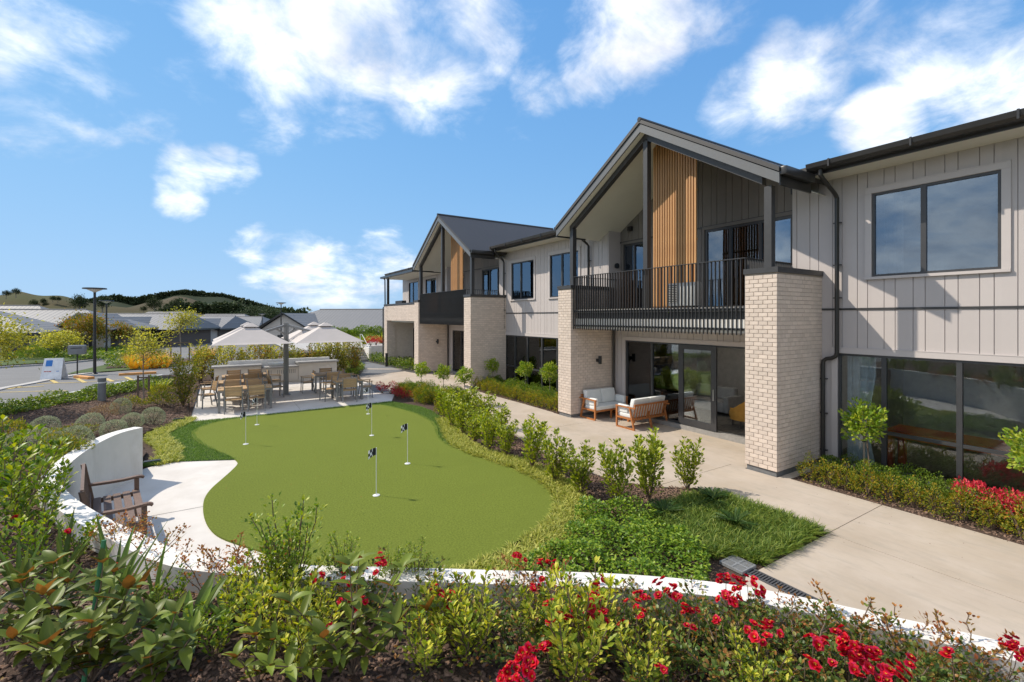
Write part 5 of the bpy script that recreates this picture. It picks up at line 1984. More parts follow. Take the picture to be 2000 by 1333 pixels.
def strip_points(line, w0, w1, count):
    ln = np.array(smooth_curve(line, 8))
    seg = np.linalg.norm(np.diff(ln, axis=0), axis=1)
    cum = np.concatenate([[0], np.cumsum(seg)])
    t = rng.uniform(0, cum[-1], count)
    i = np.clip(np.searchsorted(cum, t) - 1, 0, len(seg) - 1)
    f = ((t - cum[i]) / seg[i])[:, None]
    p = ln[i] * (1 - f) + ln[i + 1] * f
    d = unit(ln[i + 1] - ln[i])
    nrm = np.stack([d[:, 1], -d[:, 0]], 1)
    return p + nrm * rng.uniform(w0, w1, count)[:, None]


flat = lambda x, y: 0.0
lime_r = [(5.85, 13.3), (5.5, 12.1), (5.22, 11.3), (5.02, 10.5), (5.05, 9.6), (5.22, 8.8), (5.35, 8.2), (5.38, 7.5), (5.33, 6.9), (5.15, 6.4), (4.9, 6.02), (4.5, 5.68), (4.1, 5.45), (3.6, 5.26), (3.1, 5.12), (2.5, 5.08), (1.9, 5.25)]
pts = strip_points(lime_r, -.32, .16, 2100)
o = link('lime_edging', tufts('lime_edging', pts, 16, .12, .016, 'leaf_lime', flat, lean=1.5))
tag(o, 'lime variegated grass edging round the sunny side of the putting green', 'grass', kind='stuff')
lime_l = [(-1.12, 12.45), (-1.2, 13.0), (-1.16, 13.6), (-1.4, 14.5), (-1.6, 15.3), (-1.5, 16.1), (-1.22, 16.8), (-1.0, 17.6)]
pts = strip_points(lime_l, -.05, .36, 620)
o = link('lime_edging', tufts('lime_edging', pts, 16, .12, .016, 'leaf_lime', flat, lean=1.5))
tag(o, 'lime variegated grass edging beside the silver bushes', 'grass', kind='stuff')
mondo_p = [(5.7, 4.95), (6.2, 5.1), (6.9, 5.25), (7.58, 4.9), (7.56, 3.32), (5.88, 3.32), (5.8, 3.68), (5.45, 3.75), (5.4, 4.3)]
pts = scatter_poly(mondo_p, 1150)
o = link('mondo_grass', tufts('mondo_grass', pts, 22, .17, .010, 'leaf_mondo', flat, lean=1.5, spread=.05))
tag(o, 'dark green tufted grass filling the corner bed beside the path', 'grass', kind='stuff')
jas = [(4.95, 5.75), (5.5, 5.6), (5.8, 5.0), (5.5, 4.3), (5.4, 3.75), (5.1, 3.5), (4.7, 3.3), (3.9, 3.2), (3.1, 3.9), (3.0, 4.8), (4.0, 5.05)]
pts = scatter_poly(jas, 13000)
lum = np.clip(np.sin(pts[:, 0] * 6.1 + 1.3 * np.sin(pts[:, 1] * 2.2)) * np.sin(pts[:, 1] * 5.3 + 1.1 * np.sin(pts[:, 0] * 3.1)), -.6, 1)
keep = rng.uniform(0, 1, len(pts)) < .45 + .55 * (lum > -.25)
pts, lum = pts[keep], lum[keep]
zj = .02 + (.10 + .20 * (lum + .6) / 1.6) * rng.uniform(.15, 1, len(pts)) ** .6
P3 = np.column_stack([pts, zj])
D3 = np.column_stack([rng.normal(0, 1, (len(pts), 2)), rng.uniform(-.1, .8, len(pts))])
o = link('ground_cover', leaf_mesh('ground_cover', [leaf_arrays(P3, D3, rng.uniform(.035, .07, len(pts)), rng.uniform(.02, .035, len(pts)), T8, jitter=.4)], 'leaf_jasmine'))
tag(o, 'glossy dark green ground cover between the hedge shrubs and the wall', 'ground cover', kind='stuff')
for pl, cnt in ((FR_L, 16000), (FR_R, 13000)):
    pts = scatter_poly(pl, cnt)
    z0 = np.full(cnt, .008)
    P3 = np.column_stack([pts, z0])
    D3 = np.column_stack([rng.normal(0, .4, (cnt, 2)), np.ones(cnt)])
    o = link('turf_grass', leaf_mesh('turf_grass', [leaf_arrays(P3, D3, rng.uniform(.03, .055, cnt), .007, TB)], 'leaf_turf'))
    tag(o, 'longer dark artificial turf on the %s fringe of the putting green' % ('terrace corner and bench' if pl is FR_L else 'hedge'), 'grass', kind='stuff')

# ---- cycads


def cycad():
    parts, lines = [], []
    for k in range(16):
        a = 2 * math.pi * k / 16 + rng.uniform(-.15, .15)
        el = rng.uniform(.35, 1.25)
        pts = []
        for i in range(14):
            t = i / 13
            r = .44 * t * math.cos(el * (1 - .35 * t))
            pts.append((math.cos(a) * r, math.sin(a) * r, .05 + .44 * t * math.sin(el) - .16 * t * t))
        lines.append(pts)
        pa = np.array(pts)
        for s in (-1, 1):
            idx = np.linspace(2, 13, 26)
            i0 = np.minimum(12, idx.astype(int))
            P_ = pa[i0] + (pa[i0 + 1] - pa[i0]) * (idx - i0)[:, None]
            ax = unit(pa[i0 + 1] - pa[i0])
            side = np.cross(ax, np.array([0, 0, 1.0])) * s
            parts.append(leaf_arrays(P_, side + ax * .7 + np.array([0, 0, .25]), .10, .009, T4, jitter=.1))
    return leaf_mesh('frond', parts, 'leaf_cycad'), stem_mesh('stem', lines, 'leaf_cycad', .006, .002)


cy = cycad()
for (x, y, lab) in ((1393, 985, 'dark cycad at the path edge of the grass bed'), (1300, 1012, 'dark cycad beside the hedge shrubs in the grass bed'), (1437, 1034, 'upright dark cycad amid the grass bed')):
    plant('cycad', cy, at(x, y), lab, 'cycad', 'cycads in the grass bed', .72, names=('frond', 'stem'), sz=1.0)

# ---- silver bushes on the garden slope
silv = [mound_plant(50 + s, .27, .27, .47, 3600, .022, 'leaf_silver', amp=.05, zmin=-.6, shell=.14, upb=.15) for s in range(3)]
for (x, y, s, lab) in ((90, 852, 1.05, 'silver rounded bush highest on the garden slope'), (75, 884, 1.1, 'silver rounded bush behind the wall bend'), (236, 808, 1.0, 'silver rounded bush below the grey bollard'), (176, 848, 1.05, 'silver rounded bush in the middle of the slope'),
                       (222, 858, 1.0, 'silver rounded bush just above the wall'), (258, 838, .95, 'silver rounded bush close to the wall end'), (298, 828, 1.0, 'silver rounded bush next to the lime edging'), (142, 890, 1.05, 'silver bush above the wall bend with loose twigs'),
                       (38, 905, 1.1, 'silver bush half hidden by the leafy shrub')):
    plant('silver_bush', silv[int(x) % 3], at_bank(x, y), lab, 'bush', 'silver bushes on the slope', s)
brn = mound_plant(57, .34, .34, .45, 1100, .035, 'leaf_brownbush', amp=.15)
plant('brown_bush', brn, at_bank(205, 822), 'dry brownish rounded bush among the silver bushes', 'bush')
gshr = [mound_plant(60 + s, .4, .4, .55, 900, .06, 'leaf_mid', amp=.3) for s in range(2)]
for i, (x, y, s) in enumerate(((312, 800, 1.0), (318, 776, .9), (260, 800, .7), (150, 868, .8), (120, 905, .8), (20, 870, 1.0))):
    plant('green_bush', gshr[i % 2], at_bank(x, y), 'loose olive green bush among the silver bushes on the slope', 'bush', 'olive green bushes on the slope', s)
pts = strip_points([(-8.6, 14.4), (-7.3, 16.6), (-5.6, 19.9), (-4.0, 23.0), (-2.6, 26.2)], -.1, 1.0, 11000)
zb = np.array([bank_z(x, y) for x, y in pts]) + rng.uniform(.0, .34, len(pts)) * (.5 + .5 * np.sin(pts[:, 0] * 3) * np.sin(pts[:, 1] * 2.3))
D3 = np.column_stack([rng.normal(0, 1, (len(pts), 2)), rng.uniform(-.1, .9, len(pts))])
o = link('ground_cover', leaf_mesh('ground_cover', [leaf_arrays(np.column_stack([pts, zb]), D3, rng.uniform(.06, .12, len(pts)), rng.uniform(.035, .06, len(pts)), T4)], 'leaf_ground'))
tag(o, 'green leafy ground cover along the road edge of the garden slope', 'ground cover', kind='stuff')

# clumps of upright yellow-green strap grass
iris = (tufts('foliage', [(0, 0)], 60, .55, .022, 'leaf_yellow', flat, lean=.55, spread=.12), MB().tube([(0, 0, -.02), (0, 0, .05)], .06, 8).mesh('stem', 'stem'))
for (x, y, s, lab) in ((300, 768, 1.0, 'yellow green strap grass clump beside the staked tree'), (318, 760, .9, 'small yellow green strap grass clump beside the tall shrub'), (128, 902, .8, 'yellow green grass clump tucked behind the wall bend'), (105, 885, .8, 'yellow green grass clump between two silver bushes')):
    plant('grass_clump', iris, at_bank(x, y), lab, 'grass clump', 'yellow green grass clumps', s)
orange = (tufts('foliage', [(0, 0)], 220, .95, .012, 'leaf_orange', flat, lean=.6, spread=.16), MB().tube([(0, 0, -.02), (0, 0, .05)], .1, 8).mesh('stem', 'stem'))
for k, (x, y) in enumerate(((262, 722), (272, 719), (283, 722), (292, 718), (302, 720), (311, 717), (322, 719), (268, 715), (297, 713), (314, 712), (255, 716), (400, 700), (412, 701), (388, 702))):
    p = at_road(x, y)
    plant('orange_grass', orange, p, 'tuft of fine orange grass in the roadside bed' if k < 11 else 'tuft of fine orange grass behind the parasols', 'grass clump', 'orange grass tufts', RND.uniform(.85, 1.1))

# tall shrub and young trees by the terrace
tall = upright_plant(5, 2.1, .62, 13, 170, .085, 'leaf_mid', lo=.05, tmpl=T4, wid=.55, twig=.30, r0=.016)
plant('tall_shrub', tall, at_bank(357, 795), 'tall bushy olive shrub beside the dining terrace', 'shrub', scale=.95)
ytree = [tree_plant(61, 1.25, .62, 1.15, 40, 34, .09, 'leaf_street', tr=.022, cr=.5), tree_plant(62, 1.35, .6, 1.2, 40, 34, .09, 'leaf_street', tr=.022, cr=.5)]
p1_ = at_bank(281, 786)
plant('young_tree', ytree[0], p1_, 'thin young tree between timber stakes on the garden slope', 'tree', 'young staked trees', 1.0, names=TC)
p2_ = at_road(352, 716)
plant('young_tree', ytree[1], p2_, 'young yellow green tree by the road with tall stakes', 'tree', 'young staked trees', 1.35, names=TC)


def stakes(p, dx, h, label, r=.028):
    t = thing('tree_stakes', p, label, 'tree stake', 'timber tree stakes')
    for s in (-1, 1):
        MB().box(s * dx * CS - r, s * dx * CS + r, -s * dx * SN - r, -s * dx * SN + r, -.1, h).build('stake', 'stake_wood', t, local=True)
    MB().beam((-dx * CS, dx * SN, h - .08), (dx * CS, -dx * SN, h - .08), .02, .05).build('tie_rail', 'stake_wood', t, local=True)


stakes(p1_ + Vector((0, -.1, 0)), .19, .95, 'pair of brown stakes with a tie rail round the thin young tree')
stakes(p2_ + Vector((0, -.1, 0)), .55, 1.5, 'pair of tall stakes round the young tree by the road', .035)
# leafy tree whose crown reaches into the picture over the slope
ltree = tree_plant(66, 1.0, .95, 1.7, 75, 44, .10, 'leaf_street', tr=.035, cr=.4)
plant('leafy_tree', ltree, at_bank(-28, 800), 'broad yellow green tree crown over the garden slope beside the road', 'tree', names=TC, scale=1.0)

# shrubs behind the barbecue counter
sh_a = [upright_plant(70 + s, 1.25, .34, 8, 75, .08, ('leaf_autumn', 'leaf_mid', 'leaf_street')[s], lo=.08, tmpl=T4, wid=.55, twig=.22, r0=.01) for s in range(3)]
k = 0
for x in np.arange(-.7, 6.6, .38):
    p = (x + RND.uniform(-.12, .12), 26.2 + (k % 2) * .55 + RND.uniform(-.1, .25), .12)
    plant('garden_shrub', sh_a[k % 3], p, '%s upright shrub behind the barbecue counter, counted from the tall olive shrub' % ORD[k], 'shrub', 'shrubs behind the barbecue counter', RND.uniform(1.05, 1.5))
    k += 1
plant('garden_shrub', sh_a[1], (5.6, 26.0, .05), 'upright dark shrub at the end of the barbecue counter', 'shrub', None, 1.25)
plant('garden_shrub', sh_a[2], (-.85, 26.2, .1), 'upright shrub at the terrace corner behind the long tables', 'shrub', None, 1.5)
pts = scatter_poly([(5.2, 25.0), (6.1, 25.2), (7.4, 28.5), (7.8, 32.4), (6.8, 32.4), (6.2, 27.5)], 2600)
zb = rng.uniform(.0, .35, len(pts))
D3 = np.column_stack([rng.normal(0, 1, (len(pts), 2)), rng.uniform(-.1, .9, len(pts))])
o = link('ground_cover', leaf_mesh('ground_cover', [leaf_arrays(np.column_stack([pts, zb]), D3, .12, .06, T4)], 'leaf_ground'))
tag(o, 'leafy ground cover beside the grey paving pads', 'ground cover', kind='stuff')
pts = scatter_poly([(9.3, 26.4), (10.9, 26.0), (11.0, 34), (9.2, 36), (8.9, 33), (9.2, 29)], 3200)
zb = rng.uniform(.0, .5, len(pts))
D3 = np.column_stack([rng.normal(0, 1, (len(pts), 2)), rng.uniform(-.1, .9, len(pts))])
o = link('ground_cover', leaf_mesh('ground_cover', [leaf_arrays(np.column_stack([pts, zb]), D3, .14, .07, T4)], 'leaf_ground'))
tag(o, 'leafy ground cover below the far brick porch', 'ground cover', kind='stuff')

# small dark valve boxes beside the lime edging
for (x, y, lab) in ((350, 824, 'small dark green valve box in the lime edging by the terrace'), (297, 909, 'small dark green valve box at the end of the curved wall')):
    p = at(x, y)
    t = thing('valve_box', p, lab, 'valve box')
    MB().box(-.16, .16, -.07, .07, 0, .09).build('box', 'leaf_cycad', t, local=True, bevel=.012)
    MB().box(-.14, .14, -.055, .055, .091, .105).build('lid', 'lamp_black', t, local=True, bevel=.004)

# a few fallen leaves and crumbs of bark blown over the paving and the green
pts = np.concatenate([scatter_poly([(6.6, -1), (9.4, -1), (9.4, 4.6), (9.2, 12), (8.6, 16), (7.2, 11), (6.6, 7), (7.7, 5), (7.7, 3.2), (5.8, 3.1), (5.2, 0)], 80), strip_points([(7.66, 5.2), (7.66, 3.4)], -.02, .10, 30), strip_points([(9.46, 4.6), (9.46, -1)], -.06, .03, 90), strip_points([(6.45, 6.9), (6.4, 8), (6.5, 9.2), (6.8, 10.6), (7.2, 12)], -.02, .12, 60)])
o = link('path_litter', chips('path_litter', [(x, y, .006) for x, y in pts], .012))
tag(o, 'crumbs of bark and dry leaf scattered on the concrete path', 'leaf litter', kind='stuff')
pts = scatter_poly(GREEN, 110)
P3 = np.column_stack([pts, np.full(len(pts), .031)])
D3 = np.column_stack([rng.normal(0, 1, (len(pts), 2)), rng.normal(0, .1, len(pts))])
o = link('turf_litter', leaf_mesh('turf_litter', [leaf_arrays(P3, D3, rng.uniform(.02, .04, len(pts)), rng.uniform(.01, .018, len(pts)), T4, jitter=.2)], 'leaf_autumn'))
tag(o, 'few dry leaves blown over the putting green', 'leaf litter', kind='stuff')

# ------------------------------------------------------------------ flower bank close to the camera
def two_sided(name, top, under, rough=.22):
    m, nt, b = new_mat(name)
    N, L = nt.nodes.new, nt.links.new
    ge = N('ShaderNodeNewGeometry')
    oi = N('ShaderNodeObjectInfo')
    tc = N('ShaderNodeTexCoord')
    nz = N('ShaderNodeTexNoise')
    nz.inputs['Scale'].default_value = 14
    L(tc.outputs['Object'], nz.inputs['Vector'])
    va = N('ShaderNodeMapRange')
    va.inputs['To Min'].default_value = .6
    va.inputs['To Max'].default_value = 1.5
    L(oi.outputs['Random'], va.inputs['Value'])
    v2 = N('ShaderNodeMapRange')
    v2.inputs['To Min'].default_value = .8
    v2.inputs['To Max'].default_value = 1.2
    L(nz.outputs['Fac'], v2.inputs['Value'])
    mu = N('ShaderNodeMath')
    mu.operation = 'MULTIPLY'
    L(va.outputs[0], mu.inputs[0])
    L(v2.outputs[0], mu.inputs[1])
    mx = N('ShaderNodeMix')
    mx.data_type = 'RGBA'
    mx.inputs['A'].default_value = rgb(top)
    mx.inputs['B'].default_value = rgb(under)
    L(ge.outputs['Backfacing'], mx.inputs['Factor'])
    hs = N('ShaderNodeHueSaturation')
    L(mu.outputs[0], hs.inputs['Value'])
    L(mx.outputs['Result'], hs.inputs['Color'])
    L(hs.outputs[0], b.inputs['Base Color'])
    b.inputs['Roughness'].default_value = rough
    b.inputs['Specular IOR Level'].default_value = 0.22
    tr = N('ShaderNodeBsdfTranslucent')
    L(hs.outputs[0], tr.inputs['Color'])
    ms = N('ShaderNodeMixShader')
    ms.inputs[0].default_value = .12
    L(b.outputs[0], ms.inputs[1])
    L(tr.outputs[0], ms.inputs[2])
    L(ms.outputs[0], nt.nodes['Material Output'].inputs['Surface'])
    MATS[name] = m


two_sided('magnolia_leaf', (.12, .155, .018), (.42, .17, .03), .45)
two_sided('strap_leaf', (.115, .175, .025), (.16, .22, .045), .45)


def big_leaf(length, width, curl, fold, twist=0.0, nl=9, mat='magnolia_leaf', power=.75, name='leaf'):
    """one curved leaf blade, base at the origin, pointing along +y"""
    vs, fs = [], []
    for i in range(nl + 1):
        t = i / nl
        w = width * .5 * math.sin(math.pi * min(1, max(0, t)) ** power) ** .8 if 0 < t < 1 else width * .04
        a = curl * t
        y = length * (math.sin(a) / curl if abs(curl) > 1e-3 else t)
        z = -length * ((1 - math.cos(a)) / curl if abs(curl) > 1e-3 else 0)
        tw = twist * t
        for k in (-1, -.5, 0, .5, 1):
            xx, zz = w * k, fold * w * abs(k) ** 1.2
            vs.append((xx * math.cos(tw) - zz * math.sin(tw), y, z + xx * math.sin(tw) + zz * math.cos(tw)))
    for i in range(nl):
        for k in range(4):
            a = i * 5 + k
            fs.append((a, a + 1, a + 6, a + 5))
    me = bpy.data.meshes.new(name)
    me.from_pydata(vs, [], fs)
    me.materials.append(MATS[mat])
    me.polygons.foreach_set('use_smooth', [True] * len(fs))
    return me


MAG = [big_leaf(.155, .062, c, f, tw) for c, f, tw in ((.5, .35, 0), (.9, .25, .2), (.2, .45, -.15), (-.3, .4, .1), (1.2, .3, 0))]


def orient(o, d, upv):
    d = Vector(d).normalized()
    u = Vector(upv)
    u = (u - d * u.dot(d))
    if u.length < 1e-3:
        u = Vector((1, 0, 0))
    u.normalize()
    s = d.cross(u)
    o.rotation_mode = 'QUATERNION'
    o.rotation_quaternion = Matrix((s, d, u)).transposed().to_quaternion()


def magnolia(loc, label, shoots, seed, stake=None, group='broad leaved magnolias on the bank', lsize=1.0, rosettes=5):
    r = random.Random(seed)
    t = thing('magnolia', loc, label, 'shrub', group)
    b = MB()
    for (dx, dy, h) in shoots:
        pts = []
        for i in range(6):
            q = i / 5
            pts.append(Vector((dx * q ** 1.2 + r.uniform(-.01, .01), dy * q ** 1.2 + r.uniform(-.01, .01), h * q)))
        b.tube(pts, [.008 - .005 * i / 5 for i in range(6)], 6, cap=False)
        for lv in range(rosettes):
            q = .35 + .65 * lv / (rosettes - 1)
            i = min(4, int(q * 5))
            p = pts[i].lerp(pts[i + 1], q * 5 - i)
            nl = 3 if lv < rosettes - 1 else 5
            for k in range(nl):
                a = lv * 2.4 + k * 6.283 / nl + r.uniform(-.4, .4)
                el = r.uniform(.15, .8) + (.5 if lv == rosettes - 1 else 0)
                d = Vector((math.cos(a), math.sin(a), el))
                o_ = link('leaf', MAG[r.randrange(5)], t, p)
                orient(o_, d, Vector((-math.cos(a) * .5, -math.sin(a) * .5, 1)))
                s = lsize * r.uniform(.65, 1.15)
                o_.scale = (s, s, s)
    b.build('stem', 'stem', t, local=True, origin=(0, 0, 0), smooth=True)
    if stake:
        MB().tube([stake[0], stake[1]], .014, 8).build('stake', 'stake_green', t, local=True)
    return t


magnolia(at_bank(175, 1338), 'bronze backed magnolia tied to a green stake on the mulch bank',
         [(.05, .05, .74), (-.22, .05, .62), (.2, -.05, .57), (.05, -.22, .5), (-.15, -.18, .42), (.32, -.1, .36), (.1, .2, .6), (-.32, -.05, .45), (.22, .18, .45)], 5, rosettes=6,
         stake=((-.03, -.05, -.05), (.05, .12, .86)))
magnolia(at_bank(690, 1318), 'broad spreading magnolia with grey green leaves below the putting green',
         [(.0, .1, .66), (-.36, .12, .52), (.32, .0, .6), (-.2, -.15, .4), (.2, -.22, .38), (-.5, -.1, .32), (.45, -.15, .35), (.1, .25, .6)], 8, lsize=.95)
magnolia(at_bank(500, 1345), 'small low magnolia seedling between the strap plant and yellow bushes', [(.0, .05, .3), (-.1, .0, .24), (.1, 0, .26)], 12, rosettes=3, lsize=.85)
magnolia(at_bank(10, 1300), 'magnolia with arching shoots at the corner of the mulch bank', [(.1, .05, .55), (.25, -.05, .4), (-.1, .05, .6), (.2, .15, .35)], 15)
magnolia(at_bank(90, 1300), 'bushy magnolia between the staked magnolia and the arching one', [(.1, .05, .5), (-.15, .1, .55), (.2, .15, .42), (-.05, -.1, .4), (.0, .2, .6), (-.25, 0, .4)], 25)
magnolia(at_bank(300, 1350), 'low magnolia beside the staked one at the foot of the bank', [(.1, .05, .42), (-.15, .05, .36), (.2, -.05, .3), (0, -.1, .34)], 27, rosettes=4)
lf_shrub = [upright_plant(80 + s, .85, .34, 9, 34, .085, 'leaf_dark', lo=.15, tmpl=T8, wid=.45, twig=.10, r0=.009) for s in range(2)]
for (x, y, s, lab) in ((40, 1010, 1.1, 'leafy dark shrub on the bank behind the wall bend'), (5, 1060, 1.15, 'leafy dark shrub beside the arching magnolia'), (95, 990, .8, 'smaller leafy shrub at the wall bend'),
                       (-20, 960, 1.2, 'tall leafy dark shrub behind its neighbours above the wall bend'), (70, 1060, .8, 'leafy shrub in front of the wall bend'), (20, 930, .9, 'leafy shrub between the silver bushes and wall bend')):
    plant('leafy_shrub', lf_shrub[int(x) % 2], at_bank(x, y), lab, 'shrub', 'leafy dark shrubs on the bank', s)

# strap leaved plants: every blade is its own piece
STR = [big_leaf(L_, .052, c, .55, tw, 12, 'strap_leaf', .62) for L_, c, tw in ((.75, .35, .2), (.62, .8, -.3), (.70, .15, .1), (.5, 1.3, .3), (.66, .55, -.15))]
BRD = [big_leaf(L_, .075, c, .45, tw, 10, 'strap_leaf', 1.25) for L_, c, tw in ((.42, .5, .2), (.36, 1.0, -.2), (.40, .25, .1), (.32, 1.4, .2))]


def strap(loc, label, blades, seed, meshes, s0=1.0, lean=(.15, .9)):
    r = random.Random(seed)
    t = thing('strap_plant', loc, label, 'plant', 'strap leaved plants on the bank')
    for k in range(blades):
        a = 6.283 * k / blades + r.uniform(-.3, .3)
        ln = r.uniform(*lean)
        o_ = link('leaf', meshes[r.randrange(len(meshes))], t, (math.cos(a) * .03, math.sin(a) * .03, .0))
        orient(o_, (math.cos(a) * ln, math.sin(a) * ln, 1), (-math.cos(a), -math.sin(a), ln))
        s = s0 * r.uniform(.7, 1.1)
        o_.scale = (s, s, s)
    MB().lathe([(.02, -.02), (.05, -.02), (.045, .05), (.02, .08)], 0, 0, 8).build('crown_base', 'leaf_strap', t, local=True)


strap(at_bank(222, 1196), 'tall upright strap leaved plant below the bench', 20, 3, STR, 1.0, (.1, .65))
strap(at_bank(365, 1258), 'spreading broad strap leaved plant amid open mulch', 18, 4, BRD, 1.15, (.35, 1.1))
strap(at_bank(36, 1165), 'strap leaved plant beside the dark leafy shrubs', 14, 6, STR, .8, (.1, .6))

strap(at_bank(300, 1175), 'slim strap leaved plant beside the rust tinted roses behind the bench', 12, 31, STR, .7, (.15, .8))
strap(at_bank(120, 1130), 'strap leaved plant between the leafy shrubs and the tall upright one', 14, 33, STR, .8, (.1, .7))
strap(at_bank(440, 1215), 'small strap leaved plant next to the yellow bushes', 12, 35, BRD, .8, (.35, 1.1))
for (x, y, s, lab) in ((150, 1100, .55, 'small leafy shrub below the wall bend'), (60, 1120, .7, 'leafy shrub beside the arching magnolia and strap plant'), (420, 1290, .45, 'small leafy shrub next to the spreading strap plant'), (330, 1215, .4, 'low leafy shrub between two strap plants')):
    plant('leafy_shrub', lf_shrub[int(x) % 2], at_bank(x, y), lab, 'shrub', 'leafy dark shrubs on the bank', s)

# rose bushes
rose_f = [upright_plant(90 + s, .34, .40, 11, 46, .034, 'leaf_rose', lo=.05, tmpl=T8, wid=.62, twig=.13, r0=.005, droop=.25) for s in range(4)]
rose_r = [upright_plant(96 + s, .40, .30, 7, 30, .030, 'leaf_rose_rust', lo=.15, tmpl=T8, wid=.6, twig=.10, r0=.004, droop=.15) for s in range(2)]
ROSES = [(880, 1225, 0), (960, 1235, 0), (1045, 1240, 0), (1120, 1235, 0), (1175, 1240, 0), (1260, 1245, 0), (1330, 1248, 0), (1410, 1258, 0), (1475, 1270, 0), (1545, 1285, 0), (1620, 1302, 0), (1690, 1318, 0), (1770, 1335, 0),
         (1860, 1352, 0), (1950, 1368, 0), (1320, 1300, 0), (1400, 1310, 0), (1490, 1328, 0), (1570, 1350, 0), (1660, 1370, 0), (1760, 1395, 0), (1010, 1280, 0), (1090, 1300, 0), (1230, 1305, 0), (720, 1185, 0), (820, 1200, 0),
         (690, 1225, 0), (1440, 1365, 0), (1300, 1365, 0), (1880, 1410, 0), (640, 1200, 0),
         (1010, 1180, 1), (1060, 1190, 1), (440, 1140, 1), (480, 1150, 1), (405, 1160, 1), (1520, 1245, 1), (1640, 1270, 1), (255, 1065, 1), (205, 1070, 1), (300, 1100, 1), (1780, 1310, 1), (535, 1150, 1), (1900, 1330, 1), (335, 1130, 1), (235, 1085, 1)]
bushes = []
for i, (x, y, kd) in enumerate(ROSES):
    p = at_bank(x, y)
    if kd:
        lab = 'rust tinted rose bush with reddish leaves by the %s' % ('white wall behind the bench' if x < 600 else 'low white wall by the ground cover' if x < 1100 else 'low white wall beside the path')
    elif i < 15:
        lab = '%s rose bush from the magnolia in the row under the white wall' % ORD[i]
    else:
        lab = 'sprawling rose bush low on the bank below the row by the wall' if x > 1200 else 'rose bush half hidden among the yellow bushes and magnolia'
    t = plant('rose_bush', (rose_r[i % 2] if kd else rose_f[i % 4]), p, lab, 'rose bush', 'red rose bushes on the bank' if kd == 0 else 'rust tinted rose bushes by the wall', RND.uniform(.85, 1.15))
    bushes.append((p, t))


def bloom_mesh(seed):
    """one open rose: two rings of petals round yellow stamens"""
    vs, fs, mi, off = [], [], [], 0
    r = np.random.default_rng(seed)
    sz = .030
    ax, e1, e2 = np.array([0, 0, 1.0]), np.array([1.0, 0, 0]), np.array([0, 1.0, 0])
    c = np.zeros(3)
    for ring, (el, sc) in enumerate(((.30, 1.0), (.75, .85), (1.6, .6))):
        ang = np.arange(6) * 2 * np.pi / 6 + ring * .5 + r.uniform(0, 1)
        D_ = np.cos(ang)[:, None] * e1 + np.sin(ang)[:, None] * e2 + ax * el
        v, f = leaf_arrays(np.tile(c, (6, 1)), D_, sz * sc * r.uniform(.85, 1.15, 6), sz * sc * 1.05, T8, up=np.tile(ax, (6, 1)), jitter=.22)
        vs.append(v)
        fs.append(f + off)
        mi += [0] * len(f)
        off += len(v)
    ang = np.arange(5) * 2 * np.pi / 5
    D_ = np.cos(ang)[:, None] * e1 + np.sin(ang)[:, None] * e2 + ax * 1.6
    v, f = leaf_arrays(np.tile(c + ax * .006, (5, 1)), D_, sz * .4, sz * .25, T4, up=np.tile(ax, (5, 1)), jitter=.15)
    me = np_mesh('bloom', np.concatenate(vs + [v]), np.concatenate(fs + [f + off]).ravel(), 3, 'petal_red')
    me.materials.append(MATS['pollen'])
    me.polygons.foreach_set('material_index', mi + [1] * len(f))
    return me


BLO = [bloom_mesh(k) for k in range(4)]
NBL = [(9, .045), (6, .033), (13, .058), (4, .025), (2, .02)]
CL = [(745, 1095, 1), (742, 1110, 3), (705, 1120, 1), (672, 1133, 1), (682, 1165, 1), (703, 1178, 0), (855, 1158, 1), (868, 1168, 1), (882, 1170, 1), (1166, 1138, 1), (1155, 1182, 2), (1178, 1190, 0), (1152, 1205, 1), (1250, 1163, 3), (1258, 1165, 4), (1308, 1153, 0),
      (1322, 1160, 1), (1340, 1196, 1), (1355, 1192, 3), (1418, 1136, 0), (1442, 1132, 1), (1460, 1143, 0), (1420, 1163, 1), (1432, 1170, 3), (1480, 1230, 1), (1502, 1226, 1), (1590, 1252, 1), (1645, 1247, 1), (1668, 1262, 0), (1690, 1275, 0), (1655, 1272, 1), (1700, 1300, 2),
      (1725, 1318, 0), (1665, 1308, 0), (1990, 1262, 0), (1978, 1275, 1), (1002, 1300, 0), (1012, 1318, 0), (1035, 1275, 1), (1032, 1290, 1), (1068, 1268, 1), (1016, 1088, 1), (1060, 1106, 1), (1082, 1108, 1), (1078, 1198, 1), (1102, 1218, 1), (1045, 1145, 3), (1064, 1135, 3), (1225, 1217, 3), (1245, 1192, 1),
      (1350, 1225, 4), (1485, 1250, 4), (30, 1012, 3), (130, 1040, 4), (222, 1107, 3), (620, 1130, 3), (648, 1222, 4), (1295, 1305, 4), (1400, 1215, 4), (1130, 1172, 4), (1572, 1290, 4), (1770, 1290, 4), (1860, 1280, 4)]
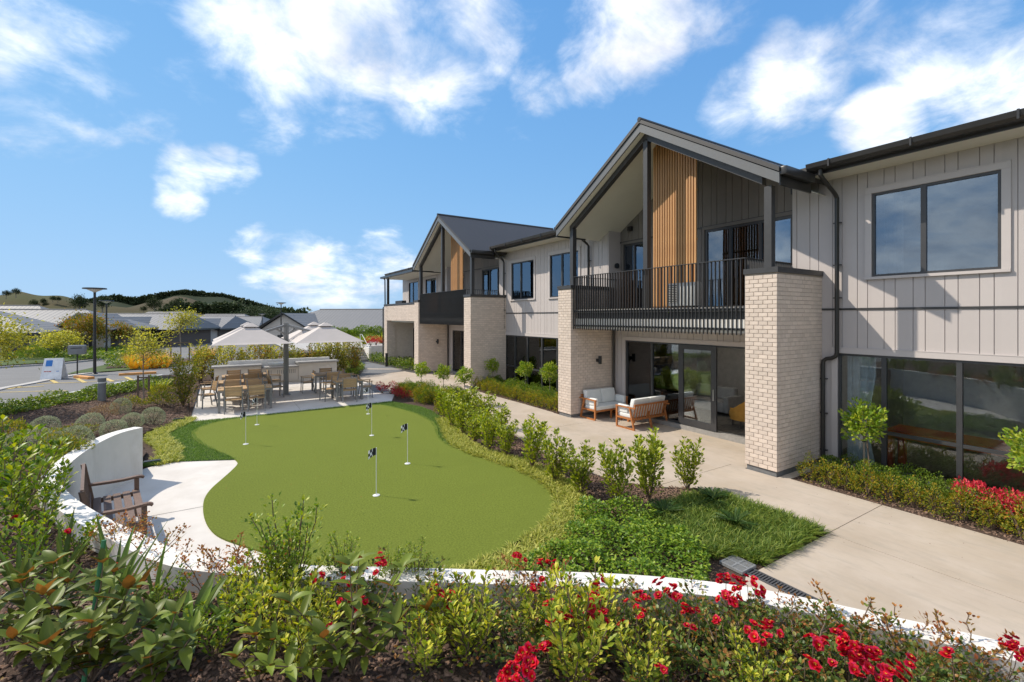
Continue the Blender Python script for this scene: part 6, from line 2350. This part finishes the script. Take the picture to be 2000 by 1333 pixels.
for i, (x, y, kd) in enumerate(CL):
    # a bloom stands about 0.4 m over the bank: walk along the view ray until it does
    z = .9
    for _ in range(20):
        p = at(x, y, z)
        z = .5 * z + .5 * (bank_z(p.x, p.y) + .38)
    q, t = min(bushes, key=lambda b_: (b_[0].xy - p.xy).length)
    M_ = Matrix.Translation(q) @ t.rotation_euler.to_matrix().to_4x4() @ Matrix.Diagonal((t.scale.x, t.scale.y, t.scale.z, 1))
    cl = M_.inverted() @ p
    nb, spr = NBL[kd]
    for j_ in range(nb):
        off_ = Vector((RND.gauss(0, spr), RND.gauss(0, spr), RND.gauss(0, spr * .55)))
        o_ = link('bloom', BLO[RND.randrange(4)], t, cl + off_)
        ax_ = Vector((off_.x * 9 + RND.gauss(0, .35), off_.y * 9 + RND.gauss(0, .35), 1.0))
        o_.rotation_euler = ax_.to_track_quat('Z', 'Y').to_euler()
        k_ = RND.uniform(.8, 1.15)
        o_.scale = (k_, k_, k_)
    a = M_.inverted() @ (q + (p - q) * .25 + Vector((0, 0, .05)))
    MB().tube([tuple(Vector((a.x * .4, a.y * .4, .02))), tuple(Vector((cl.x * .8, cl.y * .8, cl.z * .65))), tuple(cl)], [.004, .003, .002], 5, cap=False).build('bloom_stem', 'stem', t, local=True, origin=(0, 0, 0))

# yellow green bushes
yel = [upright_plant(110 + s, .48, .24, 11, 46, .048, 'leaf_yellow', lo=.1, tmpl=T8, wid=.42, twig=.08, r0=.005) for s in range(3)]
for (x, y, s, lab) in ((500, 1230, 1.0, None), (545, 1285, 1.1, None), (585, 1215, .9, None), (880, 1262, .95, None), (920, 1300, 1.1, None), (1065, 1262, .95, None), (1155, 1290, 1.2, None), (1120, 1345, 1.2, None), (830, 1320, .9, None),
                       (600, 1330, .95, None), (465, 1180, .7, None), (1470, 1385, .8, None), (1255, 1370, .9, None), (620, 1260, .8, None)):
    plant('yellow_bush', yel[int(x) % 3], at_bank(x, y), 'yellow green leafy bush among the roses on the bank', 'bush', 'yellow green bushes on the bank', s)
# dense green upright bushes
dg = upright_plant(120, .82, .26, 12, 110, .036, 'leaf_dark', lo=.03, tmpl=T8, wid=.5, twig=.12, r0=.007)
plant('upright_bush', dg, at_bank(568, 1178), 'dense dark green upright bush rising before the putting green', 'bush', scale=1.08)
plant('upright_bush', dg, at_bank(535, 1200), 'shorter dense green bush at the foot of the upright bush', 'bush', scale=.78)
plant('upright_bush', dg, at_bank(668, 1150), 'slim dark green bush beside the magnolia with grey green leaves', 'bush', scale=.62)
plant('upright_bush', dg, at_bank(810, 1160), 'small green bush between magnolia and white wall', 'bush', scale=.55)
plant('upright_bush', dg, at_bank(765, 1165), 'small green bush behind the magnolia leaves', 'bush', scale=.5)
# fallen leaves and low growth over the bank
pts = scatter_poly(NEAR_BANK, 5200)
pts = pts[(pts[:, 0] > 1.0 - pts[:, 1] * .0)]
zb = np.array([bank_z(x, y) for x, y in pts]) + rng.uniform(.01, .16, len(pts)) ** 1.3
D3 = np.column_stack([rng.normal(0, 1, (len(pts), 2)), rng.uniform(-.2, .5, len(pts))])
o = link('low_growth', leaf_mesh('low_growth', [leaf_arrays(np.column_stack([pts, zb]), D3, rng.uniform(.02, .045, len(pts)), rng.uniform(.012, .025, len(pts)), T8)], 'leaf_rose'))
tag(o, 'low rose shoots and leaves creeping over the mulch', 'ground cover', kind='stuff')
pts = scatter_poly(NEAR_BANK, 2600)
zb = np.array([bank_z(x, y) for x, y in pts]) + .03
D3 = np.column_stack([rng.normal(0, 1, (len(pts), 2)), rng.normal(0, .2, len(pts))])
o = link('leaf_litter', leaf_mesh('leaf_litter', [leaf_arrays(np.column_stack([pts, zb]), D3, rng.uniform(.02, .04, len(pts)), rng.uniform(.012, .02, len(pts)), T4)], 'leaf_rose_rust'))
tag(o, 'fallen rusty leaves lying on the mulch', 'leaf litter', kind='stuff')

# ------------------------------------------------------------------ steps and planters beyond the terrace
st = thing('garden_steps', (8.5, 34.2, 0), 'flight of concrete steps with white handrails rising to the upper path', 'steps')
for k in range(6):
    MB().box(8.0, 9.05, 33.75 + k * .32, 33.75 + 6 * .32, k * .145, (k + 1) * .145 - .001).build('step', 'stone_grey', st)
for x in (7.98, 9.08):
    b = MB()
    b.tube([(x, 33.7, .0), (x, 33.7, .95), (x, 35.7, 1.85), (x, 36.2, 1.85), (x, 36.2, .9)], .022, 8)
    b.build('handrail', 'white_plastic', st, smooth=True)
MB().box(7.78, 7.95, 33.72, 35.7, 0, 1.1).build('side_wall', 'wall_white', st)
MB().box(9.11, 9.25, 33.72, 35.7, 0, .95).build('side_wall', 'wall_white', st)
tag(MB().box(6.5, 7.77, 32.7, 34.2, 0, 1.05).build('planter', 'wall_white', bevel=.01), 'raised white rendered planter beside the garden steps', 'planter')
tag(MB().box(9.26, 14, 36.3, 36.5, 0, .92).build('terrace_wall', 'wall_white'), 'white retaining wall between the steps and the far porch', 'garden wall')
structure('upper_path', sheet('upper_path', [(6.4, 34.3), (7.7, 34.3), (7.7, 35.72), (9.25, 35.72), (9.25, 36.5), (16, 36.5), (24, 48), (4, 48), (4, 36)], lambda x, y: .86, 'kerb_stone'))
for i, (x, y) in enumerate(((10.2, 37.4), (11.2, 37.3), (12.1, 37.6), (10.8, 38.0))):
    plant('red_bush', crim[0], (x, y, .86), 'red leaved bush on top of the white retaining wall by the steps', 'bush', 'red bushes above the retaining wall', 1.7)
for i, (x, y) in enumerate(((6.8, 33.2), (7.3, 33.5), (7.0, 33.8), (7.5, 33.1))):
    plant('planter_shrub', sh_a[0], (x, y, 1.05), 'rusty upright shrub growing in the raised planter', 'shrub', 'shrubs in the raised planter', .5)
palm = (tufts('foliage', [(0, 0)], 90, 1.1, .06, 'leaf_yellow', flat, lean=1.2, spread=.12), MB().tube([(0, 0, -.02), (0, 0, .25)], .08, 8).mesh('stem', 'stem'))
for (x, y) in ((10.4, 40.0), (12.0, 40.5), (13.4, 40.0)):
    plant('strap_palm', palm, (x, y, .86), 'spiky yellow green plant in front of the long hedge', 'plant', 'spiky plants before the long hedge', 1.0)
hg = [mound_plant(130 + s, 1.3, .8, 1.9, 2600, .14, 'leaf_hedge_green', amp=.12, zmin=-.6) for s in range(2)]
for k in range(9):
    plant('tall_hedge', hg[k % 2], (8.5 + k * 1.5, 46.0 - k * .3, .3), 'clipped tall hedge bush in the row below the wide grey roof', 'hedge', 'tall hedge before the wide roofed house', RND.uniform(.95, 1.05), rz=0)
# small bollard by the porch
b_ = thing('bollard_light', (9.0, 29.3, 0), 'slim black bollard light in the ground cover by the far porch', 'bollard')
MB().lathe([(.08, 0), (.08, .8), (.085, .8), (.085, .86), (.0, .87)], 0, 0, 14).build('post', 'lamp_black', b_, local=True, smooth=True)
MB().lathe([(.12, 0), (.12, .02), (.09, .03)], 0, 0, 14).build('foot', 'lamp_black', b_, local=True)

# ------------------------------------------------------------------ road details
def strip_quad(name, px, mat, lift=.006, parent=None):
    pts = [at_road(x, y) for x, y in px]
    me = bpy.data.meshes.new(name)
    me.from_pydata([(p.x, p.y, p.z + lift) for p in pts], [], [tuple(range(len(pts)))])
    me.materials.append(MATS[mat])
    o_ = link(name, me, parent)
    if parent is None:
        o_['kind'] = 'structure'
    return o_


mk = thing('road_marking', (0, 0, 0), None, None)
mk['kind'] = 'structure'


def ribbon(name, px, w, mat, lift=.008, h=0.0, parent=mk, segs=6):
    """painted line or kerb following photo points on the road"""
    raw = [at_road(x, y) for x, y in px]
    pts = [Vector(p) for p in smooth_curve([tuple(p) for p in raw], segs)] if len(raw) > 2 else [raw[0].lerp(raw[1], i / 8) for i in range(9)]
    pts = [Vector((p.x, p.y, road_z(p.x, p.y))) for p in pts]
    b = MB()
    L_, R_ = [], []
    for i, p in enumerate(pts):
        d = (pts[min(i + 1, len(pts) - 1)] - pts[max(0, i - 1)])
        d.z = 0
        d.normalize()
        s = Vector((d.y, -d.x, 0)) * w / 2
        L_.append(p + s)
        R_.append(p - s)
    for i in range(len(pts) - 1):
        if h:
            q = [L_[i], R_[i], R_[i + 1], L_[i + 1]]
            b.hexa([v + Vector((0, 0, -.03)) for v in q] + [v + Vector((0, 0, h)) for v in q])
        else:
            b.add([v + Vector((0, 0, lift)) for v in (L_[i], R_[i], R_[i + 1], L_[i + 1])], [(0, 1, 2, 3)])
    o_ = b.build(name, mat, parent, origin=(0, 0, 0))
    return o_


ribbon('white_line', [(-40, 803), (60, 783), (154, 764), (240, 746), (318, 732)], .12, 'paint_white')
ribbon('yellow_line', [(-30, 768), (70, 765), (130, 764)], .10, 'paint_yellow')
ribbon('yellow_line', [(72, 750), (160, 747), (258, 741)], .10, 'paint_yellow')
for (a, b_) in (((14, 761), (40, 756)), ((30, 758), (86, 755)), ((97, 742), (111, 749)), ((150, 740), (166, 748)), ((207, 740), (220, 746)), ((245, 737), (258, 743))):
    ribbon('yellow_line', [a, b_], .14, 'paint_yellow', lift=.012)
ribbon('white_line', [(-20, 786), (45, 783)], .10, 'paint_white', lift=.012)
kerb = ribbon('kerb', [(-60, 726), (0, 719.5), (102, 713), (180, 705), (254, 695), (300, 684)], .22, 'kerb_stone', h=.10, parent=None)
kerb['kind'] = 'structure'
kerb = ribbon('kerb', [(-40, 772), (0, 761), (60, 750), (105, 741), (150, 733), (190, 728)], .34, 'kerb_stone', h=.04, parent=None)
kerb['kind'] = 'structure'
for (a, b_) in (((150, 738), (178, 741)), ((232, 734), (305, 730))):
    ob = ribbon('kerb_end', [a, b_], .25, 'kerb_orange', h=.10, parent=None)
    tag(ob, 'orange painted kerb end of the traffic island' if a[0] == 150 else 'long orange painted kerb below the staked tree', 'kerb')
strip_quad('island_lawn', [(128, 733), (215, 727), (330, 718), (400, 706), (330, 702), (262, 702), (215, 712), (150, 727)], 'verge', .05)
strip_quad('island_soil', [(205, 722), (325, 716), (400, 704), (330, 700), (262, 700), (228, 708)], 'soil', .07)
strip_quad('front_lawn', [(-80, 722), (0, 718), (102, 711.5), (180, 703.5), (254, 693.5), (300, 683), (262, 680), (100, 685), (-80, 690)], 'verge', .12)
pts = np.array([tuple(at_road(x, y)) for x, y in zip(rng.uniform(205, 330, 1500), rng.uniform(703, 721, 1500))])
D3 = np.column_stack([rng.normal(0, 1, (1500, 2)), rng.uniform(0, 1, 1500)])
pts[:, 2] += rng.uniform(.05, .35, 1500)
o = link('ground_cover', leaf_mesh('ground_cover', [leaf_arrays(pts, D3, .16, .08, T4)], 'leaf_ground'))
tag(o, 'low green planting at the foot of the orange grasses', 'ground cover', kind='stuff')
pts = np.array([tuple(at_road(x, y)) for x, y in zip(rng.uniform(-20, 265, 6000), rng.uniform(687, 706, 6000))])
k_ = pts[:, 1] > 30
D3 = np.column_stack([rng.normal(0, 1, (6000, 2)), rng.uniform(0, 1, 6000)])
pts[:, 2] += rng.uniform(.1, .6, 6000)
o = link('ground_cover', leaf_mesh('ground_cover', [leaf_arrays(pts, D3, .22, .12, T4)], 'leaf_ground'))
tag(o, 'green planting in front of the houses across the road', 'ground cover', kind='stuff')

# lamps, signs, bollard


def street_lamp(p, h, label, w=.62):
    t = thing('street_lamp', p, label, 'street lamp', 'flat topped street lamps')
    MB().tube([(0, 0, 0), (0, 0, h - .22)], [.065, .05], 12).build('pole', 'lamp_black', t, local=True, smooth=True)
    MB().lathe([(.05, h - .24), (.10, h - .2), (.30, h - .10), (.30, h - .08), (.05, h - .09)], 0, 0, 20).build('diffuser', 'lamp_shade', t, local=True, smooth=True)
    MB().lathe([(w * .5, h - .08), (w * .52, h - .07), (w * .5, h - .02), (.06, h)], 0, 0, 24).build('lamp_head', 'lamp_black', t, local=True, smooth=True)
    MB().lathe([(.11, 0), (.11, .03), (.07, .05)], 0, 0, 12).build('base', 'lamp_black', t, local=True)


def lamp_px(x, ybase, ytop, label):
    p = at_road(x, ybase)
    d = SN * p.x + CS * p.y
    street_lamp(p, CAMH + (HZ - ytop) / FPX * d - p.z, label, .9)


lamp_px(185, 731, 562, 'tall black street lamp on the traffic island')
lamp_px(208, 701, 587, 'black street lamp on the lawn across the road')
p = Vector((-7.5, 52, -.2))
for (x, yt, dd, lab) in ((549, 591, 46, 'black street lamp behind the parasols before the wide roof'), (512, 613, 60, 'distant street lamp among the far houses')):
    r_ = (x - 1000) / FPX
    p = Vector((dd * (SN + r_ * CS), dd * (CS - r_ * SN), -.2))
    street_lamp(p, CAMH + (HZ - yt) / FPX * dd + .2, lab, .9)
t = thing('bollard', at_bank(199, 783), 'grey metal bollard light at the top of the garden slope', 'bollard')
MB().lathe([(.115, -.1), (.115, .72), (.12, .72), (.12, .80), (.0, .81)], 0, 0, 20).build('post', 'bollard_grey', t, local=True, smooth=True)
MB().lathe([(.118, .62), (.121, .62), (.121, .66), (.118, .66)], 0, 0, 20).build('light_band', 'white_plastic', t, local=True)
p = at_road(106, 741)
t = thing('sandwich_board', p, 'white sandwich board with a blue square standing by the kerb', 'sign', rz=-.25)
MB().hexa([(-.37, -.28, 0), (.37, -.28, 0), (.37, -.25, 0), (-.37, -.25, 0), (-.33, -.02, .92), (.33, -.02, .92), (.33, .01, .92), (-.33, .01, .92)]).build('front_panel', 'sign_white', t, local=True)
MB().hexa([(-.37, .25, 0), (.37, .25, 0), (.37, .28, 0), (-.37, .28, 0), (-.33, .012, .92), (.33, .012, .92), (.33, .03, .92), (-.33, .03, .92)]).build('rear_panel', 'sign_white', t, local=True)
sl = .26 / .92
for (x0, x1, z0, z1, m_) in ((-.25, -.02, .58, .84, 'sign_blue'), (-.27, -.20, .34, .38, 'sign_red'), (-.19, -.11, .345, .375, 'sign_red'), (-.10, -.02, .34, .38, 'sign_red'), (.16, .26, .35, .38, 'sign_blue')):
    f = lambda z: -.28 + sl * z - .004
    MB().hexa([(x0, f(z0), z0), (x1, f(z0), z0), (x1, f(z0) + .002, z0), (x0, f(z0) + .002, z0), (x0, f(z1), z1), (x1, f(z1), z1), (x1, f(z1) + .002, z1), (x0, f(z1) + .002, z1)]).build('print', m_, t, local=True)
p = at_road(151, 733)
t = thing('letterbox', p, 'dark grey letterbox on a thin post beside the street lamp', 'letterbox')
MB().tube([(0, 0, 0), (0, 0, 1.0)], .028, 8).build('post', 'lamp_black', t, local=True)
MB().box(-.3, .3, -.2, .2, 1.0, 1.42).build('box', 'bollard_grey', t, local=True, bevel=.01)
MB().box(-.2, .2, -.21, -.2, 1.28, 1.31).build('slot', 'black_void', t, local=True)

# ------------------------------------------------------------------ houses across the road
def ray(x, d):
    r = (x - 1000) / FPX
    return Vector((d * (SN + r * CS), d * (CS - r * SN)))


def house(name, label, c, L_, W_, ang, eave, ridge, base=-.3, hip=2.2, gable=None, wall='house_brick', roof='roof_grey_x', chim=False, garage=True):
    """rectangular bungalow: long axis local x, hipped or gabled metal roof, windows, doors"""
    t = thing(name, (c[0], c[1], base), label, 'house', 'grey roofed bungalows', ang)
    e, rz_ = eave - base, ridge - base
    hl, hw, ov = L_ / 2, W_ / 2, .6
    MB().box(-hl, hl, -hw, hw, -.3, e - .02).build('wall', wall, t, local=True)
    b = MB()
    P_ = [(-hl - ov, -hw - ov, e), (hl + ov, -hw - ov, e), (hl + ov, hw + ov, e), (-hl - ov, hw + ov, e), (-hl - ov + hip, 0, rz_), (hl + ov - hip, 0, rz_)]
    b.add(P_, [(0, 1, 5, 4), (2, 3, 4, 5), (1, 2, 5), (3, 0, 4), (3, 2, 1, 0)])
    r = b.build('roof', roof, t, local=True)
    f = MB()
    for (a, c_) in (((-hl - ov, -hw - ov), (hl + ov, -hw - ov)), ((hl + ov, -hw - ov), (hl + ov, hw + ov)), ((-hl - ov, -hw - ov), (-hl - ov, hw + ov))):
        f.beam((a[0], a[1], e - .09), (c_[0], c_[1], e - .09), .08, .2)
    f.build('gutter', 'gutter_metal', r, local=False, origin=(0, 0, 0)).location = -Vector(r.location)
    MB().tube([(-hl - ov + hip, 0, rz_), (hl + ov - hip, 0, rz_)], .09, 6).build('ridge_cap', 'roof_grey_y', r, local=False, origin=(0, 0, 0)).location = -Vector(r.location)
    k = 0
    x = -hl + 1.2
    while x < hl - 1.5:
        w = MB().box(x, x + 1.5, -hw - .05, -hw + .02, .6, e - .35).build('window', 'alu_dark', t, local=True)
        for j in range(2):
            pn = MB().box(x + .06 + j * .72, x + .72 + j * .72, -hw - .06, -hw - .05, .66, e - .41).build('pane', 'glass_upper', w)
            pn.parent = w
            pn.location = Vector(pn.location) - Vector(w.location) + Vector((0, 0, 0))
        x += 3.1
        k += 1
    if gable:
        gx, gw, gp = gable
        gz = e + (rz_ - e) * .8
        MB().box(gx - gw, gx + gw, -hw - gp, -hw + .05, -.3, e - .02).build('wing_wall', 'house_pale', t, local=True)
        g = MB()
        y0, y1 = -hw - gp - .4, 0
        g.add([(gx - gw - .4, y0, e), (gx, y0, gz), (gx, y1, gz), (gx - gw - .4, y1, e), (gx + gw + .4, y0, e), (gx + gw + .4, y1, e)], [(0, 1, 2, 3), (1, 4, 5, 2)])
        g.build('wing_roof', roof, t, local=True)
        MB().add([(gx - gw, -hw - gp - .02, e - .05), (gx + gw, -hw - gp - .02, e - .05), (gx, -hw - gp - .02, gz - .15)], [(0, 1, 2)]).build('gable_panel', 'house_pale', t, local=True)
        for s in (-1, 1):
            MB().beam((gx + s * (gw + .4), y0, e), (gx, y0, gz), .06, .18).build('barge_board', 'gutter_metal' if name == 'wide_house' else 'roof_grey_y', t, local=True)
        MB().box(gx - .8, gx + .8, -hw - gp - .06, -hw - gp, .3, e - .4).build('window', 'alu_dark', t, local=True)
    return t


def place(x, d):
    v = ray(x, d)
    return (v.x, v.y)


VA = -TH  # facing the road: long side square to the view
house('bungalow', 'grey roofed bungalow with brown walls at the bend of the road', place(85, 46), 15, 9, VA + .25, 2.0, 3.9, hip=4.5, gable=(6.2, 1.7, 1.0))
house('bungalow', 'grey bungalow whose hipped roof slopes to the picture edge beside the leafy tree', place(-40, 38), 9, 9, VA + .5, 1.95, 3.9, hip=4.6, wall='house_pale')
house('bungalow', 'bungalow with a small front gable behind the second street lamp', place(270, 56), 13, 9, VA + .1, 1.75, 3.55, hip=1.0, gable=(2.2, 1.6, 1.2))
house('bungalow', 'bungalow with a low ridge behind the staked tree by the road', place(370, 66), 14, 9, VA, 1.6, 3.3, hip=1.0, gable=(5.2, 1.7, 1.4))
house('bungalow', 'far bungalow beside the end of the road before the round trees', place(455, 78), 13, 9, VA, 1.5, 3.2, hip=2.0)
house('bungalow', 'bungalow showing only its roof over the houses at the road bend', place(20, 62), 13, 9, VA + .3, 2.2, 4.7, hip=4.0)
house('bungalow', 'bungalow showing only a dark hip roof behind the gabled bungalow', place(330, 80), 13, 9, VA, 1.8, 4.0, hip=3.5)
house('bungalow', 'bungalow at the foot of the hill behind the others', place(440, 96), 13, 9, VA, 1.6, 3.7, hip=3.0)
house('wide_house', 'wide house with long grey roof and dark edged gable behind the parasols', place(690, 60), 19, 11, VA - .12, 1.5, 4.15, hip=5.5, gable=(-4.6, 3.3, 2.2))

# street trees and round bushes
mt = tree_plant(140, 1.0, 1.7, 3.0, 90, 40, .2, 'leaf_autumn', tr=.07, cr=.38)
plant('maple_tree', mt, Vector((*place(172, 40), -.15)), 'autumn coloured maple in front of the bungalow at the bend', 'tree', names=TC, scale=.88)
mt2 = tree_plant(141, .8, 1.3, 1.9, 60, 36, .18, 'leaf_street', tr=.05, cr=.4)
plant('maple_tree', mt2, Vector((*place(125, 35), -.15)), 'low yellow green shrub tree beside the autumn maple', 'tree', names=TC, scale=.85)
mt3 = tree_plant(142, .8, 1.2, 2.0, 60, 36, .18, 'leaf_autumn', tr=.05, cr=.4)
plant('maple_tree', mt3, Vector((*place(232, 45), -.2)), 'small red brown tree in front of the gabled bungalow', 'tree', names=TC, scale=1.0)
rb = mound_plant(143, .8, .8, 1.15, 3200, .07, 'leaf_hedge_green', amp=.05, zmin=-.3)
for (x, y, s, lab) in ((62, 708, 1.0, 'smaller clipped round bush on the lawn across the road'), (86, 703, 1.25, 'larger clipped round bush on the lawn across the road')):
    p = at_road(x, y)
    plant('round_bush', rb, p, lab, 'bush', 'clipped round bushes', s)

# ------------------------------------------------------------------ hills
def hill(name, pts, d, depth, mat, base=-8):
    """ridge through photo skyline points at distance d, falling towards the camera and beyond"""
    xs = np.arange(pts[0][0], pts[-1][0] + 1, 8.0)
    ys = np.interp(xs, [p[0] for p in pts], [p[1] for p in pts])
    rows = []
    prof = [(-1.0, 0), (-.75, .10), (-.5, .30), (-.3, .56), (-.15, .82), (-.05, .96), (0, 1), (.15, .9), (.5, .5), (1.0, 0)]
    vs, fs = [], []
    for j, (s, hh) in enumerate(prof):
        for i, (x, y) in enumerate(zip(xs, ys)):
            dd = d + s * depth
            v = ray(x, dd)
            crest = CAMH + (HZ - y) / FPX * d
            wob = 1.0 + .10 * math.sin(x * .021 + s * 5) + .05 * math.sin(x * .057 - s * 9) if 0 < hh < 1 else 1.0
            vs.append((v.x, v.y, base + (crest - base) * hh * wob if hh < 1 else crest))
    n_ = len(xs)
    for j in range(len(prof) - 1):
        for i in range(n_ - 1):
            fs.append((j * n_ + i, j * n_ + i + 1, (j + 1) * n_ + i + 1, (j + 1) * n_ + i))
    me = bpy.data.meshes.new(name)
    me.from_pydata(vs, [], fs)
    me.materials.append(MATS[mat])
    me.polygons.foreach_set('use_smooth', [True] * len(fs))
    o_ = structure(name, me)
    return vs, prof, n_


pm('hill_grass', (0.056, 0.064, 0.024), 0.95, (0.072, 0.057, 0.028), scale=.02, detail=9, bump=.3, bscale=.6, spec=.1, lo=.38, hi=.62)
pm('hill_brown', (0.085, 0.068, 0.042), 0.95, (0.06, 0.054, 0.03), scale=.02, detail=9, bump=.3, bscale=.5, spec=.1)
pm('hill_wood', (0.018, 0.03, 0.016), 0.95, (0.028, 0.036, 0.018), scale=.03, detail=8, bump=.6, bscale=.3, spec=.1)
hill('near_hill', [(-500, 575), (-200, 570), (0, 577), (45, 574), (90, 581), (150, 588), (215, 598), (300, 607), (420, 617), (520, 622)], 260, 120, 'hill_grass')
hill('brown_hill', [(120, 622), (200, 610), (255, 600), (300, 588), (340, 583), (375, 588), (420, 600), (470, 608), (560, 618)], 480, 160, 'hill_brown')
hill('wooded_hill', [(-100, 622), (60, 605), (130, 596), (180, 587), (225, 581), (262, 586), (300, 580), (340, 573), (362, 571), (400, 575), (440, 580), (480, 590), (515, 600), (545, 607), (600, 615), (760, 622)], 800, 260, 'hill_wood')

# woods on the far hill: one mass of clumped crowns


def wood(name, pxs, d, size, label, per=26, mat='leaf_wood'):
    PP, DD, LL = [], [], []
    for (x, y) in pxs:
        v = ray(x, d)
        c = np.array([v.x, v.y, CAMH + (HZ - y) / FPX * d])
        s = size * rng.uniform(.6, 1.4)
        dr = rand_dirs(per, -.5)
        PP.append(c + dr * np.array([s, s, s * .8]) * rng.uniform(.5, 1, (per, 1)))
        DD.append(dr + rng.normal(0, .4, (per, 3)))
        LL.append(np.full(per, s * .7))
    PP, DD, LL = map(np.concatenate, (PP, DD, LL))
    o_ = link(name, leaf_mesh(name, [leaf_arrays(PP, DD, LL, LL * .8, T4)], mat))
    tag(o_, label, 'wood', kind='stuff')


def skyline(pts, x):
    return np.interp(x, [p[0] for p in pts], [p[1] for p in pts])


SKY3 = [(60, 605), (130, 596), (180, 587), (225, 581), (262, 586), (300, 580), (340, 573), (362, 571), (400, 575), (440, 580), (480, 590), (515, 600), (545, 607), (600, 615)]
px_ = []
for _ in range(2200):
    x = rng.uniform(130, 600)
    y = skyline(SKY3, x) + abs(rng.normal(0, 9))
    px_.append((x, y))
wood('far_wood', px_, 770, 4.0, 'dark far off woods over the distant hill')
px_ = [(x, 606 + rng.normal(0, 4)) for x in rng.uniform(335, 480, 160)] + [(x, 613 + rng.normal(0, 3)) for x in rng.uniform(300, 600, 170)] + [(x, 600 + rng.normal(0, 3)) for x in rng.uniform(330, 370, 15)]
wood('valley_wood', px_, 330, 2.6, 'dark trees filling the valley before the hills')
rt = tree_plant(150, .6, 4.2, 7.5, 90, 40, .65, 'leaf_wood', tr=.3, cr=.4)
for (x, d, s, lab) in ((495, 170, 1.05, 'big round dark tree beyond the bungalows'), (525, 165, 1.0, 'round dark tree beside the wide roofed house'), (468, 175, .8, 'smaller round tree next to the big round tree'), (450, 180, .75, 'small light tree at the end of the round trees'), (508, 190, 1.1, 'tall dark tree between two round trees')):
    plant('round_tree', rt, Vector((*place(x, d), -2)), lab, 'tree', 'round trees beyond the houses', s, names=TC)
pine = tree_plant(151, 3.0, 3.0, 6.5, 34, 60, .55, 'leaf_pine', tr=.35, squash=.8, cr=.42)
for (x, y, s, lab) in ((31, 574, .5, 'bare topped pine on the crest of the grassy hill'), (12, 577, .45, 'low dark pine at the end of the grassy crest'), (103, 586, .35, 'small dark tree cluster tree on the falling crest'), (113, 587, .35, 'smaller dark tree on the falling crest'),
                       (156, 600, 1.1, 'tall dark pine behind the first street lamp'), (200, 599, 1.0, 'tall dark pine behind the second street lamp'), (85, 592, .4, 'tiny dark tree below the crest'), (66, 596, .5, 'round dark tree on the hillside above the roofs'), (90, 602, .5, 'dark tree on the hillside near the roofs'),
                       (302, 602, .95, 'dark broad tree before the brown hill'), (345, 603, .9, 'dark tree at the foot of the brown hill'), (280, 607, .4, 'small tree on the lower slope')):
    d = 235.0
    v = ray(x, d)
    plant('pine_tree', pine, Vector((v.x, v.y, CAMH + (HZ - y) / FPX * d - 4.2 * s)), lab, 'tree', 'dark trees on the near hill', s, names=TC)
